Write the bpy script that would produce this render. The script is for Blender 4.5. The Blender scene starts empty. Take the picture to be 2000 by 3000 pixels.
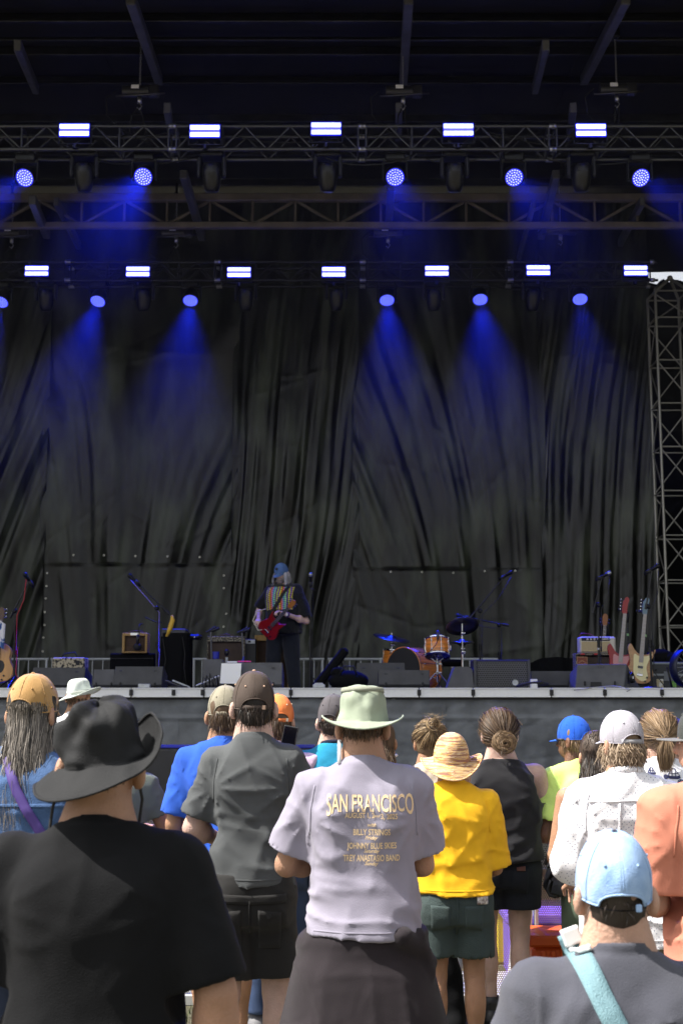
import bpy, math, random
import numpy as np
from math import pi, sin, cos, tan, atan, atan2, radians as R, sqrt, exp
from mathutils import Vector, Matrix
from mathutils.bvhtree import BVHTree
random.seed(7); np.random.seed(7)
SC = bpy.context.scene
C = SC.collection

# ---------------------------------------------------------------- camera, sky, sun, exposure
CAMZ = 1.68
FPX = 3750.0                      # focal length in photograph pixels (3000 high)
TH = atan(570.0 / FPX)
cam = bpy.data.cameras.new('camera'); camo = bpy.data.objects.new('camera', cam); C.objects.link(camo)
camo.location = (0, 0, CAMZ); camo.rotation_euler = (pi/2 + TH, 0, 0)
cam.sensor_fit = 'VERTICAL'; cam.sensor_height = 36.0; cam.lens = 36.0 * FPX / 3000.0
cam.clip_start = 0.05; cam.clip_end = 800
cam.dof.use_dof = True; cam.dof.focus_distance = 6.6; cam.dof.aperture_fstop = 6.3
SC.camera = camo

SUN_DIR = Vector((-0.55, -0.10, 0.83)).normalized()          # towards the sun
w = bpy.data.worlds.new('World'); SC.world = w; w.use_nodes = True
nt = w.node_tree; bg = nt.nodes['Background']
sky = nt.nodes.new('ShaderNodeTexSky'); sky.sky_type = 'NISHITA'; sky.sun_disc = False
sky.sun_elevation = math.asin(SUN_DIR.z); sky.sun_rotation = atan2(SUN_DIR.x, SUN_DIR.y)
sky.dust_density = 3.0; sky.air_density = 1.0; sky.ozone_density = 1.0
hs = nt.nodes.new('ShaderNodeHueSaturation'); hs.inputs['Saturation'].default_value = .22
nt.links.new(sky.outputs[0], hs.inputs['Color']); nt.links.new(hs.outputs[0], bg.inputs[0]); bg.inputs[1].default_value = 0.12
sun = bpy.data.lights.new('sun', 'SUN'); suno = bpy.data.objects.new('sun', sun); C.objects.link(suno)
sun.energy = 5.0; sun.angle = R(0.5); sun.color = (1.0, 0.95, 0.88)
suno.rotation_euler = SUN_DIR.to_track_quat('Z', 'Y').to_euler(); suno.location = (0, 0, 40)
SC.view_settings.view_transform = 'Standard'; SC.view_settings.look = 'None'
SC.view_settings.exposure = 1.05; SC.view_settings.gamma = 1.0; SC.view_settings.use_curve_mapping = False
SC.render.engine = 'CYCLES'
SC.cycles.use_denoising = True
SC.cycles.volume_step_rate = 4.0; SC.cycles.volume_max_steps = 48
SC.cycles.max_bounces = 6; SC.cycles.diffuse_bounces = 3; SC.cycles.volume_bounces = 0
SC.cycles.transparent_max_bounces = 8; SC.cycles.sample_clamp_indirect = 4

def W(px, py, D):
    """photograph pixel -> world point at forward distance D"""
    u, v = px - 1000.0, 1500.0 - py
    d = (u, FPX*cos(TH) - v*sin(TH), FPX*sin(TH) + v*cos(TH))
    t = D / d[1]
    return Vector((d[0]*t, D, CAMZ + d[2]*t))
def XZ(px, py, D):
    p = W(px, py, D); return p.x, p.z

# ---------------------------------------------------------------- object helpers
def tag(o, label=None, cat=None, group=None, kind=None):
    if label: o['label'] = label
    if cat: o['category'] = cat
    if group: o['group'] = group
    if kind: o['kind'] = kind
    return o
def thing(name, label, cat, loc=(0, 0, 0), rotz=0.0, group=None):
    o = bpy.data.objects.new(name, None); C.objects.link(o)
    o.location = loc; o.rotation_euler = (0, 0, rotz); o.empty_display_size = .1
    return tag(o, label, cat, group)
def wloc(o):
    v = Vector((0, 0, 0))
    while o is not None:
        v = v + Vector(o.location); o = o.parent
    return v
def dup(root, loc, rotz=None, label=None, parent=None):
    c = root.copy(); C.objects.link(c); c.parent = parent
    if parent is None:
        c.location = loc
        if rotz is not None: c.rotation_euler = (0, 0, rotz)
        if label: c['label'] = label
    for ch in list(root.children): dup(ch, None, None, None, c)
    return c
def meshdata(name, V, F, m, smooth):
    me = bpy.data.meshes.new(name)
    me.from_pydata([tuple(v) for v in V] if not isinstance(V, np.ndarray) else V.tolist(), [], F if not isinstance(F, np.ndarray) else F.tolist())
    if m is not None: me.materials.append(m)
    if smooth: me.polygons.foreach_set('use_smooth', [True]*len(me.polygons))
    me.update()
    return me
def put(name, me, parent=None):
    o = bpy.data.objects.new(name, me); C.objects.link(o)
    if parent is not None: o.parent = parent
    return o
def mobj(name, V, F, m, parent=None, smooth=True):
    return put(name, meshdata(name, V, F, m, smooth), parent)

def frame_to(p0, p1):
    d = Vector(p1) - Vector(p0); L = d.length
    return d.to_track_quat('Z', 'Y').to_matrix(), L

class MB:
    def __init__(s): s.v = []; s.f = []
    def add(s, V, F, M=None, t=None):
        b = len(s.v)
        for v in V:
            v = Vector(v)
            if M is not None: v = M @ v
            if t is not None: v = v + Vector(t)
            s.v.append(v)
        s.f += [tuple(b+i for i in f) for f in F]
        return s
    def box(s, c, size, bev=0.0, M=None):
        hx, hy, hz = size[0]/2, size[1]/2, size[2]/2
        b = min(bev, .49*min(size))
        if b <= 0:
            V = [(x*hx, y*hy, z*hz) for x in (-1, 1) for y in (-1, 1) for z in (-1, 1)]
            F = [(0, 1, 3, 2), (4, 6, 7, 5), (0, 4, 5, 1), (2, 3, 7, 6), (0, 2, 6, 4), (1, 5, 7, 3)]
            return s.add(V, F, M, c)
        V = []; idx = {}
        for x in (-1, 1):
            for y in (-1, 1):
                for z in (-1, 1):
                    for a in range(3):
                        p = [x*(hx-b), y*(hy-b), z*(hz-b)]
                        p[a] = (x*hx, y*hy, z*hz)[a]
                        idx[(x, y, z, a)] = len(V); V.append(tuple(p))
        F = []
        for a in range(3):
            o1, o2 = [i for i in range(3) if i != a]
            for sg in (-1, 1):
                q = []
                for s1, s2 in ((-1, -1), (1, -1), (1, 1), (-1, 1)):
                    k = [0, 0, 0]; k[a] = sg; k[o1] = s1; k[o2] = s2; q.append(idx[(*k, a)])
                if (sg == 1) != (a != 1): q = q[::-1]
                F.append(tuple(q))
        for a in range(3):
            o1, o2 = [i for i in range(3) if i != a]
            for s1 in (-1, 1):
                for s2 in (-1, 1):
                    k0 = [0, 0, 0]; k1 = [0, 0, 0]
                    k0[a] = -1; k1[a] = 1; k0[o1] = k1[o1] = s1; k0[o2] = k1[o2] = s2
                    q = [idx[(*k0, o1)], idx[(*k1, o1)], idx[(*k1, o2)], idx[(*k0, o2)]]
                    F.append(tuple(q))
        for x in (-1, 1):
            for y in (-1, 1):
                for z in (-1, 1): F.append(tuple(idx[(x, y, z, a)] for a in range(3)))
        return s.add(V, F, M, c)
    def tube(s, p0, p1, r, n=8, r1=None, cap=True):
        M, L = frame_to(p0, p1); r1 = r if r1 is None else r1
        V = [(r*cos(2*pi*i/n), r*sin(2*pi*i/n), 0) for i in range(n)] + [(r1*cos(2*pi*i/n), r1*sin(2*pi*i/n), L) for i in range(n)]
        F = [(i, (i+1) % n, n+(i+1) % n, n+i) for i in range(n)]
        if cap: F += [tuple(range(n))[::-1], tuple(range(n, 2*n))]
        return s.add(V, F, M, p0)
    def path(s, pts, r, n=6, rs=None, closed=False):
        pts = [Vector(p) for p in pts]; m = len(pts); b = len(s.v)
        up = Vector((0, 0, 1))
        for i, p in enumerate(pts):
            if closed: t = pts[(i+1) % m] - pts[i-1]
            else: t = pts[min(i+1, m-1)] - pts[max(i-1, 0)]
            t.normalize()
            if i == 0:
                a = up if abs(t.z) < .9 else Vector((1, 0, 0)); x = t.cross(a).normalized()
            else: x = (x - t*x.dot(t)).normalized()
            y = t.cross(x); rr = rs[i] if rs else r
            for k in range(n): s.v.append(p + (x*cos(2*pi*k/n) + y*sin(2*pi*k/n))*rr)
        for i in range(m if closed else m-1):
            i2 = (i+1) % m
            for k in range(n): s.f.append((b+i*n+k, b+i*n+(k+1) % n, b+i2*n+(k+1) % n, b+i2*n+k))
        if not closed: s.f += [tuple(range(b, b+n))[::-1], tuple(range(b+(m-1)*n, b+m*n))]
        return s
    def lathe(s, prof, n=24, M=None, t=None, cap=False):
        V = []; F = []
        for (r, z) in prof:
            V += [(r*cos(2*pi*i/n), r*sin(2*pi*i/n), z) for i in range(n)]
        for k in range(len(prof)-1):
            F += [(k*n+i, k*n+(i+1) % n, (k+1)*n+(i+1) % n, (k+1)*n+i) for i in range(n)]
        if cap: F += [tuple(range(n))[::-1], tuple(range((len(prof)-1)*n, len(prof)*n))]
        return s.add(V, F, M, t)
    def ball(s, c, r, n=12, sc=(1, 1, 1), M=None):
        V = [(0, 0, r*sc[2])]; F = []; m = n//2
        for j in range(1, m):
            a = pi*j/m
            V += [(r*sin(a)*cos(2*pi*i/n)*sc[0], r*sin(a)*sin(2*pi*i/n)*sc[1], r*cos(a)*sc[2]) for i in range(n)]
        V.append((0, 0, -r*sc[2]))
        F += [(0, 1+i, 1+(i+1) % n) for i in range(n)]
        for j in range(m-2):
            F += [(1+j*n+i, 1+(j+1)*n+i, 1+(j+1)*n+(i+1) % n, 1+j*n+(i+1) % n) for i in range(n)]
        L = len(V)-1
        F += [(L, 1+(m-2)*n+(i+1) % n, 1+(m-2)*n+i) for i in range(n)]
        return s.add(V, F, M, c)
    def prism(s, poly, h, M=None, t=None):
        """outline in x,y extruded along z by h"""
        n = len(poly)
        V = [(x, y, 0) for x, y in poly] + [(x, y, h) for x, y in poly]
        F = [tuple(range(n))[::-1], tuple(range(n, 2*n))] + [(i, (i+1) % n, n+(i+1) % n, n+i) for i in range(n)]
        return s.add(V, F, M, t)
    def build(s, name, m, parent=None, smooth=False, world=True, kind=None, label=None, auto=None):
        off = wloc(parent) if (parent is not None and world) else Vector((0, 0, 0))
        o = mobj(name, [v-off for v in s.v], s.f, m, parent, smooth)
        if auto: 
            o.data.polygons.foreach_set('use_smooth', [True]*len(o.data.polygons))
            try: o.data.set_sharp_from_angle(angle=R(auto))
            except Exception: pass
        if kind: o['kind'] = kind
        if label: o['label'] = label
        return o
MX = Matrix.Rotation
def RX(a): return MX(a, 3, 'X')
def RY(a): return MX(a, 3, 'Y')
def RZ(a): return MX(a, 3, 'Z')

# ---------------------------------------------------------------- materials
def lin(h):
    h = h.lstrip('#'); o = []
    for i in (0, 2, 4):
        c = int(h[i:i+2], 16)/255.; o.append(c/12.92 if c <= .04045 else ((c+.055)/1.055)**2.4)
    return tuple(o)
def setin(n, k, v):
    if k in n.inputs: n.inputs[k].default_value = v
MATS = {}
def mat(name, col, rough=.6, metal=0., bump=0., bscale=60., var=0., vscale=4., sheen=0., spec=.5, emit=None, estr=0., stretch=(1, 1, 1), var2=None, sss=0., coat=0., detail=4, rvar=0., wrinkle=0., wscale=6.):
    if name in MATS: return MATS[name]
    m = bpy.data.materials.new(name); m.use_nodes = True; N = m.node_tree; L = N.links
    b = N.nodes['Principled BSDF']
    col = lin(col) if isinstance(col, str) else col
    b.inputs['Base Color'].default_value = (*col, 1); b.inputs['Roughness'].default_value = rough; b.inputs['Metallic'].default_value = metal
    setin(b, 'Specular IOR Level', spec)
    if sheen: setin(b, 'Sheen Weight', sheen); setin(b, 'Sheen Roughness', .6)
    if coat: setin(b, 'Coat Weight', coat); setin(b, 'Coat Roughness', .08)
    if sss:
        setin(b, 'Subsurface Weight', sss); b.inputs['Subsurface Radius'].default_value = (.012, .004, .002); setin(b, 'Subsurface Scale', 1.0)
    tc = N.nodes.new('ShaderNodeTexCoord'); mp = N.nodes.new('ShaderNodeMapping'); mp.inputs['Scale'].default_value = stretch
    L.new(tc.outputs['Object'], mp.inputs['Vector'])
    if var:
        n1 = N.nodes.new('ShaderNodeTexNoise'); n1.inputs['Scale'].default_value = vscale; n1.inputs['Detail'].default_value = detail
        L.new(mp.outputs[0], n1.inputs['Vector'])
        rp = N.nodes.new('ShaderNodeValToRGB'); rp.color_ramp.elements[0].position = .3; rp.color_ramp.elements[1].position = .7
        lo = tuple(max(0, c*(1-var)) for c in col)
        hi = tuple(min(1, c*(1+var)) for c in col) if var2 is None else (lin(var2) if isinstance(var2, str) else var2)
        rp.color_ramp.elements[0].color = (*lo, 1); rp.color_ramp.elements[1].color = (*hi, 1)
        L.new(n1.outputs['Fac'], rp.inputs[0]); L.new(rp.outputs[0], b.inputs['Base Color'])
        if rvar:
            mr = N.nodes.new('ShaderNodeMapRange'); mr.inputs[3].default_value = max(.05, rough-rvar); mr.inputs[4].default_value = min(1, rough+rvar)
            L.new(n1.outputs['Fac'], mr.inputs[0]); L.new(mr.outputs[0], b.inputs['Roughness'])
    if bump:
        n2 = N.nodes.new('ShaderNodeTexNoise'); n2.inputs['Scale'].default_value = bscale; n2.inputs['Detail'].default_value = 3
        L.new(mp.outputs[0], n2.inputs['Vector'])
        bp = N.nodes.new('ShaderNodeBump'); bp.inputs['Strength'].default_value = bump; bp.inputs['Distance'].default_value = .01
        L.new(n2.outputs['Fac'], bp.inputs['Height']); L.new(bp.outputs[0], b.inputs['Normal'])
        if wrinkle:
            n3 = N.nodes.new('ShaderNodeTexNoise'); n3.inputs['Scale'].default_value = wscale; n3.inputs['Detail'].default_value = 2.5; n3.inputs['Distortion'].default_value = 1.2
            n3.noise_type = 'RIDGED_MULTIFRACTAL' if hasattr(n3, 'noise_type') else n3.noise_type
            L.new(tc.outputs['Object'], n3.inputs['Vector'])
            b2 = N.nodes.new('ShaderNodeBump'); b2.inputs['Strength'].default_value = wrinkle; b2.inputs['Distance'].default_value = .03
            L.new(n3.outputs['Fac'], b2.inputs['Height']); L.new(b2.outputs[0], bp.inputs['Normal'])
    if emit is not None:
        e = lin(emit) if isinstance(emit, str) else emit
        b.inputs['Emission Color'].default_value = (*e, 1); b.inputs['Emission Strength'].default_value = estr
    MATS[name] = m
    return m
def nodes_of(m):
    return m.node_tree, m.node_tree.nodes['Principled BSDF']

M_BLACKMETAL = mat('black_metal', (.012, .012, .013), .45, .6, var=.3, vscale=8)
M_TRUSS = mat('dull_truss_aluminium', (.10, .10, .105), .42, .9, var=.25, vscale=6)
M_TRUSSBLK = mat('black_truss_tube', (.035, .035, .04), .42, .7, var=.3, vscale=5)
M_STEEL = mat('grey_steel_beam', (.16, .135, .115), .55, .2, var=.3, vscale=3, bump=.1)
M_CHROME = mat('chrome', (.75, .75, .77), .12, 1.0)
M_ALU = mat('bare_aluminium', (.62, .63, .64), .38, .55, var=.15, vscale=9)
M_GALV = mat('galvanised_steel', (.50, .52, .53), .45, .35, var=.15, vscale=20)
M_ROOF = mat('black_roof_skin', (.012, .012, .014), .7, var=.4, vscale=1.2, bump=.15, bscale=3)
M_CASE = mat('speaker_paint', (.052, .053, .058), .62, var=.18, vscale=7, bump=.35, bscale=260)
M_CASELT = mat('speaker_paint_worn', (.085, .086, .094), .6, var=.22, vscale=5, bump=.3, bscale=260)
M_BLACK = mat('matt_black_plastic', (.010, .010, .011), .5)
M_RUBBER = mat('black_rubber', (.012, .012, .012), .75)
M_DRAPE = mat('black_drape_cloth', (.007, .0072, .008), .95, bump=.2, bscale=120, spec=.1)
M_WHITE = mat('white_paint', (.78, .78, .77), .5, var=.06, vscale=12)
M_PAPER = mat('white_paper', (.88, .88, .88), .7)
# ---------------------------------------------------------------- numpy noise
def _hash(i, j, k):
    n = (i*374761393 + j*668265263 + k*2147483647) & 0xffffffff
    n = ((n ^ (n >> 13))*1274126177) & 0xffffffff
    return ((n ^ (n >> 16)) & 0xffff).astype(np.float32)/32767.5 - 1.0
def vnoise(x, y, z):
    x, y, z = np.broadcast_arrays(np.asarray(x, np.float32), np.asarray(y, np.float32), np.asarray(z, np.float32))
    xi = np.floor(x).astype(np.int64); yi = np.floor(y).astype(np.int64); zi = np.floor(z).astype(np.int64)
    fx = x-xi; fy = y-yi; fz = z-zi
    fx = fx*fx*(3-2*fx); fy = fy*fy*(3-2*fy); fz = fz*fz*(3-2*fz)
    r = 0
    for dx in (0, 1):
        for dy in (0, 1):
            for dz in (0, 1):
                r = r + _hash(xi+dx, yi+dy, zi+dz)*(fx if dx else 1-fx)*(fy if dy else 1-fy)*(fz if dz else 1-fz)
    return r
def ss(a, b, x):
    t = np.clip((x-a)/(b-a), 0, 1); return t*t*(3-2*t)
def gridF(nx, nz):
    i, k = np.meshgrid(np.arange(nx-1), np.arange(nz-1), indexing='ij')
    a = (i*nz+k).ravel(); return np.stack([a, a+nz, a+nz+1, a+1], 1)

# ---------------------------------------------------------------- ground, stage deck, backdrop, roof
DECK = 1.872; YS = 13.4; YB = 21.2
gm = mat('lawn_ground', (.075, .085, .035), .95, var=.5, vscale=2.5, var2=(.12, .10, .06), bump=.6, bscale=40)
g = MB(); N_ = 24
xs = np.linspace(-120, 120, 41); V = [(x, y, 0) for x in xs for y in np.linspace(-60, 200, 41)]
tag(mobj('ground', V, gridF(41, 41), gm, None, False), kind='structure')
# grass blades where the lawn can be seen between legs
gb_v = []; gb_f = []
for i in range(9000):
    x = random.uniform(-2.6, 2.4); y = random.uniform(4.0, 7.5); a = random.uniform(0, 2*pi); h = random.uniform(.03, .08); b = len(gb_v)
    dx = .004*cos(a); dy = .004*sin(a); lx = random.uniform(-.02, .02); ly = random.uniform(-.02, .02)
    gb_v += [(x-dx, y-dy, 0), (x+dx, y+dy, 0), (x+lx, y+ly, h)]; gb_f.append((b, b+1, b+2))
tag(mobj('grass', gb_v, gb_f, mat('grass_blade', (.05, .10, .02), .8, var=.5, vscale=6, var2=(.12, .14, .05)), None, False), kind='stuff')

stage = thing('stage', 'raised concert stage deck with pale metal front edge above a black skirt', 'stage', (0, YS, 0))
MB().box((0, (YS+.06+23.0)/2, DECK-.06), (24, 23.0-YS-.06, .12)).build('deck', mat('deck_plywood', (.02, .02, .022), .6, var=.3, vscale=3), stage)
edge_m = mat('scuffed_white_edge', (.80, .81, .82), .45, .1, var=.10, vscale=30, var2=(.68, .69, .70), bump=.2, bscale=40)
xe = [-12, -7.2, -3.6] + [XZ(px, 2025, YS)[0] for px in (385, 598, 852, 1227, 1385, 1614, 1770, 1937)] + [6.0, 12]
for i in range(len(xe)-1):
    z0 = DECK-.098; 
    m = MB(); cx = (xe[i]+xe[i+1])/2; L = xe[i+1]-xe[i]-.012
    m.box((cx, YS+.03, DECK-.049), (L, .058, .098), .006)
    m.box((cx, YS-.003, DECK-.006), (L, .012, .012), .003)
    m.box((cx, YS-.003, DECK-.092), (L, .012, .010), .003)
    m.build('edge_strip', edge_m, stage)
for px in (385, 509, 594, 852, 1227, 1385, 1614, 1770, 1937):
    x, z = XZ(px, 2026, YS)
    m = MB().box((x, YS-.008, DECK-.049), (.038, .02, .06), .004); m.tube((x, YS-.022, DECK-.05), (x, YS-.017, DECK-.05), .010, 8)
    m.build('joint_clamp', M_BLACK, stage)

# skirt in front of the stage: vinyl sheets with creases
def creases(x, z, seed, amp):
    r = np.zeros_like(x)
    rg = np.random.RandomState(seed)
    for i in range(26):
        cx = rg.uniform(x.min(), x.max()); cz = rg.uniform(z.min(), z.max()); a = rg.uniform(-1.0, 1.0)*.9 + (0 if rg.rand() < .6 else 1.3)
        L = rg.uniform(.25, 1.2); wd = rg.uniform(.012, .05)
        u = (x-cx)*cos(a)+(z-cz)*sin(a); v = -(x-cx)*sin(a)+(z-cz)*cos(a)
        r += rg.choice([-1, 1])*amp*np.exp(-(u/L)**4)*np.exp(-np.abs(v)/wd)
    return r
sk_m = mat('grey_black_skirt_vinyl', (.110, .119, .130), .55, var=.4, vscale=3.5, bump=.25, bscale=30, detail=9, wrinkle=.25, wscale=2.2)
sxs = [-9, -4.9, -1.72, 1.05, 4.05, 9]
sk = thing('stage_skirt', 'creased charcoal vinyl skirt hanging below the stage front', 'stage skirt', (0, YS+.05, 0))
for i in range(5):
    x0, x1 = sxs[i]-.03, sxs[i+1]+.03
    nx = int((x1-x0)/.03); nz = 90
    x, z = np.meshgrid(np.linspace(x0, x1, nx), np.linspace(.0, DECK-.10, nz), indexing='ij')
    y = creases(x, z, 11+i, .014)+creases(x, z, 31+i, .009) + .02*vnoise(x*1.1, 3.3+i, z*1.4) + .012*vnoise(x*3, 7., z*4)
    y += .016*vnoise(x*11, 2., z*3)*ss(DECK-.30, DECK-.17, z)
    y -= .012*ss(DECK-.34, DECK-.325, z)*(1-ss(DECK-.30, DECK-.285, z))
    y += .02*ss(DECK-.20, DECK-.10, z)
    V = np.stack([x.ravel(), (y-.005+.02*(i % 2)).ravel(), z.ravel()], 1)
    mobj('skirt_sheet', V, gridF(nx, nz), sk_m, sk)

# backdrop: five tall vinyl sheets with drag folds
bd_m = mat('black_green_vinyl', (.009, .0095, .007), .38, var=.5, var2=(.074, .088, .056), stretch=(1.5, 1, .42), vscale=1.7, bump=.12, bscale=26, detail=8, spec=.45, rvar=.08, wrinkle=.12, wscale=2.5)  # lighter olive patches paint dappled daylight into the vinyl colour
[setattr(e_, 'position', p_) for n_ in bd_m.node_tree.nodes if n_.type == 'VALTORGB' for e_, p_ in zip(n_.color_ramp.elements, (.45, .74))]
eye_m = mat('brass_eyelet', (.7, .68, .6), .3, .8)
bxs = [-9.0, XZ(128, 1400, YB)[0], XZ(688, 1400, YB)[0], XZ(1042, 1400, YB)[0], XZ(1592, 1400, YB)[0], XZ(1912, 1400, YB)[0]]
bdesc = ['black backdrop sheet at the far edge behind the acoustic guitar and tall boom stand',
         'broad black backdrop sheet with a row of eyelets behind the tweed amplifier',
         'pleated black backdrop sheet directly behind the guitarist',
         'broad black backdrop sheet with slanting folds behind the drum kit',
         'narrow black backdrop sheet with upright folds beside the lattice tower']
ZT = 10.4
for i in range(5):
    x0, x1 = bxs[i]-(.05 if i else 0), bxs[i+1]+.05
    nx = int((x1-x0)/.025); nz = 260
    x, z = np.meshgrid(np.linspace(x0, x1, nx), np.linspace(1.2, ZT, nz), indexing='ij')
    t = (x-x0)/(x1-x0); q = (z-2.0)
    wz = ss(1.5, 3.2, z)
    wob = .13*vnoise(x*.6, 1.+i, z*.45)
    if i == 0:   k = -.30*q; A = .045; fr = 3.4
    elif i == 1: k = (-.16+.40*t)*q*-1; A = .034+.035*t; fr = 3.4
    elif i == 2: k = (.5-t)*.10*q - .10*q; A = .055; fr = 5.2
    elif i == 3: k = (.24-.26*t)*q; A = .042; fr = 4.2
    else:        k = -.10*q; A = .048; fr = 4.6
    k = k + .05*np.sin(q*.9+i)
    s_ = (x + k)*fr + wob*2
    f1 = np.abs(np.mod(s_, 2)-1); f1 = f1*f1*(3-2*f1)
    am = .35+.65*ss(-.5, .6, vnoise(x*.9+4*i, 5., z*.35))
    f2 = vnoise(s_*2.3+9*i, 3., z*.55)
    f3 = vnoise(s_*4.1, 8.+i, z*.9)
    y = A*(f1*am + .55*f2 + .25*f3)*(.5+.5*wz)
    y += .035*vnoise(x*.7, 2.*i, z*.5)
    if i in (1, 3):
        zs = XZ(400, 1652, YB)[1] if i == 1 else XZ(1300, 1665, YB)[1]
        y = y*(1-.45*(z < zs)) - .012*(z > zs)*np.exp(-(z-zs)/.5)
        y += creases(x, z, 70+i, .005)
    else: y += creases(x, z, 40+i, .005)
    y = 1.7*y + .06*(i % 2)
    bp = thing('backdrop', bdesc[i], 'backdrop', ((x0+x1)/2, YB, 1.2), group='backdrop sheets hung across the back of the stage')
    V = np.stack([(x-(x0+x1)/2).ravel(), y.ravel(), (z-1.2).ravel()], 1)
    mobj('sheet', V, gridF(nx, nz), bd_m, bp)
    def eyelet(px, py):
        p = W(px, py, YB-.05); e = MB()
        e.path([(p.x+.013*cos(a), p.y, p.z+.013*sin(a)) for a in np.linspace(0, 2*pi, 9)[:-1]], .004, 5, closed=True)
        e.build('eyelet', eye_m, bp)
    if i == 1:
        for px, py in ((216, 1626), (305, 1627), (397, 1629), (491, 1630), (585, 1632), (139, 1679), (137, 1717), (135, 1753), (132, 1793), (131, 1831), (128, 1868), (126, 1908), (656, 1686), (656, 1723), (663, 1798), (655, 1836)): eyelet(px, py)
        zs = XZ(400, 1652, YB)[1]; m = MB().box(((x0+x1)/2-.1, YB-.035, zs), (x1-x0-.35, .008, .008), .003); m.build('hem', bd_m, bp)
    if i == 3:
        for px, py in ((1144, 1675), (1235, 1676), (1327, 1678), (1419, 1673), (1508, 1672)): eyelet(px, py)
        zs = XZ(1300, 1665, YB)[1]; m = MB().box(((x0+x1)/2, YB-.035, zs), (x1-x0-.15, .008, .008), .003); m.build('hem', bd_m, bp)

# black surround behind the tower and at the sides
bk = thing('side_drape', 'plain black side drape beyond the lattice tower', 'drape', (8.0, YB+1.4, 0))
x, z = np.meshgrid(np.linspace(4.6, 12, 120), np.linspace(0, XZ(1950, 824, YB+1.4)[1], 60), indexing='ij')
z = z + ss(.98, 1., (z/z.max()))*.06*vnoise(x*9, 1., 1.)
mobj('cloth', np.stack([(x-8).ravel(), (.06*vnoise(x*3, 4., z*.3)).ravel(), z.ravel()], 1), gridF(120, 60), M_DRAPE, bk)
for sx, d in ((-11.5, 'black side wall of the stage house, hidden beyond the guitar'), (11.5, 'black side wall of the stage house beyond the tower')):
    t_ = thing('stage_side_wall', d, 'wall', (sx, 17, 0)); 
    for k in range(4): MB().box((sx, 13.6+k*2.45, 5.2), (.08, 2.4, 10.4), .01).build('panel', M_ROOF, t_)

hdr = thing('header_drape', 'black header drape above the small gap of bright sky by the tower', 'drape', (8.0, YB+1.2, 9))
zh = XZ(1950, 797, YB+1.2)[1]
x, z = np.meshgrid(np.linspace(4.6, 12, 60), np.linspace(zh, 11.2, 10), indexing='ij')
mobj('cloth', np.stack([(x-8).ravel(), (.04*vnoise(x*3, 4., z*.3)).ravel(), (z-9).ravel()], 1), gridF(60, 10), M_DRAPE, hdr)

# roof of the stage house
roof = thing('stage_roof', 'black peaked stage roof over the lighting trusses', 'roof', (0, 17, 10.5))
zr = lambda y: 10.25 + .09*min(y-13.25, 4.0)
for (ya, yb) in ((13.25, 17.2), (17.2, 23.4)):
    for k in range(8):
        xa = -13+k*3.25; m = MB(); za, zb = zr(ya), zr(yb)
        if yb > 23 and xa > 2: pass
        m.v += [Vector(p) for p in ((xa, ya, za), (xa+3.245, ya, za), (xa+3.245, yb, zb), (xa, yb, zb), (xa, ya, za+.08), (xa+3.245, ya, za+.08), (xa+3.245, yb, zb+.08), (xa, yb, zb+.08))]
        m.f += [(0, 1, 2, 3), (4, 7, 6, 5), (0, 4, 5, 1), (1, 5, 6, 2), (2, 6, 7, 3), (3, 7, 4, 0)]
        m.build('ceiling_panel', M_ROOF, roof)
MB().box((0, 17., 10.9), (26.4, 14.2, .05)).build('roof_skin', M_ROOF, roof)
for k in range(8): MB().box((-13+k*3.25+1.62, 13.2, 9.95), (3.245, .06, .86), .01).build('added_shade_panel', M_ROOF, roof)  # unseen valance added above the view to keep skylight off the upper backdrop
for y in (13.5, 14.3, 15.2, 16.2, 17.2, 18.4, 19.6, 20.8):
    MB().box((0, y, zr(y)-.07), (25, .07, .12), .01).build('purlin', M_TRUSSBLK, roof)
# slope beams seen from below
beam_m = mat('beam_paint', (.10, .10, .115), .5, .3, var=.25, vscale=4)
def beam(px0, py0, D0, px1, py1, D1, wdt=.11, name='rafter'):
    p0, p1 = W(px0, py0, D0), W(px1, py1, D1)
    M, L = frame_to(p0, p1)
    MB().box((p0+p1)/2, (wdt, .14, L), .012, M).build(name, beam_m, roof)
beam(383, -5, 13.5, 466, 236, 16.9); beam(1196, -5, 13.5, 1181, 236, 16.9); beam(1832, -5, 13.5, 1709, 236, 16.9)
beam(52, 132, 14.4, 106, 262, 17.0, .09); beam(1598, 132, 14.4, 1566, 262, 17.0, .09)
beam(538, 510, 17.6, 592, 695, 19.9); beam(1628, 510, 17.6, 1583, 692, 19.9); beam(1145, 545, 17.6, 1136, 690, 19.9)
beam(95, 585, 17.6, 138, 688, 19.6); beam(165, 590, 18.4, 232, 720, 20.6, .08); beam(1562, 595, 18.4, 1518, 760, 20.6, .06); beam(1880, 590, 18.4, 1815, 712, 20.6, .08)
beam(490, 315, 15.5, 503, 400, 16.6, .09); beam(1168, 315, 15.5, 1166, 400, 16.6, .09); beam(1678, 315, 15.5, 1668, 400, 16.6, .09)
for py, D in ((60, 14.5), (115, 15.6), (242, 17.0)): 
    p = W(1000, py, D); MB().box((0, D, p.z), (22, .05, .05), .008).build('roof_rail', M_TRUSSBLK, roof)

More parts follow.
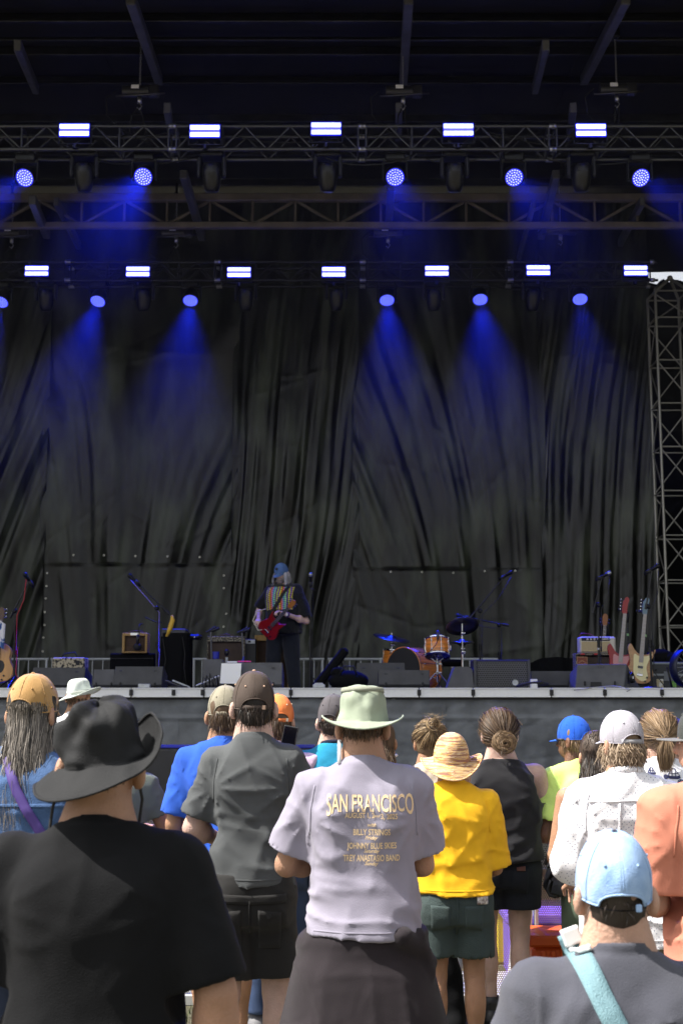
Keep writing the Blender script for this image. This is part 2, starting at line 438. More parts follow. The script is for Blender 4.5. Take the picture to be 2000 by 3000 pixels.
# ---------------------------------------------------------------- trusses
CYL = MB().tube((0, 0, 0), (0, 0, 1), 1, 10); CYLV, CYLF = CYL.v, CYL.f
_cyl = {}
def rod(name, p0, p1, r, m, parent):
    me = _cyl.get(m.name)
    if me is None:
        me = meshdata('tube', CYLV, CYLF, m, True); me.set_sharp_from_angle(angle=R(50)); _cyl[m.name] = me
    o = put(name, me, parent); off = wloc(parent)
    M, L = frame_to(p0, p1)
    o.matrix_local = Matrix.Translation(Vector(p0)-off) @ M.to_4x4() @ Matrix.Diagonal((r, r, L, 1))
    return o
def box_truss(name, label, x0, x1, y, zc, h, mod, joints, m, rc=.024, rd=.012, nd=3):
    t = thing(name, label, 'truss', ((x0+x1)/2, y, zc))
    for dy in (-h/2, h/2):
        for dz in (-h/2, h/2): rod('chord', (x0, y+dy, zc+dz), (x1, y+dy, zc+dz), rc, m, t)
    xs = [x0] + [j for j in joints if x0 < j < x1] + [x1]
    for a, b in zip(xs[:-1], xs[1:]):
        if b-a < .2: continue
        a += .05; b -= .05
        n = max(2, int(round((b-a)/(h*1.05)))); n += n % 2; st = (b-a)/n
        for k in range(n+1):
            if k in (0, n) or k % 4 == 2 or n <= 2:
                for dy in (-h/2, h/2): rod('upright', (a+k*st, y+dy, zc-h/2), (a+k*st, y+dy, zc+h/2), rd*1.25, m, t)
                for dz in (-h/2, h/2): rod('crosspiece', (a+k*st, y-h/2, zc+dz), (a+k*st, y+h/2, zc+dz), rd, m, t)
        for k in range(n):
            u, v = (zc-h/2, zc+h/2) if k % 2 == 0 else (zc+h/2, zc-h/2)
            for dy in (-h/2, h/2): rod('diagonal', (a+k*st, y+dy, u), (a+(k+1)*st, y+dy, v), rd, m, t)
        for xx in (a-.035, b+.035):
            for dy in (-h/2, h/2):
                for dz in (-h/2, h/2):
                    o = put('coupler', COUP, t); o.location = (xx-(x0+x1)/2, dy, dz)
    return t
COUP = meshdata('coupler', *(lambda b: (b.v, b.f))(MB().tube((-.03, 0, 0), (.03, 0, 0), .034, 10)), mat('coupler_steel', (.45, .45, .47), .35, .9), True)
DF = 15.5; DR = 19.2
zf = (XZ(1000, 386, DF)[1]+XZ(1000, 453, DF)[1])/2; hf = XZ(1000, 386, DF)[1]-XZ(1000, 453, DF)[1]
zb_ = (XZ(1000, 777, DR)[1]+XZ(1000, 830, DR)[1])/2; hb = XZ(1000, 777, DR)[1]-XZ(1000, 830, DR)[1]
fj = [XZ(px, 420, DF)[0] for px in (-80, 510, 1060, 1612, 2160)]
rj = [XZ(px, 803, DR)[0] for px in (-230, 205, 640, 1062, 1490, 1905)]
box_truss('front_truss', 'dull silver box truss carrying the five big strobe panels', -8, 8, DF, zf, hf, 2.4, fj, M_TRUSS)
box_truss('rear_truss', 'dark box truss carrying the seven smaller strobe panels', -8, XZ(1918, 803, DR)[0], DR, zb_, hb, 2.4, rj, M_TRUSSBLK, .02, .010)
for nm_, y_, zc_, h_, n_ in (('front_truss', DF, zf, hf, 14), ('rear_truss', DR, zb_, hb, 12)):
    tt_ = bpy.data.objects[nm_]; rg = np.random.RandomState(n_)
    for k in range(n_):
        xa = rg.uniform(-5.5, 4.5); L = rg.uniform(.5, 1.6); sg = rg.uniform(.04, .22); zz = zc_+rg.choice([-1, 1])*h_*.45; yy = y_+rg.uniform(-.1, .12)
        b = MB(); b.path([(xa+L*f, yy+.02*sin(f*9), zz-sg*4*f*(1-f)) for f in np.linspace(0, 1, 9)], .009, 5); b.build('cable', M_RUBBER, tt_, True)
# wide grey roof girder between them
gy = 18.9; gz1 = XZ(1000, 580, gy)[1]; gz0 = XZ(1000, 661, gy)[1]
gir = thing('roof_girder', 'brownish grey flat roof girder with wide zigzag braces between the two light rows', 'girder', (0, gy, gz0))
for z, hh in ((gz1, .12), (gz0, .10)):
    MB().box((0, gy, z), (18, .10, hh), .012).build('chord', M_STEEL, gir)
xv = [XZ(px, 620, gy)[0] for px in range(-260, 2400, 125)]
for k, x in enumerate(xv):
    MB().box((x, gy, (gz0+gz1)/2), (.035, .05, gz1-gz0-.10), .006).build('upright', M_STEEL, gir)
for k in range(len(xv)-1):
    a, b = (gz0+.04, gz1-.05) if k % 2 == 0 else (gz1-.05, gz0+.04)
    p0, p1 = Vector((xv[k]+.03, gy+.03, a)), Vector((xv[k+1]-.03, gy+.03, b)); M, L = frame_to(p0, p1)
    MB().box((p0+p1)/2, (.045, .04, L), .006, M).build('brace', M_STEEL, gir)
# lattice tower
ty = 20.2; txl, zb0 = XZ(1958, 1868, ty); ttop = XZ(1915, 848, ty)[1]
txl2 = XZ(1915, 848, ty)[0]; tx = (txl+txl2)/2; tw = .52
tw_t = thing('lattice_tower', 'square aluminium lattice tower standing at the edge of the stage', 'tower', (tx+tw/2, ty, DECK-.1))
tm_m = mat('tower_aluminium', (.34, .33, .29), .45, .7, var=.25, vscale=5)
for dx in (0, tw):
    for dy in (0, tw): rod('leg', (tx+dx, ty+dy, DECK-.1), (tx+dx, ty+dy, ttop), .024, tm_m, tw_t)
nb = 9; bh = (ttop-DECK-.1)/nb
for k in range(nb+1):
    z = min(ttop-.02, DECK+.35+k*bh)
    for a, b in (((0, 0), (tw, 0)), ((tw, 0), (tw, tw)), ((tw, tw), (0, tw)), ((0, tw), (0, 0))):
        rod('rung', (tx+a[0], ty+a[1], z), (tx+b[0], ty+b[1], z), .014, tm_m, tw_t)
        if k < nb:
            z2 = min(ttop-.05, z+bh)
            if k % 2: a2, b2 = a, b
            else: a2, b2 = b, a
            rod('brace', (tx+a2[0], ty+a2[1], z+.03), (tx+b2[0], ty+b2[1], z2-.03), .012, tm_m, tw_t)
apex = Vector((tx+tw*.62, ty+tw/2, XZ(1960, 800, ty)[1]))
for dx in (0, tw):
    for dy in (0, tw): rod('top_strut', (tx+dx, ty+dy, ttop), apex, .024, tm_m, tw_t)
MB().ball(apex, .05, 10).build('top_joint', tm_m, tw_t, True)

# ---------------------------------------------------------------- chain hoists
CHAINM = mat('chain_steel', (.45, .45, .45), .35, .9)
def link_mesh():
    b = MB(); pts = [(.010*cos(a), 0, .012*sin(a)+(.012 if sin(a) > 0 else -.012)) for a in np.linspace(0, 2*pi, 11)[:-1]]
    b.path(pts, .0042, 5, closed=True); return meshdata('link', b.v, b.f, CHAINM, True)
LINK = link_mesh()
def hoist(px, py, D, px_top, py_top, label, ang=0.):
    p = W(px, py, D); q = W(px_top, py_top, D)
    t = thing('chain_hoist', label, 'chain hoist', p, group='chain hoists holding up the trusses')
    m = MB(); m.tube((p.x-.22, p.y, p.z), (p.x+.12, p.y, p.z), .075, 14); m.box((p.x+.18, p.y, p.z), (.14, .13, .15), .02); m.build('motor', mat('hoist_body', (.04, .04, .045), .4, .4), t, auto=40)
    MB().box((p.x-.05, p.y-.077, p.z+.03), (.10, .006, .05), .002).build('plate', M_PAPER, t)
    m = MB(); m.tube((p.x-.30, p.y-.05, p.z-.09), (p.x+.33, p.y-.05, p.z-.05), .014, 8); m.build('bar', M_TRUSS, t, True)
    n = int((q.z-p.z-.08)/.036)
    for k in range(min(n, 60)):
        o = put('link', LINK, t); o.location = (0, 0, .09+.036*k); o.rotation_euler = (0, 0, (k % 2)*pi/2+.5)
    m = MB(); m.tube((p.x, p.y, p.z-.08), (p.x, p.y, p.z-.16), .03, 8); m.path([(p.x, p.y, p.z-.16), (p.x+.03, p.y, p.z-.2), (p.x, p.y, p.z-.25), (p.x-.03, p.y, p.z-.22)], .009, 6); m.build('hook', CHAINM, t, True)
    m = MB()
    m.path([(p.x-.02, p.y, p.z-.24), (p.x-.07, p.y-.16, p.z-.40), (p.x-.09, p.y-.16, p.z-.62)], .009, 6); m.path([(p.x+.02, p.y, p.z-.24), (p.x+.05, p.y+.16, p.z-.40), (p.x+.07, p.y+.16, p.z-.62)], .009, 6)
    m.build('sling', M_RUBBER, t, True)
    m = MB(); a0 = Vector((p.x-.30, p.y-.02, p.z)); m.path([a0, a0+Vector((-.12, -.03, -.12)), a0+Vector((-.10, -.03, -.35)), a0+Vector((.1, 0, -.55)), a0+Vector((.45, 0, -.72))], .008, 6); m.build('power_lead', M_RUBBER, t, True)
    m = MB(); m.box((q.x, q.y, q.z+.06), (.09, .1, .14), .02); m.tube((q.x, q.y, q.z+.12), (q.x, q.y, q.z+.3), .02, 8); m.build('top_clamp', M_BLACKMETAL, t, auto=40)
hoist(410, 268, DF, 412, 110, 'chain hoist with long bright chain near the guitarist end of the front truss')
hoist(1180, 268, DF, 1190, 110, 'middle chain hoist above the front truss, chain against the central rafter')
hoist(1805, 262, DF, 1803, 110, 'chain hoist above the front truss nearest the lattice tower')
hoist(36, 683, DR, 36, 590, 'low chain hoist above the rear truss, farthest from the tower')
hoist(517, 682, DR, 517, 590, 'low chain hoist above the rear truss, behind a slanting rafter')
hoist(1136, 682, DR, 1156, 540, 'low chain hoist above the rear truss, near the girder middle')
hoist(1640, 674, DR, 1643, 520, 'low chain hoist above the rear truss, nearest the tower')

# ---------------------------------------------------------------- lamps
def emat(name, col, st):
    return mat(name, (.02, .02, .02), .4, emit=col, estr=st)
E_BAR = emat('strobe_tube_light', (.36, .41, 1.0), 2.8)
E_MID = emat('strobe_strip_light', (.16, .15, .85), .8)
E_LED = emat('wash_led_light', (.50, .54, 1.0), 1.8)
E_LED2 = emat('small_wash_led_light', (.22, .27, 1.0), 1.6)
E_FACE = emat('wash_lens_glow', (.002, .006, 1.0), .75)
E_PLATE = emat('strobe_plate_light', (.002, .004, 1.0), .55)  # LED plate; its glow also stands in for blue bloom round the strobe
LAMPB = mat('lamp_body', (.007, .007, .008), .38, .1)
def strobe(px, py, wpx, D, label, group):
    p = W(px, py, D); s = wpx/88*.375*D/15.5
    t = thing('strobe_light', label, 'strobe light', p, group=group)
    w_, h_ = s, s*.44
    tilt = Matrix.Identity(3)
    def B(name, c, size, m, bev=.004):
        b = MB(); b.box((0, 0, 0), size, bev); o = b.build(name, m, t, world=False); o.location = tilt @ Vector(c); return o
    B('housing', (0, .06, 0), (w_*1.06, .10, h_*1.15), LAMPB, .01)
    B('lit_plate', (0, .012, 0), (w_*1.05, .012, h_*1.14), E_PLATE, .003)
    B('tube', (0, .004, h_*.295), (w_, .012, h_*.34), E_BAR)
    B('tube', (0, .004, -h_*.295), (w_, .012, h_*.34), E_BAR)
    for k in (-1, 0, 1): B('led_strip', (0, .004, k*h_*.075), (w_, .010, h_*.045), E_MID, .002)
    m = MB()
    for sx in (-1, 1): m.box((p.x+sx*w_*.56, p.y+.07, p.z-h_*.45), (.013, .05, h_*1.1), .003)
    m.box((p.x, p.y+.07, p.z-h_*1.0), (w_*1.14, .05, .012), .003); m.tube((p.x, p.y+.07, p.z-h_*1.0), (p.x, p.y+.07, p.z-h_*1.35), .03, 10)
    m.build('yoke', LAMPB, t)
    L = bpy.data.lights.new('glow', 'POINT'); L.energy = .8*(D/15.5)**1.0*w_/.375; L.color = (.015, .03, 1.0); L.shadow_soft_size = .12
    lo = bpy.data.objects.new('glow', L); C.objects.link(lo); lo.parent = t; lo.location = (0, -.16, 0)
    return t
OR = ['first', 'second', 'third', 'fourth', 'fifth', 'sixth', 'seventh']
for k, (px, py) in enumerate(((1730, 380), (1342, 379), (955, 376), (600, 383), (218, 380))):
    strobe(px, py, 88, DF-.30, f'large blue-white strobe panel on the front truss, {OR[k]} from the lattice tower side', 'large strobe panels on the front truss')
for k, (px, py) in enumerate(((1861, 792), (1576, 791), (1279, 793), (977, 796), (700, 797), (404, 795), (108, 793))):
    strobe(px, py, 67, DR-.27, f'small blue-white strobe panel on the rear truss, {OR[k]} from the lattice tower', 'small strobe panels on the rear truss')
def wash(px, py, dpx, D, roll, label, group, power, aim=(0, -.78, -.63)):
    """lit LED wash head hanging below the truss; local -Z of the head looks along aim"""
    p = W(px, py, D); s = dpx/57*.235*D/15.5; r = s/2
    t = thing('wash_light', label, 'wash light', p, group=group)
    a = Vector(aim).normalized(); a.x += roll; a.normalize()
    M = (a).to_track_quat('Z', 'Y').to_matrix()
    m = MB(); m.lathe([(r*.55, -.24), (r*.85, -.2), (r*1.02, -.12), (r*1.06, -.02), (r*1.06, .004), (r*.99, .004), (r*.99, -.004)], 28, M, p); m.lathe([(0.001, -.245), (r*.55, -.24)], 28, M, p); m.build('head', LAMPB, t, True)
    m = MB(); m.lathe([(.0005, -.003), (r*.99, -.003)], 28, M, p); m.build('lens', E_FACE, t)
    m = MB(); pts = [(0, 0)]
    for ring, n in ((1, 6), (2, 12), (3, 18)): pts += [(r*.27*ring*cos(2*pi*i/n+ring*.3), r*.27*ring*sin(2*pi*i/n+ring*.3)) for i in range(n)]
    for (x, y) in pts: m.lathe([(.0002, .006), (r*.056, .005), (r*.064, -.002)], 8, M, p + M @ Vector((x, y, 0)))
    m.build('led', E_LED if dpx > 50 else E_LED2, t, kind='stuff')
    m = MB(); top = s*1.05
    for sx in (-1, 1): m.box((p.x+sx*r*1.28, p.y+.06, p.z+top*.42), (r*.22, .08, top*1.0), .01)
    m.box((p.x, p.y+.06, p.z+top*.95), (r*2.8, .10, .05), .012); m.build('yoke', LAMPB, t)
    m = MB(); m.box((p.x, p.y+.06, p.z+top*1.12), (r*2.2, .18, .10), .015); m.build('base', LAMPB, t)
    L = bpy.data.lights.new('beam', 'SPOT'); L.energy = power; L.color = (.004, .022, 1.0); L.spot_size = R(30 if dpx > 50 else 42); L.spot_blend = 1.0; L.shadow_soft_size = r*.8
    lo = bpy.data.objects.new('beam', L); C.objects.link(lo); lo.parent = t; lo.location = a*.03; lo.rotation_euler = (-a).to_track_quat('Z', 'Y').to_euler()
    return t
FP = 4200; RP = 3000
for k, (px, py, ro, pw) in enumerate(((1876, 521, .18, .25), (1505, 520, .08, .35), (1157, 519, 0, .35), (420, 518, -.05, 1.0), (73, 521, -.16, .5))):
    wash(px, py, 57, DF-.05, ro, f'glowing blue LED wash head under the front truss, {OR[k]} from the lattice tower side', 'lit wash heads under the front truss', FP*pw)
for k, (px, py, ro, pw) in enumerate(((1698, 877, .03, .3), (1406, 878, 0, 1.0), (1133, 880, -.02, .9), (558, 881, .0, 1.0), (287, 883, .10, 1.0), (3, 885, .12, 1.))):
    wash(px, py, 46, DR-.05, -ro, f'small glowing blue wash head under the rear truss, {OR[k]} from the lattice tower', 'lit wash heads under the rear truss', RP*pw, (0, -.52, -.85))
def moving_head(px, py, hpx, D, label, group):
    p = W(px, py, D); s = hpx/100*.44*D/15.5
    t = thing('moving_head', label, 'moving head light', p, group=group)
    m = MB(); m.box((p.x, p.y, p.z+s*.62), (s*.72, .20, s*.22), .02); m.build('base', LAMPB, t)
    m = MB()
    for sx in (-1, 1): MB().box((p.x+sx*s*.36, p.y, p.z+s*.22), (s*.11, .10, s*.62), .02).build('yoke_arm', mat('yoke_plastic', (.016, .016, .018), .5), t)
    M = RX(.25)
    m = MB(); m.lathe([(.001, s*.34), (s*.20, s*.33), (s*.27, s*.22), (s*.28, 0), (s*.25, -s*.3), (s*.20, -s*.46), (s*.15, -s*.5), (.001, -s*.47)], 24, M, p); m.build('head', LAMPB, t, True)
    m = MB()
    for k in range(5): m.box((p.x, p.y-s*.27, p.z+s*(.22-.05*k)), (s*.30, .012, s*.02), .002)
    m.build('vent', mat('vent_grey', (.02, .02, .02), .5), t, kind='stuff')
for k, px in enumerate((1702, 1331, 960, 620, 247)):
    moving_head(px, 512, 100, DF-.02, f'unlit black moving head under the front truss, {OR[k]} from the lattice tower side', 'unlit moving heads under the front truss')
for k, px in enumerate((1560, 1270, 985, 720, 420, 135)):
    moving_head(px, 872, 76, DR-.02, f'unlit black moving head under the rear truss, {OR[k]} from the lattice tower', 'unlit moving heads under the rear truss')
# smoke hanging in the stage house
sv = bpy.data.materials.new('stage_smoke_volume'); sv.use_nodes = True; N = sv.node_tree; N.nodes.clear()
pv = N.nodes.new('ShaderNodeVolumePrincipled'); out = N.nodes.new('ShaderNodeOutputMaterial'); N.links.new(pv.outputs[0], out.inputs['Volume'])
pv.inputs['Color'].default_value = (.9, .9, .95, 1); pv.inputs['Density'].default_value = .01
tcs = N.nodes.new('ShaderNodeTexCoord'); sps = N.nodes.new('ShaderNodeSeparateXYZ'); mrs = N.nodes.new('ShaderNodeMapRange'); mrs.interpolation_type = 'SMOOTHSTEP'
mrs.inputs[1].default_value = 3.6; mrs.inputs[2].default_value = 8.6; mrs.inputs[3].default_value = 0.; mrs.inputs[4].default_value = .0085
N.links.new(tcs.outputs['Object'], sps.inputs[0]); N.links.new(sps.outputs[2], mrs.inputs[0]); N.links.new(mrs.outputs[0], pv.inputs['Density']); pv.inputs['Anisotropy'].default_value = .1
tag(MB().box((0, 18.25, 8.45), (27.2, 10.5, 9.9)).build('smoke', sv), kind='stuff')
# ---------------------------------------------------------------- things on the stage
def px2m(D): return 3793.0/D
def zat(py, D): return XZ(1000, py, D)[1]
def xat(px, D, py=1980): return XZ(px, py, D)[0]
def hexgrid(x0, x1, z0, z1, y, p, fill=.78):
    """perforated sheet: real hexagonal holes; returns V,F in the x,z plane"""
    V = []; F = []; Rr = p/sqrt(3); ri = Rr*fill; dz = p*sqrt(3)/2
    nx = int((x1-x0)/p); nz = int((z1-z0)/dz)
    for j in range(nz):
        for i in range(nx):
            cx = x0+(i+.5+.5*(j % 2))*p; cz = z0+(j+.5)*dz
            if cx > x1-p*.4: continue
            b = len(V)
            for k in range(6):
                a = pi/6+k*pi/3; V.append((cx+Rr*cos(a), y, cz+Rr*sin(a)))
            for k in range(6):
                a = pi/6+k*pi/3; V.append((cx+ri*cos(a), y, cz+ri*sin(a)))
            F += [(b+k, b+(k+1) % 6, b+6+(k+1) % 6, b+6+k) for k in range(6)]
    return V, F
def wedge(px0, px1, pyt, D, label, m=None, rot=0., depth=.5, grille=False, ports=True, slant=.09):
    m = m or M_CASE
    x0, x1 = xat(px0, D), xat(px1, D); h = zat(pyt, D)-DECK; L = x1-x0
    t = thing('monitor_wedge', label, 'stage monitor', ((x0+x1)/2, D+depth/2, DECK), rot, 'monitor wedges along the stage front')
    pr = [(-depth/2+.03, .012), (-depth/2, .05), (-depth/2+slant, h), (-depth/2+slant+.07, h), (depth/2, .16), (depth/2, .012)]
    b = MB(); n = len(pr); e = .008
    V = []
    for sx, ins in ((-1, e), (-1, 0), (1, 0), (1, e)):
        xx = sx*(L/2) if ins else sx*(L/2-e)
        cy = sum(p[0] for p in pr)/n; cz = sum(p[1] for p in pr)/n
        for (y, z) in pr:
            k = 1-ins*2.5
            V.append((xx, cy+(y-cy)*k, cz+(z-cz)*k))
    F = [tuple(range(n)), tuple(range(3*n, 4*n))[::-1]]
    for r in range(3): F += [(r*n+i, (r+1)*n+i, (r+1)*n+(i+1) % n, r*n+(i+1) % n) for i in range(n)]
    b.add(V, F); b.build('cabinet', m, t, world=False)
    gV = MB(); gV.box((0, .12, h*.62), (L-.06, .02, .02), .004); gV.build('grille', M_BLACK, t, world=False)
    if ports:
        for sx in (-1, 1):
            hb = MB(); hb.box((sx*L*.36, -depth/2+.022, h*.80), (.035, .012, .008), .002); hb.box((sx*L*.36, -depth/2+.0, .05), (.018, .02, .05), .005); hb.build('fitting', M_BLACK, t, world=False)
    hb = MB()
    hb.lathe([(.001, 0), (.075, 0), (.08, .006)], 16, RY(pi/2), (L/2-.004, -.02, h*.45)); hb.build('handle_cup', M_BLACK, t, world=False)
    for yy in (-depth/2+.06, depth/2-.06):
        for sx in (-1, 1): f = MB().tube((sx*(L/2-.06), yy, -.001), (sx*(L/2-.06), yy, .014), .018, 8); f.build('foot', M_RUBBER, t, world=False)
    return t
wedge(92, 246, 1955, 14.6, 'dull charcoal wedge standing under the worn cream amplifier head', M_CASE)
wedge(274, 336, 1961, 14.5, 'short lighter grey wedge side by side with a darker slanted one', M_CASELT, slant=.02)
wa = wedge(334, 474, 1952, 14.4, 'slant-ended grey wedge in front of the draped black plinth', M_CASE, rot=.0)
wedge(594, 652, 1931, 14.6, 'upright grey monitor behind the white paper sheet', M_CASELT, slant=.02)
wm = wedge(644, 826, 1941, 14.2, 'grey wedge at the guitarist feet with white sheet taped on it', M_CASELT, slant=.05)
wedge(1045, 1186, 1941, 15.4, 'dark wedge behind another one in front of the bass drum', M_CASE)
wedge(1109, 1258, 1963, 14.3, 'plain grey wedge in front of the orange bass drum', M_CASE, slant=.03)
wedge(1555, 1680, 1966, 14.6, 'low dark wedge between the grille-fronted monitor and big wedge', M_CASE, slant=.02)
# the big wedge with its end panel showing
D = 14.2
bw = thing('monitor_wedge', 'largest bluish grey wedge with round handle hole, below the amplifier stack', 'stage monitor', (xat(1760, D), D+.25, DECK), 0, 'monitor wedges along the stage front')
x0, x1, xe_ = xat(1682, D), xat(1832, D), xat(1888, D); h = zat(1943, D)-DECK; ox = xat(1760, D)
V = [(x0-ox, -.25, .0), (x1-ox-.03, -.25, 0), (x1-ox+.05, -.10, h), (x0-ox+.06, -.10, h),
     (xe_-ox+.06, .22, 0), (xe_-ox-.02, .22, .14), (x0-ox, .25, 0), (x0-ox, .25, .14)]
F = [(0, 1, 2, 3), (1, 4, 5, 2), (3, 2, 5, 7), (0, 3, 7, 6), (4, 6, 7, 5), (0, 6, 4, 1)]
o = mobj('cabinet', V, F, M_CASELT, bw, False); bv = o.modifiers.new('b', 'BEVEL'); bv.width = .012; bv.segments = 2
c = Vector(((x1-ox+xe_-ox)/2-.002, -.06, h*.45)); nrm = Vector((.47+.0, -.26, .06)).normalized()
hb = MB(); Mh = nrm.to_track_quat('Z', 'Y').to_matrix(); hb.lathe([(.001, .012), (.055, .012), (.062, .02), (.062, -.01)], 18, Mh, c); hb.build('handle_cup', M_BLACK, bw, world=False)
hb = MB(); hb.box(c+nrm*.016, (.02, .01, .03), .003); hb.build('handle_bar', M_WHITE, bw, world=False)
hb = MB(); hb.box((-.06, -.246, .05), (.12, .012, .05), .004); hb.build('socket_recess', M_BLACK, bw, world=False)
hb = MB()
for sx in (-.2, .13): hb.box((sx+.02, -.235, .06), (.022, .018, .05), .005)
hb.build('foot', M_BLACK, bw, world=False)
for k in range(3): hb = MB().tube((-.01+.03*k, -.142, h*.86), (-.01+.03*k, -.136, h*.86), .005, 8).build('screw', M_BLACK, bw, world=False)
# grille-fronted monitor
D = 14.1
x0, x1 = xat(1388, D), xat(1555, D); h = zat(1932, D)-DECK
gm_ = thing('grille_monitor', 'black stage monitor facing the crowd with honeycomb metal grille', 'stage monitor', ((x0+x1)/2, D+.2, DECK))
MB().box((0, .03, h/2), (x1-x0, .34, h), .012).build('cabinet', M_BLACK, gm_, world=False)
V, F = hexgrid(-(x1-x0)/2+.035, (x1-x0)/2-.03, .02, h-.015, -.152, .026, .66)
go = mobj('grille', V, F, mat('grille_steel', (.10, .10, .105), .5, .4), gm_, False); go['kind'] = 'stuff'
for sx in (-1, 1): MB().box((sx*((x1-x0)/2-.016), -.155, h/2), (.03, .02, h-.004), .004).build('grille_edge', M_CASE, gm_, world=False)
MB().lathe([(.001, 0), (.03, 0), (.034, .01)], 14, RX(pi/2), (.14, -.156, .07)).build('badge', M_GALV, gm_, world=False)
x0, x1 = xat(1334, D), xat(1386, D); h = zat(1953, D)-DECK
sm_ = thing('side_monitor', 'narrow grey monitor end panel beside the honeycomb grille', 'stage monitor', ((x0+x1)/2, D+.2, DECK))
m = MB(); m.prism([(-.19, 0), (.10, 0), (.11, .02), (.10, .06), (.09, h-.03), (.05, h), (-.10, h), (-.15, .12)], .3, RX(pi/2), (.0, .15, 0)); m.build('cabinet', M_CASELT, sm_, world=False)
MB().box((.10, -.04, h*.55), (.03, .12, h*.5), .01).build('handle', M_BLACK, sm_, world=False)

# papers and small items
x0, z0 = XZ(645, 2002, 14.18); x1, z1 = XZ(707, 1943, 14.18)
pp = tag(mobj('paper_sheet', [(x0, 14.16, z0), (x1-.01, 14.16, z0-.006), (x1, 14.21, z1), (x0+.01, 14.205, z1), (x0, 14.162, z0), (x1-.01, 14.162, z0-.006), (x1, 14.212, z1), (x0+.01, 14.207, z1)],
   [(0, 1, 2, 3), (7, 6, 5, 4), (0, 4, 5, 1), (2, 6, 7, 3), (1, 5, 6, 2), (0, 3, 7, 4)], M_PAPER, None, False), 'blank white paper sheet taped to the grey wedge by the guitarist', 'paper')
def small(name, label, cat, build_fn, m, loc):
    t = thing(name, label, cat, loc); b = MB(); build_fn(b); b.build(name+'_body', m, t, world=False, auto=40); return t
p = W(716, 1938, 14.32); small('pink_tape', 'strip of bright pink tape on the wedge top beside the paper', 'tape', lambda b: b.box((0, 0, 0), (.15, .03, .012), .003), mat('pink_tape', (.85, .07, .30), .5), p)
small('white_card', 'small white card standing on the wedge behind the paper', 'card', lambda b: b.box((0, 0, 0), (.11, .006, .02), .001), M_PAPER, W(680, 1940, 14.36))

# box amplifiers
def speckle(name, c1, c2, sc, th=.5):
    if name in MATS: return MATS[name]
    m = mat(name, c1, .7); N, b = nodes_of(m)
    tc = N.nodes.new('ShaderNodeTexCoord'); n = N.nodes.new('ShaderNodeTexNoise'); n.inputs['Scale'].default_value = sc; n.inputs['Detail'].default_value = 8
    r = N.nodes.new('ShaderNodeValToRGB'); r.color_ramp.elements[0].position = th-.03; r.color_ramp.elements[1].position = th+.03
    r.color_ramp.elements[0].color = (*c1, 1); r.color_ramp.elements[1].color = (*c2, 1)
    N.links.new(tc.outputs['Object'], n.inputs['Vector']); N.links.new(n.outputs['Fac'], r.inputs[0]); N.links.new(r.outputs[0], b.inputs['Base Color'])
    return m
TWEED = mat('tweed_cover', (.42, .26, .09), .75, var=.18, vscale=60, bump=.3, bscale=300)
GRILLBR = mat('brown_grille_cloth', (.075, .045, .028), .8, bump=.6, bscale=160, stretch=(.15, .15, 3), var=.25, vscale=120)
def amp(name, label, px0, px1, py0, py1, D, cover, grille, depth=.24, z0=None, rail=.10, top=.16, cat='amplifier', handle=True):
    x0, x1 = xat(px0, D), xat(px1, D); zb, zt = zat(py1, D), zat(py0, D)
    if z0 is not None: zb = z0
    w_, h_ = x1-x0, zt-zb
    t = thing(name, label, cat, ((x0+x1)/2, D, zb))
    fr = rail*w_
    for sx in (-1, 1): MB().box((sx*(w_/2-fr/2), 0, h_/2), (fr, depth, h_), .008).build('side_board', cover, t, world=False)
    MB().box((0, 0, h_-top*h_/2), (w_-2*fr+.004, depth-.004, top*h_), .006).build('top_board', cover, t, world=False)
    MB().box((0, 0, .04*h_), (w_-2*fr+.004, depth-.004, .08*h_), .006).build('bottom_board', cover, t, world=False)
    MB().box((0, .02, h_*.47), (w_-2*fr, depth-.06, h_*.86), .003).build('grille_cloth', grille, t, world=False)
    MB().box((0, depth/2-.012, h_*.5), (w_-.02, .01, h_-.02)).build('back_panel', cover, t, world=False)
    if handle:
        b = MB(); b.path([(-.10, 0, h_), (-.09, 0, h_+.02), (0, 0, h_+.028), (.09, 0, h_+.02), (.10, 0, h_)], .009, 6); b.build('handle', mat('leather_brown', (.06, .025, .015), .5), t, True, world=False)
    return t, w_, h_
cs = thing('flight_case', 'black draped flight case carrying the tweed amplifier', 'case', (xat(392, 17.2), 17.3, DECK))
hc_ = zat(1915, 17.2)-DECK; wc = xat(458, 17.2)-xat(328, 17.2)
MB().box((0, 0, hc_/2), (wc, .5, hc_), .015).build('case_body', M_DRAPE, cs, world=False)
MB().box((0, -.255, hc_*.86), (wc-.02, .012, .02), .004).build('case_edge', M_BLACKMETAL, cs, world=False)
ta, w_, h_ = amp('tweed_amplifier', 'tweed combo amplifier with brown grille standing on the black flight case', 360, 434, 1855, 1916, 17.1, TWEED, GRILLBR, z0=DECK+hc_)
MB().box((0, -.122, h_*.93), (.12, .006, .035), .002).build('name_plate', M_CHROME, ta, world=False)
hm = thing('hanging_microphone', 'black microphone hung by its lead over the tweed amplifier front', 'microphone', (xat(400, 16.9), 16.93, zat(1895, 16.9)))
b = MB(); b.ball((0, 0, 0), .055, 14, (1, .7, .9)); b.build('mic_head', M_RUBBER, hm, True, world=False)
b = MB(); b.tube((0, 0, .04), (.005, 0, .16), .02, 10); b.build('mic_body', M_BLACK, hm, True, world=False)
b = MB(); b.path([(.005, 0, .16), (.01, -.01, .25), (.02, .03, .30), (.03, .2, .31)], .006, 6); b.build('lead', M_RUBBER, hm, True, world=False)
BRN = mat('worn_brown_cover', (.055, .036, .026), .8, var=.25, vscale=8, bump=.3, bscale=140)
SPK = speckle('worn_speckled_cover', (.02, .018, .016), (.35, .31, .22), 60, .52)
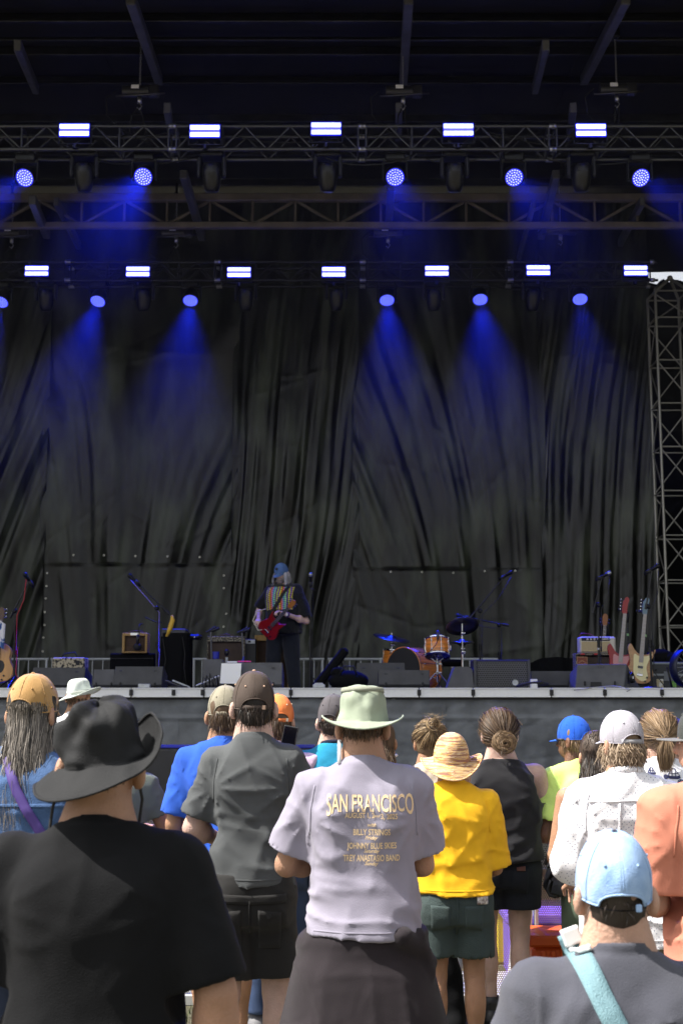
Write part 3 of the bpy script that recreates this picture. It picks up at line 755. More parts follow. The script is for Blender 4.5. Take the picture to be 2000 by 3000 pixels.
wa_, w_, h_ = amp('brown_amplifier', 'big worn brown grille amplifier with speckled edges behind small mic stands', 608, 718, 1865, 1942, 17.6, SPK, BRN, rail=.035, top=.10, z0=DECK)
tl = thing('dark_amplifier', 'slim black amplifier with pale top panel between brown amp and guitarist', 'amplifier', (xat(732, 17.8), 17.8, DECK))
hh = zat(1873, 17.8)-DECK
MB().box((0, 0, hh/2), (.19, .3, hh), .01).build('cabinet', M_BLACK, tl, world=False)
MB().box((-.0, -.155, hh-.04), (.155, .012, .055), .003).build('panel', M_GALV, tl, world=False)
MB().box((.0, -.163, hh-.04), (.04, .006, .03), .008).build('badge', M_BLACK, tl, world=False)
cb, w_, h_ = amp('tweed_cabinet', 'tall tweed speaker cabinet half hidden behind the guitarist legs', 747, 850, 1862, 1942, 17.9, TWEED, GRILLBR, rail=.07, top=.10, z0=DECK, handle=False)
WORN = speckle('worn_cream_black', (.02, .018, .016), (.52, .45, .28), 22, .47)
ch = thing('worn_amplifier_head', 'battered cream and black amplifier head above the dull wedge', 'amplifier', (xat(201, 16.6), 16.7, DECK)); hz = zat(1926, 16.6)-DECK; wz_ = xat(248, 16.6)-xat(153, 16.6)
MB().box((0, 0, hz/2), (wz_, .28, hz), .012).build('cabinet', WORN, ch, world=False)
MB().box((wz_*.30, -.143, hz-.07), (.05, .012, .06), .003).build('badge', M_BLACK, ch, world=False)
MB().box((-wz_*.1, -.143, hz-.16), (wz_*.45, .012, .03), .003).build('control_strip', M_BLACK, ch, world=False)
b = MB(); b.path([(-.12, 0, hz), (-.08, 0, hz+.05), (.05, 0, hz+.07), (.1, 0, hz)], .01, 6); b.build('handle', M_RUBBER, ch, True, world=False)
CREAM = mat('cream_tolex', (.62, .58, .47), .55, bump=.3, bscale=240, var=.06, vscale=5)
WHEAT = mat('wheat_grille', (.50, .40, .22), .8, bump=.5, bscale=220, var=.12, vscale=140)
cab, w_, h_ = amp('speaker_cabinet', 'worn brown speaker cabinet with tape and badge under the cream head', 1682, 1794, 1914, 1990, 16.8, SPK, BRN, rail=.03, top=.06, z0=DECK, handle=False)
ctop = DECK+h_
MB().box((-.17, -.125, h_*.80), (.13, .008, .09), .003).build('badge', mat('rust_badge', (.22, .06, .03), .6), cab, world=False)
b = MB(); b.path([(-.235, -.131, h_*.80-.045), (-.105, -.131, h_*.80-.045), (-.105, -.131, h_*.80+.045), (-.235, -.131, h_*.80+.045)], .005, 5, closed=True); b.path([(-.22, -.131, h_*.80-.03), (-.17, -.131, h_*.80), (-.12, -.131, h_*.80-.03)], .005, 5); b.build('badge_border', mat('badge_tan', (.6, .35, .18), .5), cab, True, world=False)
for dx in (-.32, .03): MB().box((dx*w_, -.124, h_*.97), (.05, .006, .02), .001).build('tape', mat('red_tape', (.5, .03, .03), .6), cab, world=False)
hd = thing('amplifier_head', 'cream amplifier head with wheat grille on the brown cabinet', 'amplifier', (xat(1748, 16.8), 16.8, ctop))
w2 = xat(1801, 16.8)-xat(1697, 16.8); h2 = zat(1866, 16.8)-ctop
MB().box((0, .0, h2/2), (w2, .24, h2), .02).build('cabinet', CREAM, hd, world=False)
MB().box((-.03, -.122, h2*.38), (w2*.80, .010, h2*.62), .006).build('grille_cloth', WHEAT, hd, world=False)
MB().box((-.03, -.122, h2*.83), (w2*.80, .010, h2*.20), .004).build('control_panel', M_BLACK, hd, world=False)
for k in range(4): MB().tube((-w2*.30+k*.045, -.127, h2*.83), (-w2*.30+k*.045, -.145, h2*.83), .013, 10).build('knob', CREAM, hd, world=False, smooth=False)
b = MB()
for k in range(5): b.box((w2*.13+k*.02, -.130, h2*.84), (.013, .004, .018), .001)
b.build('lettering', M_CHROME, hd, world=False, kind='stuff')
b = MB(); b.path([(-w2*.48, 0, h2), (-w2*.4, .02, h2+.05), (-w2*.15, .03, h2+.04), (w2*.0, .05, h2)], .006, 6); b.build('lead', mat('dark_red_lead', (.18, .02, .03), .5), hd, True, world=False)

# draped plinth with small mixer
D = 16.4
x0, x1 = xat(466, D), xat(556, D); hp = zat(1843, D)-DECK
pl = thing('draped_plinth', 'tall black draped plinth with a slim console on its top', 'plinth', ((x0+x1)/2, D+.2, DECK))
nx, nz = 90, 30
U = np.linspace(0, 2*pi, nx, endpoint=False); Z = np.linspace(0, hp-.05, nz)
u, z = np.meshgrid(U, Z, indexing='ij')
sqx = np.sign(np.cos(u))*np.abs(np.cos(u))**.35; sqy = np.sign(np.sin(u))*np.abs(np.sin(u))**.35
f = 1 + .05*np.sin(u*17+1.5*np.sin(u*3))*(1-z/hp)**.6 + .02*(1-z/hp)
V = np.stack([((x1-x0)/2*.95*sqx*f).ravel(), (.24*sqy*f).ravel(), z.ravel()], 1)
i, k = np.meshgrid(np.arange(nx), np.arange(nz-1), indexing='ij'); a = (i*nz+k).ravel(); b_ = (((i+1) % nx)*nz+k).ravel()
mobj('drape', V, np.stack([a, b_, b_+1, a+1], 1), M_DRAPE, pl)
MB().box((-.02, 0, hp-.05), ((x1-x0)*.80, .44, .11), .012).build('console', M_CASE, pl, world=False)
MB().box((.23, .05, hp-.09), (.16, .3, .06), .02).build('console_end', M_BLACK, pl, world=False)
MB().ball((.24, -.13, hp-.10), .014, 8).build('plug', M_CHROME, pl, True, world=False)
b = MB(); b.path([(.1, -.25, hp-.1), (.14, -.28, hp*.6), (.13, -.29, .3), (.18, -.3, .02)], .006, 6); b.path([(-.15, -.25, hp-.12), (-.10, -.29, hp*.5), (-.16, -.3, .05)], .006, 6); b.build('lead', M_RUBBER, pl, True, world=False)

# guard rails at the back of the deck
def guard(px0, px1, D, label, bars=None):
    x0, x1 = xat(px0, D, 1930), xat(px1, D, 1930); zt = zat(1931, D)
    t = thing('guard_rail', label, 'guard rail', ((x0+x1)/2, D, DECK), group='low metal guard rails behind the band')
    rod('top_rail', (x0, D, zt), (x1, D, zt), .021, M_GALV, t); rod('bottom_rail', (x0, D, DECK+.06), (x1, D, DECK+.06), .018, M_GALV, t)
    for x in (x0+.03, x1-.03): rod('post', (x, D, DECK), (x, D, zt), .022, M_GALV, t)
    n = max(2, int(round((x1-x0)/.16)))
    for k in range(1, n): rod('bar', (x0+(x1-x0)*k/n, D, DECK+.06), (x0+(x1-x0)*k/n, D, zt), .009, M_GALV, t)
guard(-60, 143, 19.6, 'pale guard rail behind the tall boom stand and acoustic guitar')
guard(150, 455, 19.6, 'pale guard rail behind the worn cream amplifier head')
guard(563, 770, 19.6, 'pale guard rail ending behind the brown amplifier')
guard(860, 950, 19.6, 'pale guard rail beside the guitarist leg and straight mic stand')
guard(960, 1120, 19.6, 'pale guard rail behind the folded dark case, beside the drums')
guard(1318, 1460, 19.6, 'pale guard rail behind the hi-hat stand')

# ---------------------------------------------------------------- microphone stands
STAND = mat('stand_black', (.022, .022, .024), .35, .5)
STEELB = mat('mic_steel', (.35, .36, .40), .3, .9)
def mic(t, p, d, pale=False):
    """hand microphone: p = head centre, d = direction from head to tail"""
    p = Vector(p); d = Vector(d).normalized()
    b = MB(); M = (-d).to_track_quat('Z', 'Y').to_matrix()
    b.lathe([(.001, .030), (.018, .025), (.027, .008), (.027, -.008), (.022, -.022)], 14, M, p); b.build('mic_grille', STEELB if pale else M_BLACKMETAL, t, True)
    b = MB(); b.lathe([(.022, -.022), (.023, -.03), (.019, -.04), (.014, -.18), (.001, -.182)], 12, M, p); b.build('mic_body', M_BLACKMETAL, t, True)
    b = MB(); q = p + d*.12; b.lathe([(.022, .03), (.022, -.03)], 10, M, q, cap=True); b.build('clip', M_RUBBER, t, True)
def stand(label, px, D, pytop, boom=None, micp=None, tail=None, base='tripod', pale=False, lead=None, lean=0., tape=None, pxtop=None):
    base_p = Vector((xat(px, D), D, DECK)); top = W(pxtop if pxtop is not None else px, pytop, D)
    t = thing('microphone_stand', label, 'microphone stand', base_p, group='microphone stands on the stage')
    mid = base_p.lerp(top, .55)
    rod('lower_tube', base_p+Vector((0, 0, .03)), mid, .013, STAND, t); rod('upper_tube', mid, top, .0085, STAND, t)
    m = MB(); dd = (top-base_p).normalized(); m.tube(mid-dd*.05, mid+dd*.04, .020, 10); m.build('clutch', M_BLACKMETAL, t, auto=40)
    if base == 'tripod':
        for k in range(3):
            a = k*2*pi/3+.5; rod('leg', base_p+Vector((0, 0, .16)), base_p+Vector((.3*cos(a), .3*sin(a), .012)), .010, STAND, t)
    else:
        m = MB(); m.lathe([(.001, .035), (.04, .034), (.12, .018), (.13, .0), (.001, 0)], 20, None, base_p); m.build('base', STAND, t, True)
    if boom:
        b0, b1 = W(*boom[0]), W(*boom[1])
        rod('boom', b0, b1, .0085, STAND, t)
        m = MB(); m.ball(top, .03, 10); m.tube(top+Vector((0, -.04, 0)), top+Vector((0, .04, 0)), .016, 8); m.build('knuckle', M_BLACKMETAL, t, auto=40)
        rod('counterweight', b0, b0.lerp(b1, .14), .016, STAND, t)
        d = (b0-b1).normalized()
        if micp is not None: d = Vector(micp)
        mic(t, b1-d*.10, d, pale)
        hp_ = b1-d*.1
    else:
        d = Vector((0, .25, -1)) if micp is None else Vector(micp)
        mic(t, top-d.normalized()*.12, d, pale); hp_ = top
    if tape:
        m = MB(); m.tube(base_p.lerp(top, tape), base_p.lerp(top, tape+.02), .0165, 10); m.build('tape_band', M_GALV, t)
    m = MB()
    a = mid.lerp(top, .2)
    m.path([hp_+Vector((.01, .02, -.05)), hp_.lerp(top, .5)+Vector((.05, .0, -.08)), top+Vector((.03, .0, -.05)), mid+Vector((.025, -.02, -.1)), base_p+Vector((.03, -.03, .5)), base_p+Vector((.02, -.04, .2)), base_p+Vector((.12, -.14, .01)), base_p+Vector((.4, .1, .008))], .0055, 6)
    m.build('lead', lead or M_RUBBER, t, True)
    return t
REDL = mat('red_lead', (.35, .015, .02), .5); PURL = mat('purple_lead', (.16, .13, .42), .5)
stand('black boom microphone stand with red lead beside the acoustic guitar', 44, 15.2, 1790, ((30, 1810, 15.2), (87, 1702, 15.2)), (.45, .3, -.7), lead=REDL)
s2 = stand('boom microphone stand with yellow clamp, leaning towards the tweed amplifier', 460, 15.6, 1782, ((497, 1800, 15.6), (398, 1704, 15.6)), None, lead=PURL)
q = W(499, 1812, 15.6); m = MB(); m.path([q+Vector((.02, 0, .04)), q+Vector((.03, 0, -.02)), q+Vector((-.0, 0, -.12)), q+Vector((-.04, 0, -.22))], .02, 8, rs=[.012, .03, .03, .014]); m.build('yellow_clamp', mat('yellow_clamp', (.62, .38, .03), .5), s2, True)
m = MB(); q = W(456, 1823, 15.6); m.path([q+Vector((-.13, 0, .06)), q, q+Vector((.08, 0, 0))], .008, 6); m.build('spare_arm', STAND, s2, True)
stand('straight microphone stand beside the guitarist', 908, 15.8, 1712, None, None, base='round', pale=True, pxtop=910)
stand('tall boom microphone stand reaching out over the drum kit', 1405, 17.0, 1790, ((1376, 1811, 17.0), (1478, 1688, 17.0)), (-.75, .2, -.45), lead=M_RUBBER)
stand('low boom microphone stand reaching level across the ride cymbal', 1461, 17.2, 1832, ((1490, 1833, 17.2), (1362, 1808, 17.2)), None)
stand('microphone stand with pale taped tube in front of the amplifier stack', 1752, 15.0, 1772, ((1736, 1794, 15.0), (1762, 1690, 15.0)), (-.85, .1, -.45), pale=True, tape=.47)
stand('tallest microphone stand standing on a round base by the lattice tower', 1907, 14.6, 1777, ((1890, 1785, 14.6), (1909, 1668, 14.6)), (-.6, .25, -.35), base='round', pxtop=1898)
# short amp stands in front of the brown amplifier
def short_stand(label, px, py0, pxt, pyt, D):
    a, b = Vector((xat(px, D), D, DECK)), W(pxt, pyt, D)
    t = thing('short_microphone_stand', label, 'microphone stand', a)
    rod('tube', a+Vector((0, 0, .02)), b, .012, mat('stand_grey', (.12, .12, .13), .4, .5), t)
    m = MB(); m.lathe([(.001, .03), (.1, .02), (.11, 0), (.001, 0)], 16, None, a); m.build('base', STAND, t, True)
    m = MB(); m.tube(b+Vector((-.05, 0, -.02)), b+Vector((.07, 0, .05)), .014, 10); m.tube(b+Vector((.02, 0, .0)), b+Vector((.11, -.03, .03)), .018, 10); m.ball(b, .022, 8); m.build('mic_body', M_BLACK, t, auto=50)
short_stand('short microphone stand at the near end of the brown amplifier', 622, 1940, 618, 1848, 16.6)
short_stand('short leaning microphone stand at the guitarist end of the brown amplifier', 718, 1940, 709, 1850, 16.6)
t_ = thing('instrument_microphone', 'small silver and black microphone low before the brown amplifier', 'microphone', W(664, 1930, 16.8))
b = MB(); b.tube((0, 0, -.3), (0, 0, .02), .018, 8); b.build('stem', M_GALV, t_, world=False); b = MB(); b.ball((0, 0, .08), .04, 10, (.8, .8, 1.2)); b.build('mic_head', M_BLACK, t_, True, world=False)
BLUEP = mat('blue_plastic', (.01, .02, .30), .4)
small('blue_cup', 'small blue cup on the upright grey monitor', 'cup', lambda b: b.lathe([(.001, 0), (.034, 0), (.04, .08), (.036, .08), (.03, .01), (.001, .01)], 14), BLUEP, Vector((xat(632, 14.75), 14.75, zat(1930, 14.75))))
small('blue_bottle', 'slanting blue bottle in front of the brown amplifier', 'bottle', lambda b: b.lathe([(.001, 0), (.035, 0), (.036, .22), (.014, .29), (.014, .33), (.001, .33)], 14, RY(.3)), BLUEP, Vector((xat(692, 16.3), 16.3, DECK+.12)))
small('footlight', 'pale flat box lying on the stage lip before the slanted wedge', 'box', lambda b: b.box((0, 0, .022), (.125, .06, .044), .006), M_GALV, Vector((xat(424, 13.6), 13.6, DECK)))
small('grey_stage_box', 'pale stage connector box on the lip by the folded case', 'box', lambda b: (b.box((0, 0, .02), (.13, .08, .04), .008), b.box((0, 0, .045), (.09, .05, .02), .005)), M_GALV, Vector((xat(934, 13.6), 13.6, DECK)))
small('cable_box', 'small white box with printed label behind the honeycomb monitor', 'box', lambda b: b.box((0, 0, .05), (.07, .07, .10), .006), M_WHITE, Vector((xat(1562, 13.9), 13.9, DECK)))
t_ = thing('pedal', 'pale foot pedals lying on the stage lip below the plinth', 'pedal', (xat(528, 13.7), 13.7, DECK))
for k in range(2): 
    o = MB().box((0, 0, 0), (.20, .06, .018), .005).build('plate', M_GALV if k else M_CASE, t_, world=False); o.location = (-.06+.07*k, .03*k, .045); o.rotation_euler = (0, .38, .2)
MB().box((-.02, .02, .012), (.2, .14, .024), .004).build('base', M_BLACK, t_, world=False)
t_ = thing('fallen_stand', 'thin grey stand tube lying aslant by the white paper', 'stand', (xat(610, 13.9), 13.9, DECK))
rod('tube', W(575, 2009, 13.9), W(642, 1980, 13.9), .009, M_GALV, t_)
b = MB()
for k in range(5): b.path([(xat(592+k*11, 13.8), 13.8+.03*k, DECK+.006), (xat(595+k*10, 13.8), 13.8, DECK+.12+.02*(k % 3)), (xat(602+k*9, 13.8), 13.84, DECK+.1), (xat(605+k*9, 13.8), 13.84, DECK+.006)], .006, 5)
t2 = tag(b.build('cable_tangle', M_RUBBER, None, True), 'tangle of thin black cables beside the white paper', 'cable')
b = MB(); P0 = [W(1512, 2011, 13.5), W(1530, 2005, 13.45), W(1548, 2001, 13.4), W(1568, 2000, 13.36), W(1590, 2006, 13.42)]
for k in range(3): b.path([p+Vector((.03*k, .02*k, .004*k)) for p in P0], .011, 6)
tag(b.build('cable_coil', M_RUBBER, None, True), 'thick black cables draped over the stage edge by the grille monitor', 'cable')
b = MB(); b.path([W(1680, 2022, 13.36), W(1740, 2014, 13.4), W(1790, 2010, 13.5), W(1820, 2013, 13.42), W(1845, 2021, 13.36), W(1835, 2026, 13.34)], .006, 6)
tag(b.build('grey_cable', mat('grey_cable', (.3, .3, .3), .5), None, True), 'thin grey cable looping on the edge below the big wedge', 'cable')

# folded dark case leaning behind the lip
t_ = thing('folded_case', 'black folded soft stand case leaning on its end beside the guard rail', 'case', (xat(965, 15.6), 15.6, DECK))
m = MB(); p0, p1 = Vector((-.18, 0, .02)), Vector((.20, .1, .50)); M, L = frame_to(p0, p1); m.box((p0+p1)/2, (.15, .10, L), .03, M); m.build('sleeve', M_DRAPE, t_, world=False)
m = MB(); p0, p1 = Vector((.26, .0, .04)), Vector((.14, .08, .40)); M, L = frame_to(p0, p1); m.box((p0+p1)/2, (.05, .06, L), .02, M); m.build('prop_leg', M_BLACK, t_, world=False)
t_ = thing('equipment_bag', 'low black equipment bag between the folded case and dark wedge', 'bag', (xat(1020, 15.2), 15.2, DECK))
m = MB(); m.ball((0, 0, .11), .16, 16, (1.5, .9, .75)); m.ball((-.12, 0, .2), .09, 12, (1, .8, .8)); m.build('bag_body', M_DRAPE, t_, True, world=False)
m = MB(); m.path([(-.1, -.12, .18), (-.05, -.14, .27), (.06, -.14, .27), (.1, -.12, .17)], .012, 6); m.build('strap', M_RUBBER, t_, True, world=False)
t_ = thing('draped_riser', 'low black draped heap behind the wedge and drum stands', 'riser', (xat(1590, 18), 18.0, DECK))
x, z = np.meshgrid(np.linspace(-.75, .65, 50), np.linspace(0, 1, 24), indexing='ij'); top = .30+.22*ss(-.6, .3, x)+.03*vnoise(x*5, 1., 2.)
mobj('cloth', np.stack([x.ravel(), (.3*z+.05*vnoise(x*7, 4., z*3)).ravel(), (top*z).ravel()], 1), gridF(50, 24), M_DRAPE, t_)
MB().box((-.05, .42, .2), (1.2, .2, .38), .02).build('riser_box', M_BLACK, t_, world=False)

# ---------------------------------------------------------------- drum kit
ORW = mat('orange_drum_wood', (.72, .24, .035), .28, var=.30, vscale=9, stretch=(.4, .4, 7), coat=.5, detail=6)
HEADD = mat('clear_drum_head', (.05, .045, .045), .25)
CYM = mat('cymbal_bronze', (.20, .17, .10), .30, .9, bump=.25, bscale=140, stretch=(1, 1, 1))
def drum(t, c, r, d, M, n=36, lugs=8, head=None, hoop=M_CHROME, front=None):
    """drum shell, axis along local Z of M from -d/2 to d/2"""
    b = MB(); b.lathe([(r*.985, -d/2), (r, -d/2+.004), (r, d/2-.004), (r*.985, d/2)], n, M, c); b.build('shell', ORW, t, True)
    for s_ in (-1, 1):
        b = MB(); z = s_*d/2; b.lathe([(r*1.0, z-.014), (r*1.035, z-.014), (r*1.04, z+.012), (r*1.02, z+.018), (r*.99, z+.012)], n, M, c); b.build('hoop', hoop, t, True)
        b = MB(); b.lathe([(.001, z+s_*.004), (r*.995, z+s_*.004)], n, M, c); b.build('drum_head', (front if s_ > 0 and front else head) or M_PAPER, t)
    for k in range(lugs):
        a = 2*pi*k/lugs+.25; b = MB(); q = Vector((r*1.03*cos(a), r*1.03*sin(a), 0))
        b.tube(c+M @ (q+Vector((0, 0, -d/2-.012))), c+M @ (q+Vector((0, 0, d/2+.012))), .004, 6)
        for s_ in (-.28, .28): b.box(c+M @ (q*.985+Vector((0, 0, s_*d))), (.02, .02, .035), .006, M)
        b.build('lug', M_CHROME, t)
D = 17.2
cb_ = W(1200, 2004, D); zbd = DECK+.30; rb = .285
bd = thing('bass_drum', 'orange wood bass drum with black front head on the floor', 'bass drum', (xat(1205, D), D, DECK))
Mb = Matrix.Rotation(-.72, 3, 'Z') @ RX(pi/2)
drum(bd, Vector((xat(1212, D), D, DECK+rb+.01)), rb, .44, Mb, 44, 10, mat('black_head', (.012, .012, .013), .45), ORW, mat('black_head', (0, 0, 0)))
for s_ in (-1, 1): rod('spur', (xat(1205, D)+s_*rb*.9, D-.05, DECK+.25), (xat(1205, D)+s_*(rb+.12), D-.25, DECK+.005), .009, M_CHROME, bd)
sn = thing('floor_tom', 'orange floor tom half hidden behind the bass drum', 'drum', (xat(1162, 17.9), 17.9, DECK))
c0 = Vector((xat(1163, 17.9), 17.9, (zat(1908, 17.9)+zat(1950, 17.9))/2)); drum(sn, c0, .20, .22, RX(.05) @ RY(.07), 32, 8)
for k in range(3): a = k*2.1; rod('leg', c0+Vector((.2*cos(a), .2*sin(a), .05)), (c0.x+.22*cos(a), c0.y+.22*sin(a), DECK), .008, M_CHROME, sn)
rt = thing('snare_drum', 'orange wood drum tilted on a chrome tripod stand', 'drum', (xat(1280, 16.6), 16.6, DECK))
c0 = W(1280, 1898, 16.6); Mt = RX(-.30)
drum(rt, c0, .158, .215, Mt, 36, 8, HEADD)
b = MB(); b.ball(c0+Mt @ Vector((0, -.159, .04)), .007, 8); b.build('air_vent', M_BLACK, rt)
for s_ in (-1, 1): b = MB(); b.box(c0+Vector((s_*.165, -.02, .0)), (.03, .05, .08), .012); b.build('strainer', M_CHROME, rt)
zt_ = c0.z-.14
rod('stand_tube', (c0.x, 16.6, DECK+.12), (c0.x, 16.6, zt_), .014, M_CHROME, rt)
for k in range(3):
    a = k*2*pi/3-.5*pi; rod('stand_leg', (c0.x, 16.6, DECK+.26), (c0.x+.26*cos(a), 16.6+.26*sin(a), DECK+.01), .009, M_CHROME, rt)
    rod('basket_arm', (c0.x, 16.6, zt_-.05), (c0.x+.15*cos(a), 16.6+.15*sin(a), zt_+.05), .007, M_CHROME, rt)
b = MB()
for z in (DECK+.24, DECK+.35, zt_-.06): b.tube((c0.x, 16.6, z-.02), (c0.x, 16.6, z+.02), .024, 10); b.box((c0.x+.035, 16.58, z), (.04, .02, .02), .004)
b.build('clamp', M_CHROME, rt, auto=40)
dm = thing('clip_microphone', 'small clip microphone on the rim of the tilted drum', 'microphone', W(1282, 1862, 16.4))
b = MB(); b.tube((0, 0, -.05), (0, 0, .045), .017, 10); b.build('mic_body', M_CASE, dm, True, world=False)
b = MB(); b.ball((0, 0, .05), .019, 10); b.build('mic_head', BLUEP, dm, True, world=False)
b = MB(); b.path([(0, 0, -.05), (-.03, -.02, -.12), (-.12, -.0, -.22), (-.2, .08, -.25)], .005, 6); b.build('lead', M_RUBBER, dm, True, world=False)
def cymbal_stand(label, px, D, pyc, wpx, roll, pitch, name='cymbal_stand', second=None):
    c = W(px, pyc, D); r = wpx/2/px2m(D); t = thing(name, label, 'cymbal', (c.x, D, DECK))
    M = RY(roll) @ RX(pitch)
    def cy(c, M, r):
        b = MB(); b.lathe([(.008, .035), (.04, .032), (.055, .012), (r*.6, .004), (r, -.010), (r, -.013), (r*.6, 0), (.055, .008), (.008, .031)], 40, M, c); b.build('cymbal', CYM, t, True)
    cy(c, M, r)
    if second: cy(c+Vector((0, 0, -.03)), RX(pitch) @ RY(roll) @ RX(pi), r)
    rod('upper_tube', (c.x, D, DECK+.5), c+Vector((0, 0, .07)), .007, M_CHROME, t); rod('lower_tube', (c.x, D, DECK+.1), (c.x, D, DECK+.55), .013, M_CHROME, t)
    b = MB()
    for z in (c.z-.10, DECK+.52, DECK+.3): b.tube((c.x, D, z-.025), (c.x, D, z+.025), .022, 10); b.ball((c.x+.03, D-.01, z), .018, 8)
    b.build('clamp', M_CHROME, t, True)
    for k in range(3): a = k*2*pi/3+.3; rod('leg', (c.x, D, DECK+.32), (c.x+.28*cos(a), D+.28*sin(a), DECK+.008), .009, M_CHROME, t)
    return t
cymbal_stand('dark tilted crash cymbal on a chrome stand above the floor tom', 1147, 17.7, 1868, 112, .20, .22)
cymbal_stand('dark ride cymbal on a chrome stand, highest of the cymbals', 1353, 17.0, 1833, 98, -.10, -.52)
cymbal_stand('pair of thin hi-hat cymbals on a stand beside the tilted drum', 1352, 17.6, 1879, 72, .0, .05, 'hi_hat', True)
small('drum_tuner', 'round pink drum key tag above the floor tom', 'drum key', lambda b: b.ball((0, 0, 0), .022, 12, (.7, .2, 1)), mat('pale_pink_tag', (.5, .3, .4), .5), W(1209, 1907, 17.6))
t_ = thing('drum_stool', 'black padded stool and case behind the tilted drum', 'stool', (xat(1325, 17.9), 17.9, DECK))
MB().lathe([(.001, .46), (.15, .45), (.16, .40), (.15, .36), (.001, .36)], 20).build('seat', M_DRAPE, t_, True, world=False)
m = MB(); m.tube((0, 0, 0), (0, 0, .37), .02, 10); m.build('stem', M_CHROME, t_, world=False)
for k in range(3): a = k*2.1; rod('leg', (xat(1325, 17.9), 17.9, DECK+.25), (xat(1325, 17.9)+.24*cos(a), 17.9+.24*sin(a), DECK+.01), .01, M_CHROME, t_)
MB().box((.12, -.4, .17), (.26, .2, .34), .03).build('case_box', M_BLACK, t_, world=False)

# ---------------------------------------------------------------- guitars
def smooth_outline(pts, n=6):
    """closed Catmull-Rom through 2d points"""
    o = []; m = len(pts)
    for i in range(m):
        p0, p1, p2, p3 = [Vector((*pts[(i+k-1) % m], 0)) for k in range(4)]
        for j in range(n):
            t = j/n; o.append(((2*p1 + (p2-p0)*t + (2*p0-5*p1+4*p2-p3)*t*t + (3*p1-p0-3*p2+p3)*t**3)*.5)[:2])
    return o
def guitar(name, label, loc, Mrot, body, bm, neckm, L, nut_w, body_d, headpts, hm, guard=None, gm_=None, nstr=4, cat='guitar', bev=.008, extras=True, boards=None):
    """local frame: x across, z along the neck (up), y depth (front = -y); origin at body bottom"""
    t = thing(name, label, cat, loc); T = Mrot
    out = smooth_outline(body); top = max(p[1] for p in body)
    Mp = T @ RX(pi/2)
    b = MB(); b.prism(out, body_d, Mp, T @ Vector((0, body_d/2, 0)))
    o = b.build('body', bm, t, world=False); bv = o.modifiers.new('b', 'BEVEL'); bv.width = bev; bv.segments = 3; bv.limit_method = 'ANGLE'; bv.angle_limit = R(50)
    zn0 = top*.55
    b = MB(); b.add([(-nut_w*.62, -body_d/2-.012, zn0), (nut_w*.62, -body_d/2-.012, zn0), (nut_w*.5, -body_d/2-.012, L), (-nut_w*.5, -body_d/2-.012, L),
                     (-nut_w*.4, -body_d/2+.016, zn0), (nut_w*.4, -body_d/2+.016, zn0), (nut_w*.35, -body_d/2+.01, L), (-nut_w*.35, -body_d/2+.01, L)],
                    [(0, 1, 2, 3), (7, 6, 5, 4), (1, 5, 6, 2), (0, 3, 7, 4), (3, 2, 6, 7), (0, 4, 5, 1)], T); b.build('neck', neckm, t, world=False)
    if boards:
        b = MB(); b.add([(-nut_w*.63, -body_d/2-.0135, zn0), (nut_w*.63, -body_d/2-.0135, zn0), (nut_w*.5, -body_d/2-.0135, L), (-nut_w*.5, -body_d/2-.0135, L), (-nut_w*.63, -body_d/2-.011, zn0), (nut_w*.63, -body_d/2-.011, zn0), (nut_w*.5, -body_d/2-.011, L), (-nut_w*.5, -body_d/2-.011, L)], [(0, 1, 2, 3), (0, 4, 5, 1), (1, 5, 6, 2), (3, 7, 4, 0)], T); b.build('fretboard', boards, t, world=False)
    b = MB(); b.prism(smooth_outline(headpts, 4), .016, Mp, T @ Vector((0, -body_d/2+.008, L))); b.build('headstock', hm, t, world=False)
    b = MB()
    for k in range(10): z = L-(L-zn0)*(1-2**(-(k+1)/12))*1.75; b.box(T @ Vector((0, -body_d/2-.0145, z)), (nut_w*1.02, .002, .002), 0, T)
    b.build('fret', M_GALV, t, world=False, kind='stuff')
    zb = top*.22
    for k in range(nstr):
        f = (k/(nstr-1)-.5) if nstr > 1 else 0
        b = MB(); b.tube(T @ Vector((f*nut_w*1.1, -body_d/2-.02, zb)), T @ Vector((f*nut_w*.75, -body_d/2-.016, L+.01)), .0012, 4); b.build('string', STEELB, t, world=False)
    if guard:
        b = MB(); b.prism(smooth_outline(guard, 4), .003, Mp, T @ Vector((0, -body_d/2+.001, 0))); b.build('scratchplate', gm_, t, world=False)
    if extras:
        b = MB(); b.box(T @ Vector((0, -body_d/2-.008, zb)), (nut_w*1.7, .012, .03), .003, T); b.build('bridge', M_CHROME, t, world=False)
        b = MB(); b.box(T @ Vector((0, -body_d/2-.006, top*.42)), (nut_w*1.5, .010, .03), .004, T); b.build('pickup', M_BLACK, t, world=False)
        for k in range(2): b = MB(); b.tube(T @ Vector((.09-.02*k, -body_d/2, top*.17-.05*k)), T @ Vector((.09-.02*k, -body_d/2-.018, top*.17-.05*k)), .011, 10); b.build('knob', M_BLACK, t, world=False)
    for k in range(nstr):
        sx = -1 if (nstr == 4 and cat == 'bass guitar') else (-1 if k % 2 else 1); zz = L+.04+(k*.042 if cat == 'bass guitar' else (k//2)*.045)
        b = MB(); b.tube(T @ Vector((sx*.016, -body_d/2, zz)), T @ Vector((sx*.052, -body_d/2, zz+.008)), .005, 6); b.ball(T @ Vector((sx*.058, -body_d/2, zz+.009)), .013, 8); b.build('tuner', M_CHROME, t, world=False)
    return t
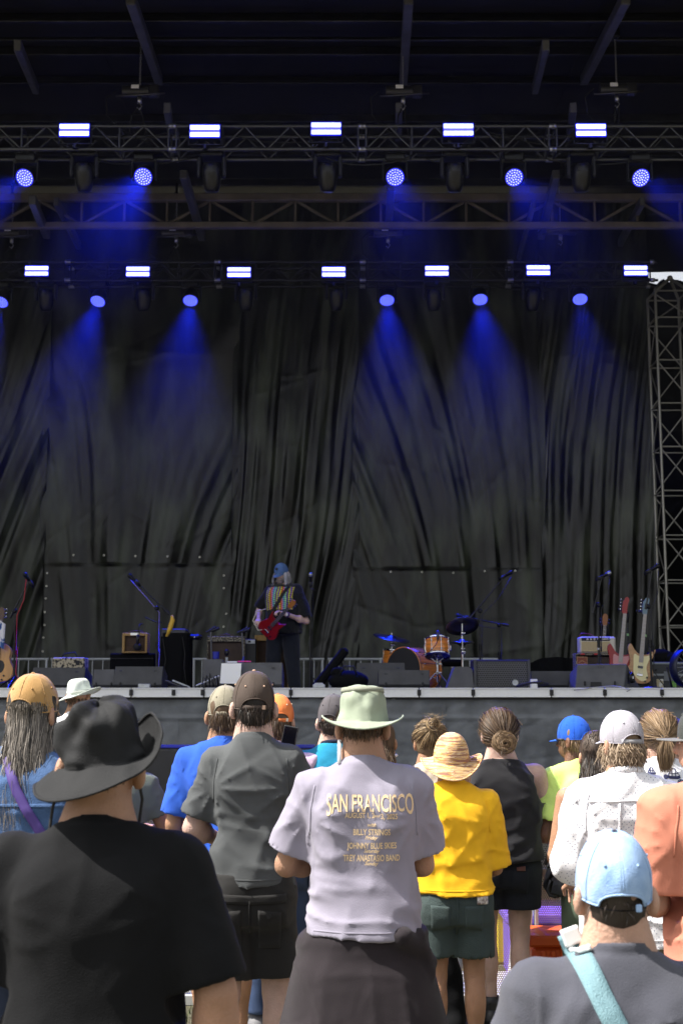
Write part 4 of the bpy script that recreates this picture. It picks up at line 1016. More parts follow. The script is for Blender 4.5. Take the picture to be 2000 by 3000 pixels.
def gstand(label, loc, H, band):
    t = thing('guitar_stand', label, 'guitar stand', loc)
    for k in range(3): a = k*2*pi/3+.5; rod('leg', loc+Vector((0, 0, .22)), loc+Vector((.22*cos(a), .22*sin(a), .01)), .010, STAND, t)
    rod('post', loc+Vector((0, 0, .05)), loc+Vector((.02, .0, H-.08)), .010, STAND, t)
    m = MB(); m.path([loc+Vector((.02, 0, H-.1)), loc+Vector((.03, -.01, H)), loc+Vector((0, -.03, H+.05)), loc+Vector((-.07, -.05, H+.05))], .013, 8)
    m.path([loc+Vector((-.02, -.03, H+.05)), loc+Vector((-.02, -.10, H+.055))], .011, 6); m.path([loc+Vector((-.10, -.05, H+.05)), loc+Vector((-.11, -.12, H+.06))], .011, 6); m.build('yoke', M_RUBBER, t, True)
    m = MB(); z = loc+Vector((.015, 0, H*.72)); m.tube(z, z+Vector((0, 0, .03)), .014, 10); m.build('band', mat('green_band', (.25, .5, .2), .5), t)
    m = MB(); m.path([loc+Vector((-.1, -.16, .26)), loc+Vector((0, -.04, .24)), loc+Vector((.1, -.16, .26))], .011, 6); m.build('cradle', M_RUBBER, t, True)
BASSB = [(-.02, 0), (.10, .015), (.165, .10), (.15, .20), (.125, .28), (.155, .36), (.17, .44), (.12, .40), (.07, .365), (-.02, .36), (-.08, .40), (-.14, .475), (-.17, .42), (-.135, .30), (-.13, .22), (-.17, .13), (-.13, .03)]
BG = [(-.07, .10), (.03, .03), (.10, .08), (.075, .20), (.10, .30), (.135, .38), (.07, .345), (-.03, .335), (-.09, .35), (-.085, .22)]
BH = [(-.022, 0), (.022, 0), (.026, .05), (.030, .12), (.040, .18), (.020, .215), (-.010, .20), (-.018, .17), (-.034, .15), (-.036, .04)]
D = 15.9
lo_ = W(1866, 1998, D); hi = W(1898, 1795, D); lo_.z = DECK+.10
ang = atan2((1875-1838), 250); 
TB = RY(.135) @ RX(-.06)
NATW = mat('natural_wood', (.40, .22, .09), .35, var=.2, vscale=10, stretch=(.5, 1, 6), coat=.3); MAPLE = mat('maple_neck', (.50, .30, .12), .4, var=.1, vscale=8); PINKG = mat('pale_pink_plate', (.55, .25, .25), .35); CREAMG = mat('cream_plate', (.76, .68, .36), .35)
REDM = mat('candy_red', (.26, .006, .008), .35, coat=.15); ROSEW = mat('rosewood', (.10, .055, .03), .5); PALEB = mat('pale_fretboard', (.34, .29, .24), .5); BLUEH = mat('grey_blue_headstock', (.12, .19, .24), .35)
def at(px, D): return Vector((xat(px, D), D, DECK+.09))
guitar('natural_bass', 'natural wood bass guitar with cream plate on a stand', at(1868, 15.9), TB, BASSB, NATW, MAPLE, .86, .042, .045, BH, BLUEH, BG, CREAMG, 4, 'bass guitar', boards=PALEB)
gstand('black guitar stand behind the natural wood bass', at(1890, 16.05)-Vector((0, 0, .09)), .93, 1)
guitar('red_bass', 'candy red bass guitar with pale pink plate on a stand', at(1808, 15.95), TB, BASSB, REDM, MAPLE, .87, .042, .045, BH, REDM, BG, PINKG, 4, 'bass guitar', boards=PALEB)
gstand('black guitar stand behind the candy red bass', at(1838, 16.1)-Vector((0, 0, .09)), .95, 1)
UKB = [(0, 0), (.09, .02), (.11, .09), (.08, .16), (.085, .22), (.05, .26), (0, .265), (-.05, .26), (-.085, .22), (-.08, .16), (-.11, .09), (-.09, .02)]
UKH = [(-.02, 0), (.02, 0), (.034, .05), (.034, .13), (.012, .16), (-.012, .16), (-.034, .13), (-.034, .05)]
guitar('brown_guitar', 'brown guitar on a stand, only its neck showing above the cream amplifier', at(1757, 17.3), RY(.10) @ RX(-.05), [(x*1.6, z*1.6) for x, z in UKB], ROSEW, mat('amber_neck', (.38, .17, .03), .4), .80, .040, .07, UKH, mat('amber_brown', (.26, .09, .02), .35), None, None, 4, 'guitar', boards=ROSEW)
gstand('black guitar stand behind the brown guitar', at(1778, 17.4)-Vector((0, 0, .09)), .84, 1)
ACB = [(x*1.75, z*1.75) for x, z in UKB]
guitar('acoustic_guitar', 'amber acoustic guitar cut by the edge, beside the boom stand', at(-8, 15.4), RY(.02) @ RX(-.10), ACB, mat('amber_spruce', (.55, .26, .05), .3, coat=.4, var=.15, vscale=8, stretch=(4, 1, .4)), ROSEW, .74, .046, .10, UKH, ROSEW, [(-.11, .12), (-.03, .1), (.06, .12), (.09, .20), (.05, .26), (-.04, .24)], M_BLACK, 6, 'guitar', boards=ROSEW)
gstand('black guitar stand holding the amber acoustic guitar', at(-2, 15.6)-Vector((0, 0, .09)), .80, 1)
t_ = thing('towel', 'white and blue towel hanging at the picture edge above the acoustic guitar', 'towel', W(-8, 1838, 15.3))
x, z = np.meshgrid(np.linspace(-.12, .10, 14), np.linspace(-.20, .10, 16), indexing='ij')
mobj('towel_cloth', np.stack([(x+.03*z).ravel(), (.03*np.sin(x*60)).ravel(), (z-.6*np.abs(x)).ravel()], 1), gridF(14, 16), speckle('blue_white_cloth', (.03, .10, .30), (.75, .75, .78), 9, .47), t_)
rod('hook_post', W(-8, 1838, 15.36), Vector((xat(-8, 15.36), 15.36, DECK)), .012, STAND, t_)

# road case and fan at the tower
D = 15.9
rc = thing('road_case', 'black road case with stickers and metal edges behind the tall mic stand', 'road case', (xat(1955, D), D+.3, DECK)); wr = xat(2060, D)-xat(1888, D); hr = zat(1938, D)-DECK
MB().box((0, 0, hr/2), (wr, .5, hr), .01).build('case_body', mat('case_board', (.018, .02, .022), .5, var=.2, vscale=6), rc, world=False)
for z in (hr*.55, hr-.02, .02): MB().box((0, -.253, z), (wr, .012, .028), .004).build('edge_strip', mat('case_edge', (.20, .22, .23), .4, .5), rc, world=False)
MB().box((.02, -.255, hr*.5), (.12, .012, .12), .004).build('latch', mat('latch_grey', (.13, .14, .15), .4, .5), rc, world=False)
MB().box((-.09, -.255, hr*.22), (.085, .008, .13), .003).build('sticker', speckle('cream_sticker', (.35, .30, .18), (.55, .55, .5), 25), rc, world=False)
MB().box((.075, -.255, hr*.18), (.07, .008, .11), .003).build('sticker', mat('green_sticker', (.12, .28, .05), .5, var=.5, vscale=30), rc, world=False)
m = MB(); m.ball((-.03, -.05, hr+.05), .13, 14, (1.5, .9, .9)); m.ball((.1, -.1, hr+.02), .10, 12, (1.2, 1, 1)); m.build('soft_bag', M_DRAPE, rc, True, world=False)
fn = thing('floor_fan', 'blue-rimmed floor fan cut by the picture edge', 'fan', (xat(2005, 14.6), 14.6, DECK)); rf = .20; c0 = Vector((.02, 0, .24)); Mf = RZ(.5) @ RX(pi/2)
m = MB(); m.lathe([(rf, -.06), (rf+.012, -.05), (rf+.012, .05), (rf, .06), (rf-.01, 0), (rf, -.06)], 30, Mf, c0); m.build('rim', mat('fan_blue', (.004, .006, .03), .5), fn, True, world=False)
for k in range(20):
    a = k*2*pi/20; m = MB(); m.tube(c0+Mf @ Vector((.03*cos(a), .03*sin(a), .06)), c0+Mf @ Vector((rf*cos(a+.3), rf*sin(a+.3), .055)), .002, 4); m.build('wire', M_GALV, fn, world=False)
for k in range(4):
    a = k*pi/2; m = MB(); m.box((0, 0, 0), (.15, .09, .006), .002); o = m.build('blade', M_CASE, fn, world=False); o.matrix_local = Matrix.Translation(c0) @ (Mf @ RZ(a) @ RX(.5)).to_4x4() @ Matrix.Translation((.1, 0, 0))
m = MB(); m.path([(-.15, 0, .01), (-.2, 0, .25)], .012, 6); m.path([(.19, 0, .01), (.24, 0, .25)], .012, 6); m.path([(-.15, -.12, .012), (-.15, .12, .012)], .012, 6); m.path([(.19, -.12, .012), (.19, .12, .012)], .012, 6); m.build('foot', STAND, fn, True, world=False)

# ---------------------------------------------------------------- photo pit: subwoofers and barrier
SUB = mat('sub_paint', (.020, .021, .024), .65, bump=.5, bscale=180, var=.15, vscale=6)
BTOP = mat('painted_blue_light', (.004, .010, .26), .35, var=.25, vscale=5)  # blue stage light on the subwoofer tops is painted in as colour
def sub(label, px0, px1, pyt, D, hand):
    x0, x1 = XZ(px0, pyt, D)[0], XZ(px1, pyt, D)[0]; h = zat(pyt, D)
    t = thing('subwoofer', label, 'subwoofer', ((x0+x1)/2, D+.4, 0), group='subwoofers standing in front of the stage')
    MB().box((0, 0, h/2), (x1-x0, .8, h), .02).build('cabinet', SUB, t, world=False)
    MB().box((0, 0, h+.004), (x1-x0-.02, .78, .008), .003).build('blue_lit_top', BTOP, t, world=False)
    for dx in hand:
        for s_, a0 in ((1, 0), (-1, pi)):
            m = MB(); pts = [(.115*cos(a), .115*sin(a)) for a in np.linspace(a0, a0+pi, 12)]
            m.prism(pts, .012, RX(pi/2), (dx, -.396, h*.45+s_*.02)); m.build('handle_recess', mat('recess_black', (.003, .003, .003), .9), t, world=False)
        m = MB(); m.box((dx, -.41, h*.45), (.25, .02, .022), .006); m.build('handle_bar', M_CASE, t, world=False)
    return t
sub('black subwoofer with painted blue-lit top left of the blue-shirted man', 395, 650, 2192, 11.3, (-.10,))
sub('black subwoofer with painted blue-lit top between the orange cap and dark grey cap', 652, 921, 2192, 11.3, (.2,))
sub('black subwoofer with painted blue-lit top at the far end behind the ponytail', 1950, 2220, 2172, 11.5, ())
# crowd barrier with perforated sheets
PERF = mat('perforated_aluminium', (.50, .49, .45), .42, .75, var=.1, vscale=12)
RAILM = mat('barrier_rail', (.66, .67, .68), .38, .45, var=.08, vscale=15)
DBAR = 7.62; zr_ = zat(2369, DBAR)
V, F = hexgrid(-.51, .51, .06, zr_-.05, 0, .0125, .70)
perf_me = meshdata('perforated_sheet', V, F, PERF, False)
bars = None
for k in range(-4, 4):
    x = k*1.06+.57
    t = thing('crowd_barrier', ['aluminium barrier section the crowd leans on, ' + s for s in ('behind the denim shirt', 'left of the black-hatted man', 'behind the black hat', 'behind the blue and grey shirts', 'behind the lavender shirt', 'beside the black sleeveless top', 'behind the green shorts', 'behind the orange shirt')][k+4], 'barrier', (x, DBAR, 0), group='barrier sections in front of the stage')
    m = MB(); m.box((0, 0, zr_-.025), (1.05, .085, .05), .016); m.build('top_rail', RAILM, t, world=False)
    o = put('perforated_sheet', perf_me, t); o['kind'] = 'stuff'
    for sx in (-1, 1): MB().box((sx*.512, .012, zr_/2), (.022, .05, zr_-.06), .004).build('post', RAILM, t, world=False)
    MB().box((0, .002, zat(2557, DBAR)), (1.0, .012, .05), .003).build('crossbar', mat('barrier_crossbar', (.30, .29, .26), .5, .5), t, world=False)
    MB().box((0, .012, .03), (1.05, .06, .06), .005).build('bottom_rail', RAILM, t, world=False)
    for sx in (-.3, .3): MB().box((sx, -.046, zr_-.045), (.05, .012, .02), .003).build('latch', M_ALU, t, world=False)
    for sx in (-1, 1): rod('brace', (x+sx*.49, DBAR+.04, zr_-.2), (x+sx*.49, DBAR+.75, .03), .02, RAILM, t)
    MB().box((0, .42, .015), (1.04, .8, .02), .004).build('foot_plate', M_ALU, t, world=False)
# coloured boxes behind and in front of the barrier
def crate(label, px0, px1, py0, D, col, nm, h=None, lid=None, d=.35):
    x0, x1 = XZ(px0, py0, D)[0], XZ(px1, py0, D)[0]; zt = zat(py0, D)
    t = thing('plastic_crate', label, 'crate', ((x0+x1)/2, D+d/2, 0)); m_ = mat(nm, col, .45)
    zb = 0.
    MB().box((0, 0, (zt-.06)/2), (x1-x0-.04, d-.04, zt-.06), .02).build('tub', lid or m_, t, world=False)
    MB().box((0, 0, zt-.03), (x1-x0, d, .06), .012).build('lid', m_, t, world=False)
    for k in range(3): MB().box((-.2*(x1-x0)+.2*k*(x1-x0), -d/2+.012, (zt-.06)*.5), (.03, .02, zt-.10), .006).build('rib', lid or m_, t, world=False)
    return t
crate('orange plastic crate seen in front of the barrier beside bare pale legs', 1548, 1690, 2742, 7.2, (.62, .10, .015), 'orange_plastic')
crate('purple box standing behind the perforated barrier', 1480, 1680, 2678, 8.3, (.14, .08, .50), 'purple_plastic')
crate('yellow tub standing behind the perforated barrier', 1440, 1570, 2640, 8.75, (.70, .52, .02), 'yellow_plastic')
crate('black cooler with orange lid behind the bare tan leg', 1262, 1312, 2795, 7.05, (.70, .13, .03), 'orange_lid', lid=M_BLACK)
# ================================================================ people toolkit
# bodies and clothes: signed-distance volumes on a numpy grid, meshed with surface nets
def A3(p): return np.array([float(c) for c in p])
class Vol:
    def __init__(s, lo, hi, h):
        s.h = h; s.o = A3(lo); n = np.ceil((A3(hi)-s.o)/h).astype(int)+1
        s.ax = [(s.o[a]+h*np.arange(n[a])).astype(np.float32) for a in range(3)]
        s.F = np.full(n, 5.0, np.float32)
    def sub(s, lo, hi):
        sl = []
        for a in range(3):
            i0 = max(0, int(np.floor((lo[a]-s.o[a])/s.h))); i1 = min(len(s.ax[a]), int(np.ceil((hi[a]-s.o[a])/s.h))+1)
            if i1 <= i0: return None, None
            sl.append(slice(i0, i1))
        return tuple(sl), (s.ax[0][sl[0]][:, None, None], s.ax[1][sl[1]][None, :, None], s.ax[2][sl[2]][None, None, :])
    def add(s, fn, lo, hi, k=.02, minus=False):
        m = k+3*s.h; sl, P = s.sub(A3(lo)-m, A3(hi)+m)
        if sl is None: return s
        d = fn(*P); a = s.F[sl]
        if minus:
            s.F[sl] = np.maximum(a, -d); return s
        if k > 0:
            h = np.clip(.5+.5*(a-d)/k, 0, 1); s.F[sl] = a*(1-h)+d*h-k*h*(1-h)
        else: s.F[sl] = np.minimum(a, d)
        return s
    def cap(s, a, b, ra, rb, k=.02, cut0=None, cut1=None, minus=False, flat=None):
        """tapered capsule; cut1 = flat end at b"""
        a, b = A3(a), A3(b); r = max(ra, rb); ba = b-a; L2 = float(ba@ba) or 1e-9; L = sqrt(L2)
        def fn(X, Y, Z):
            t = ((X-a[0])*ba[0]+(Y-a[1])*ba[1]+(Z-a[2])*ba[2])/L2
            tc = np.clip(t, 0, 1)
            dx, dy, dz = X-a[0]-tc*ba[0], Y-a[1]-tc*ba[1], Z-a[2]-tc*ba[2]
            if flat: dx, dy, dz = dx/flat[0], dy/flat[1], dz/flat[2]
            d = np.sqrt(dx*dx+dy*dy+dz*dz)-(ra+(rb-ra)*tc)
            if cut1 is not None: d = np.maximum(d, (t-cut1)*L)
            if cut0 is not None: d = np.maximum(d, (cut0-t)*L)
            return d
        return s.add(fn, np.minimum(a, b)-r, np.maximum(a, b)+r, k, minus)
    def ell(s, c, r, k=.02, M=None, minus=False):
        c, r = A3(c), A3(r); Rm = np.array(M) if M is not None else np.eye(3)
        def fn(X, Y, Z):
            dx, dy, dz = X-c[0], Y-c[1], Z-c[2]
            u = (Rm[0, 0]*dx+Rm[1, 0]*dy+Rm[2, 0]*dz)/r[0]; v = (Rm[0, 1]*dx+Rm[1, 1]*dy+Rm[2, 1]*dz)/r[1]; w_ = (Rm[0, 2]*dx+Rm[1, 2]*dy+Rm[2, 2]*dz)/r[2]
            k0 = np.sqrt(u*u+v*v+w_*w_); k1 = np.sqrt((u/r[0])**2+(v/r[1])**2+(w_/r[2])**2)
            return np.where(k1 < 1e-6, -r.min(), k0*(k0-1)/np.maximum(k1, 1e-6))
        m = r.max(); return s.add(fn, c-m, c+m, k, minus)
    def prof(s, tab, k=.02, z0=None, z1=None, minus=False, n=2.4, grow=0.):
        """column along z with elliptical sections: rows (z, half width, half depth, centre x, centre y)"""
        T = np.array(tab, float); zs = T[:, 0]
        lo = (float((T[:, 3]-T[:, 1]).min())-grow, float((T[:, 4]-T[:, 2]).min())-grow, zs[0]); hi = (float((T[:, 3]+T[:, 1]).max())+grow, float((T[:, 4]+T[:, 2]).max())+grow, zs[-1])
        def it(c, z):
            y = np.interp(z, zs, T[:, c]); return y
        def fn(X, Y, Z):
            z = Z.ravel(); zz = np.linspace(-2, 2, 5)*.02
            a, b, cx, cy = [np.mean([it(c, z+d) for d in zz], 0).astype(np.float32)[None, None, :] for c in (1, 2, 3, 4)]
            a = a+grow; b = b+grow
            u = np.abs((X-cx)/a); v = np.abs((Y-cy)/b)
            q = (u**n+v**n)**(1/n)
            d = (q-1)*np.minimum(a, b)*(.75+.25*np.minimum(a, b)/np.maximum(a, b))
            d = np.maximum(d, (zs[0] if z0 is None else z0)-Z)
            return np.maximum(d, Z-(zs[-1] if z1 is None else z1))
        return s.add(fn, lo, hi, k, minus)
    def warp(s, fn, band=.05):
        m = np.abs(s.F) < band
        if not m.any(): return s
        i, j, k = np.nonzero(m)
        s.F[m] -= fn(s.ax[0][i], s.ax[1][j], s.ax[2][k]).astype(np.float32)
        return s
    def cutp(s, p, n):
        p, n = A3(p), A3(n); n = n/np.linalg.norm(n)
        s.F = np.maximum(s.F, ((s.ax[0][:, None, None]-p[0])*n[0]+(s.ax[1][None, :, None]-p[1])*n[1]+(s.ax[2][None, None, :]-p[2])*n[2]).astype(np.float32)); return s
    def mesh(s, smooth=1):
        F = s.F; F[0], F[-1] = 5, 5; F[:, 0] = 5; F[:, -1] = 5; F[:, :, 0] = 5; F[:, :, -1] = 5
        S = F < 0
        cnt = np.zeros(tuple(d-1 for d in F.shape), np.int8)
        for dx in (0, 1):
            for dy in (0, 1):
                for dz in (0, 1):
                    cnt += S[dx:F.shape[0]-1+dx, dy:F.shape[1]-1+dy, dz:F.shape[2]-1+dz]
        act = (cnt > 0) & (cnt < 8); I = np.stack(np.nonzero(act), 1)
        idx = np.full(act.shape, -1, np.int64); idx[tuple(I.T)] = np.arange(len(I))
        acc = np.zeros((len(I), 3)); n = np.zeros(len(I))
        cs = [(x, y, z) for x in (0, 1) for y in (0, 1) for z in (0, 1)]
        vals = {c: F[I[:, 0]+c[0], I[:, 1]+c[1], I[:, 2]+c[2]] for c in cs}
        for c in cs:
            for a in range(3):
                if c[a] == 0:
                    c2 = list(c); c2[a] = 1; c2 = tuple(c2); f0, f1 = vals[c], vals[c2]
                    m = (f0 < 0) != (f1 < 0)
                    t = np.where(m, f0/np.where(m, f0-f1, 1), 0)
                    for b in range(3): acc[:, b] += np.where(m, (c[b] if b != a else t), 0)
                    n += m
        V = (I+acc/np.maximum(n, 1)[:, None])*s.h+s.o
        Q = []
        for a in range(3):
            b, c = (a+1) % 3, (a+2) % 3
            sl0 = [slice(None)]*3; sl1 = [slice(None)]*3; sl0[a] = slice(0, -1); sl1[a] = slice(1, None)
            s0, s1 = S[tuple(sl0)], S[tuple(sl1)]; J = np.stack(np.nonzero(s0 != s1), 1)
            J = J[(J[:, b] > 0) & (J[:, c] > 0) & (J[:, b] < F.shape[b]-1) & (J[:, c] < F.shape[c]-1)]
            def g(db, dc):
                K = J.copy(); K[:, b] += db; K[:, c] += dc; return idx[tuple(K.T)]
            q = np.stack([g(-1, -1), g(0, -1), g(0, 0), g(-1, 0)], 1)
            fl = ~s0[tuple(J.T)]; q[fl] = q[fl][:, ::-1]; Q.append(q)
        Q = np.concatenate(Q); Q = Q[(Q >= 0).all(1)]
        for _ in range(smooth):
            E = np.concatenate([Q[:, [0, 1]], Q[:, [1, 2]], Q[:, [2, 3]], Q[:, [3, 0]]])
            dg = np.bincount(E[:, 0], minlength=len(V))+np.bincount(E[:, 1], minlength=len(V))
            N_ = np.stack([np.bincount(E[:, 0], V[E[:, 1], b], len(V))+np.bincount(E[:, 1], V[E[:, 0], b], len(V)) for b in range(3)], 1)
            V = .5*V+.5*N_/np.maximum(dg, 1)[:, None]
        return V, Q
def join(ms):
    Vs = []; Qs = []; b = 0
    for V, Q in ms: Vs.append(V); Qs.append(Q+b); b += len(V)
    return np.concatenate(Vs), np.concatenate(Qs)
def nmesh(name, V, Q, m, parent, smooth=True):
    me = bpy.data.meshes.new(name); me.vertices.add(len(V)); me.vertices.foreach_set('co', V.astype(np.float32).ravel())
    nl = Q.shape[1]; me.loops.add(Q.size); me.loops.foreach_set('vertex_index', Q.astype(np.int32).ravel())
    me.polygons.add(len(Q)); me.polygons.foreach_set('loop_start', np.arange(len(Q), dtype=np.int32)*nl)
    if smooth: me.polygons.foreach_set('use_smooth', np.ones(len(Q), bool))
    me.update(calc_edges=True)
    if m is not None: me.materials.append(m)
    return put(name, me, parent)

# ---------------------------------------------------------------- skin, cloth, hair materials
def skin(n, col): return mat('skin_'+n, col, .58, var=.22, vscale=7, bump=.3, bscale=120, sss=.08, spec=.35, detail=6)
SK_FAIR = skin('fair', (.42, .255, .185)); SK_PALE = skin('pale', (.50, .335, .27)); SK_TAN = skin('tan', (.34, .185, .11)); SK_DARK = skin('deep_tan', (.155, .075, .043)); SK_WARM = skin('warm', (.38, .215, .14))
def cloth(n, col, **kw):
    d = dict(rough=.92, var=.07, vscale=9, bump=.28, bscale=330, sheen=.04, spec=.2, wrinkle=.30, wscale=6.5); d.update(kw)
    return mat('cloth_'+n, col, **d)
def hairmat(n, c1, c2, rough=.58):
    if n in MATS: return MATS[n]
    m = mat(n, c1, rough, spec=.35); N, b = nodes_of(m)
    g = N.nodes.new('ShaderNodeNewGeometry'); r = N.nodes.new('ShaderNodeValToRGB')
    r.color_ramp.elements[0].color = (*c1, 1); r.color_ramp.elements[1].color = (*c2, 1); r.color_ramp.elements[0].position = .15; r.color_ramp.elements[1].position = .95
    N.links.new(g.outputs['Random Per Island'], r.inputs[0]); N.links.new(r.outputs[0], b.inputs['Base Color'])
    return m

# ---------------------------------------------------------------- the figure (local frame: feet at z 0, faces +Y)
TORSO = [(.78, .150, .105, 0, -.005), (.86, .172, .120, 0, -.012), (.93, .172, .122, 0, -.012), (1.00, .160, .110, 0, 0), (1.08, .148, .100, 0, .008), (1.18, .152, .108, 0, .008), (1.28, .165, .116, 0, 0), (1.36, .168, .112, 0, -.006), (1.42, .150, .092, 0, -.012), (1.46, .105, .068, 0, -.016), (1.50, .055, .050, 0, -.016)]
SHIRT = [(.80, .196, .156, 0, -.008), (.90, .194, .152, 0, -.006), (1.00, .184, .138, 0, .0), (1.10, .178, .130, 0, .004), (1.20, .182, .134, 0, .004), (1.30, .190, .136, 0, 0), (1.37, .186, .126, 0, -.006), (1.42, .158, .104, 0, -.012), (1.455, .118, .082, 0, -.016), (1.485, .082, .068, 0, -.018), (1.505, .066, .060, 0, -.018)]
def tabscale(tab, s, w_=1., dp=1., z0=None, z1=None, rows=None):
    o = []
    for (z, a, b, cx, cy) in tab:
        k = rows(z) if rows else 1.
        o.append((z*s, a*s*w_*k, b*s*dp*k, cx*s, cy*s))
    return o
ARM_DOWN = ((.245, -.02, 1.14), (.235, .10, .90)); ARM_FWD = ((.25, -.02, 1.14), (.12, .20, 1.10)); ARM_CROSS = ((.255, .02, 1.15), (.02, .20, 1.13)); ARM_RAIL = ((.26, .14, 1.14), (.10, .36, 1.10))
class Person: pass
PEOPLE = []
def hand_vol(wr, d, up, s, curl=.9, side=1, spread=.012, h=.0048):
    """a hand: palm, four bent fingers of unequal length and a thumb; wr wrist, d along the hand, up = back of hand"""
    d = Vector(d).normalized(); up = Vector(up); up = (up-d*up.dot(d)).normalized(); x = d.cross(up)*side; wr = Vector(wr)
    r = .25*s; v = Vol(wr-Vector((r, r, r)), wr+Vector((r, r, r)), h)
    P = lambda a, b, c: wr+d*(a*s)+x*(b*s)+up*(c*s)
    v.cap(P(-.02, 0, 0), P(.02, 0, 0), .026*s, .028*s, 0)
    for b in (-.026, -.009, .009, .026): v.cap(P(.015, b*.7, 0), P(.085, b, .002), .016*s, .013*s, .012)
    for k, (b, L) in enumerate(((-.030, .060), (-.010, .076), (.010, .082), (.030, .072))):
        p = P(.088, b, 0); dirn = d+x*(b*1.5); a = .25*curl
        for j, (f, rr) in enumerate(((.45, .0092), (.32, .0085), (.25, .0078))):
            a += .55*curl*(.6+.4*j); q = p+(dirn.normalized()*cos(a)-up*sin(a))*(L*f*s*1.1)
            v.cap(p, q, rr*s, rr*s*.93, .003); p = q
    p = P(.025, .024, -.006); q = P(.055, .052, -.02); v.cap(p, q, .0135*s, .0115*s, .012); v.cap(q, q+(d*.6-x*.05-up*.5*curl).normalized()*(.036*s), .0105*s, .0085*s, .004)
    return v.mesh(1)
def person(label, px, D, h, group=None, skinm=SK_FAIR, rotz=0., w_=1., dp=1., yaw=0., pitch=0., roll=0., armL=ARM_FWD, armR=ARM_FWD, lean=(0, 0), legs=None, legm=None,
           hd=.0095, head_s=1., drop=0., X=None, z0=0., beard=False, hcurl=.9, neck_r=1., arm_r=1., stance=0., belly=0., step=0.):
    p = Person(); PEOPLE.append(p); s = h/1.75; p.s = s; p.h = h; p.w = w_; p.dp = dp; p.hs = head_s
    x = X if X is not None else (px-1000)/px2m(D)
    p.root = thing('person', label, 'person', (x, D, z0), rotz, group or 'people in the crowd before the stage')
    p.skinm = skinm; p.hd = hd; p.label = label; p.ar = arm_r
    V3 = lambda t: A3(t)*s
    lx, ly = lean
    def sk(z): # lean shears the upper body
        f = max(0, (z-.95)/.5); return np.array([lx*f*s, ly*f*s, -drop])
    p.sk = sk; p.drop = drop; p.lean = lean
    sh = lambda sd: V3((sd*.182*w_, -.012, 1.405))+sk(1.405)
    p.J = {}
    for sd, arm in ((-1, armL), (1, armR)):
        e = V3((sd*arm[0][0]*(1 if abs(arm[0][0]) < .1 else (.6+.4*w_)), arm[0][1], arm[0][2]))+sk(arm[0][2]); wr = V3((sd*arm[1][0], arm[1][1], arm[1][2]))+sk(arm[1][2])
        hp = V3((sd*.088*w_, 0, .90))+sk(.9)
        st = step if sd > 0 else -step
        kn = V3((sd*(.095+stance*.5)*w_, .015+st*.5, .49)); an = V3((sd*(.092+stance)*w_, -.02+st, .085))
        if drop: kn = V3((sd*.13, .30, .44)); an = V3((sd*.12, -.02, .085))
        p.J[sd] = dict(sh=sh(sd), el=e, wr=wr, hip=hp, kn=kn, an=an)
    # head frame
    nb = V3((0, -.018, 1.46))+sk(1.46); p.nb = nb
    hs = s*head_s; Mh = np.array(RZ(yaw) @ RX(pitch) @ RY(roll)); p.Mh = Mh; p.hsz = hs
    piv = nb+np.array([0, .01*s, .05*s])
    Hh = lambda t: piv+Mh@(A3(t)*hs); p.Hh = Hh; hc = Hh((0, .022, .145)); p.hc = hc
    v = Vol(hc-.26*hs, hc+.26*hs, .0062 if hd < .011 else .0085)
    v = Vol(np.minimum(hc, nb)-.19*hs-np.array([0, 0, .0]), np.maximum(hc, nb)+.19*hs, .0062 if hd < .0115 else .0085)
    rn = .057*s*neck_r
    v.cap(nb-np.array([0, 0, .06*s]), Hh((0, .008, .085)), rn*1.12, rn*.98, 0)
    for sd in (-1, 1): v.cap(nb+np.array([sd*.095*s*w_, -.012*s, -.055*s]), Hh((sd*.03, .0, .06)), .030*s, .030*s, .05*s)
    v.ell(Hh((0, .018, .150)), A3((.076, .097, .100))*hs, .02*hs, Mh)
    v.ell(Hh((0, .050, .085)), A3((.060, .068, .075))*hs, .035*hs, Mh)
    v.ell(Hh((0, .085, .055)), A3((.030, .028, .028))*hs, .03*hs, Mh)
    v.ell(Hh((0, .100, .135)), A3((.050, .022, .018))*hs, .02*hs, Mh)
    v.cap(Hh((0, .112, .130)), Hh((0, .134, .095)), .011*hs, .0165*hs, .014*hs)
    for sd in (-1, 1): v.ell(Hh((sd*.013, .122, .092)), A3((.009, .010, .008))*hs, .008*hs, Mh)
    for sd in (-1, 1): v.ell(Hh((sd*.032, .112, .126)), A3((.017, .014, .012))*hs, 0, Mh, minus=True)
    v.cap(Hh((-.022, .112, .067)), Hh((.022, .112, .067)), .0075*hs, .0075*hs, .01*hs); v.cap(Hh((-.018, .110, .056)), Hh((.018, .110, .056)), .008*hs, .008*hs, .01*hs)
    for sd in (-1, 1):
        Me = Mh @ np.array(RZ(sd*.45) @ RX(-.12))
        v.ell(Hh((sd*.087, .002, .108)), A3((.015, .023, .037))*hs, .008*hs, Me)
        v.ell(Hh((sd*.102, .010, .112)), A3((.011, .012, .022))*hs, 0, Me, minus=True)
        v.cap(Hh((sd*.082, .010, .083)), Hh((sd*.083, .008, .078)), .009*hs, .008*hs, .006*hs)
    v.cutp(nb-np.array([0, 0, .075*s]), (0, 0, -1))
    ms = [v.mesh(1)]
    # torso + limbs
    allp = [q for sd in (-1, 1) for q in p.J[sd].values()]
    lo = np.min(allp, 0)-.16*s; hi = np.max(allp, 0)+.16*s; lo[2] = -.03; lo[1] = min(lo[1], -.26*s); hi[1] = max(hi[1], .30*s); hi[2] = max(hi[2], nb[2]+.09)
    b = Vol(lo, hi, hd*1.15)
    T = tabscale(TORSO, s, .55+.45*w_, dp); T = [(z-(drop if 1 else 0), a*(1+belly*.0), bb, cx+sk(z/s)[0], cy+sk(z/s)[1]) for (z, a, bb, cx, cy) in T]
    b.prof(T, .03*s)
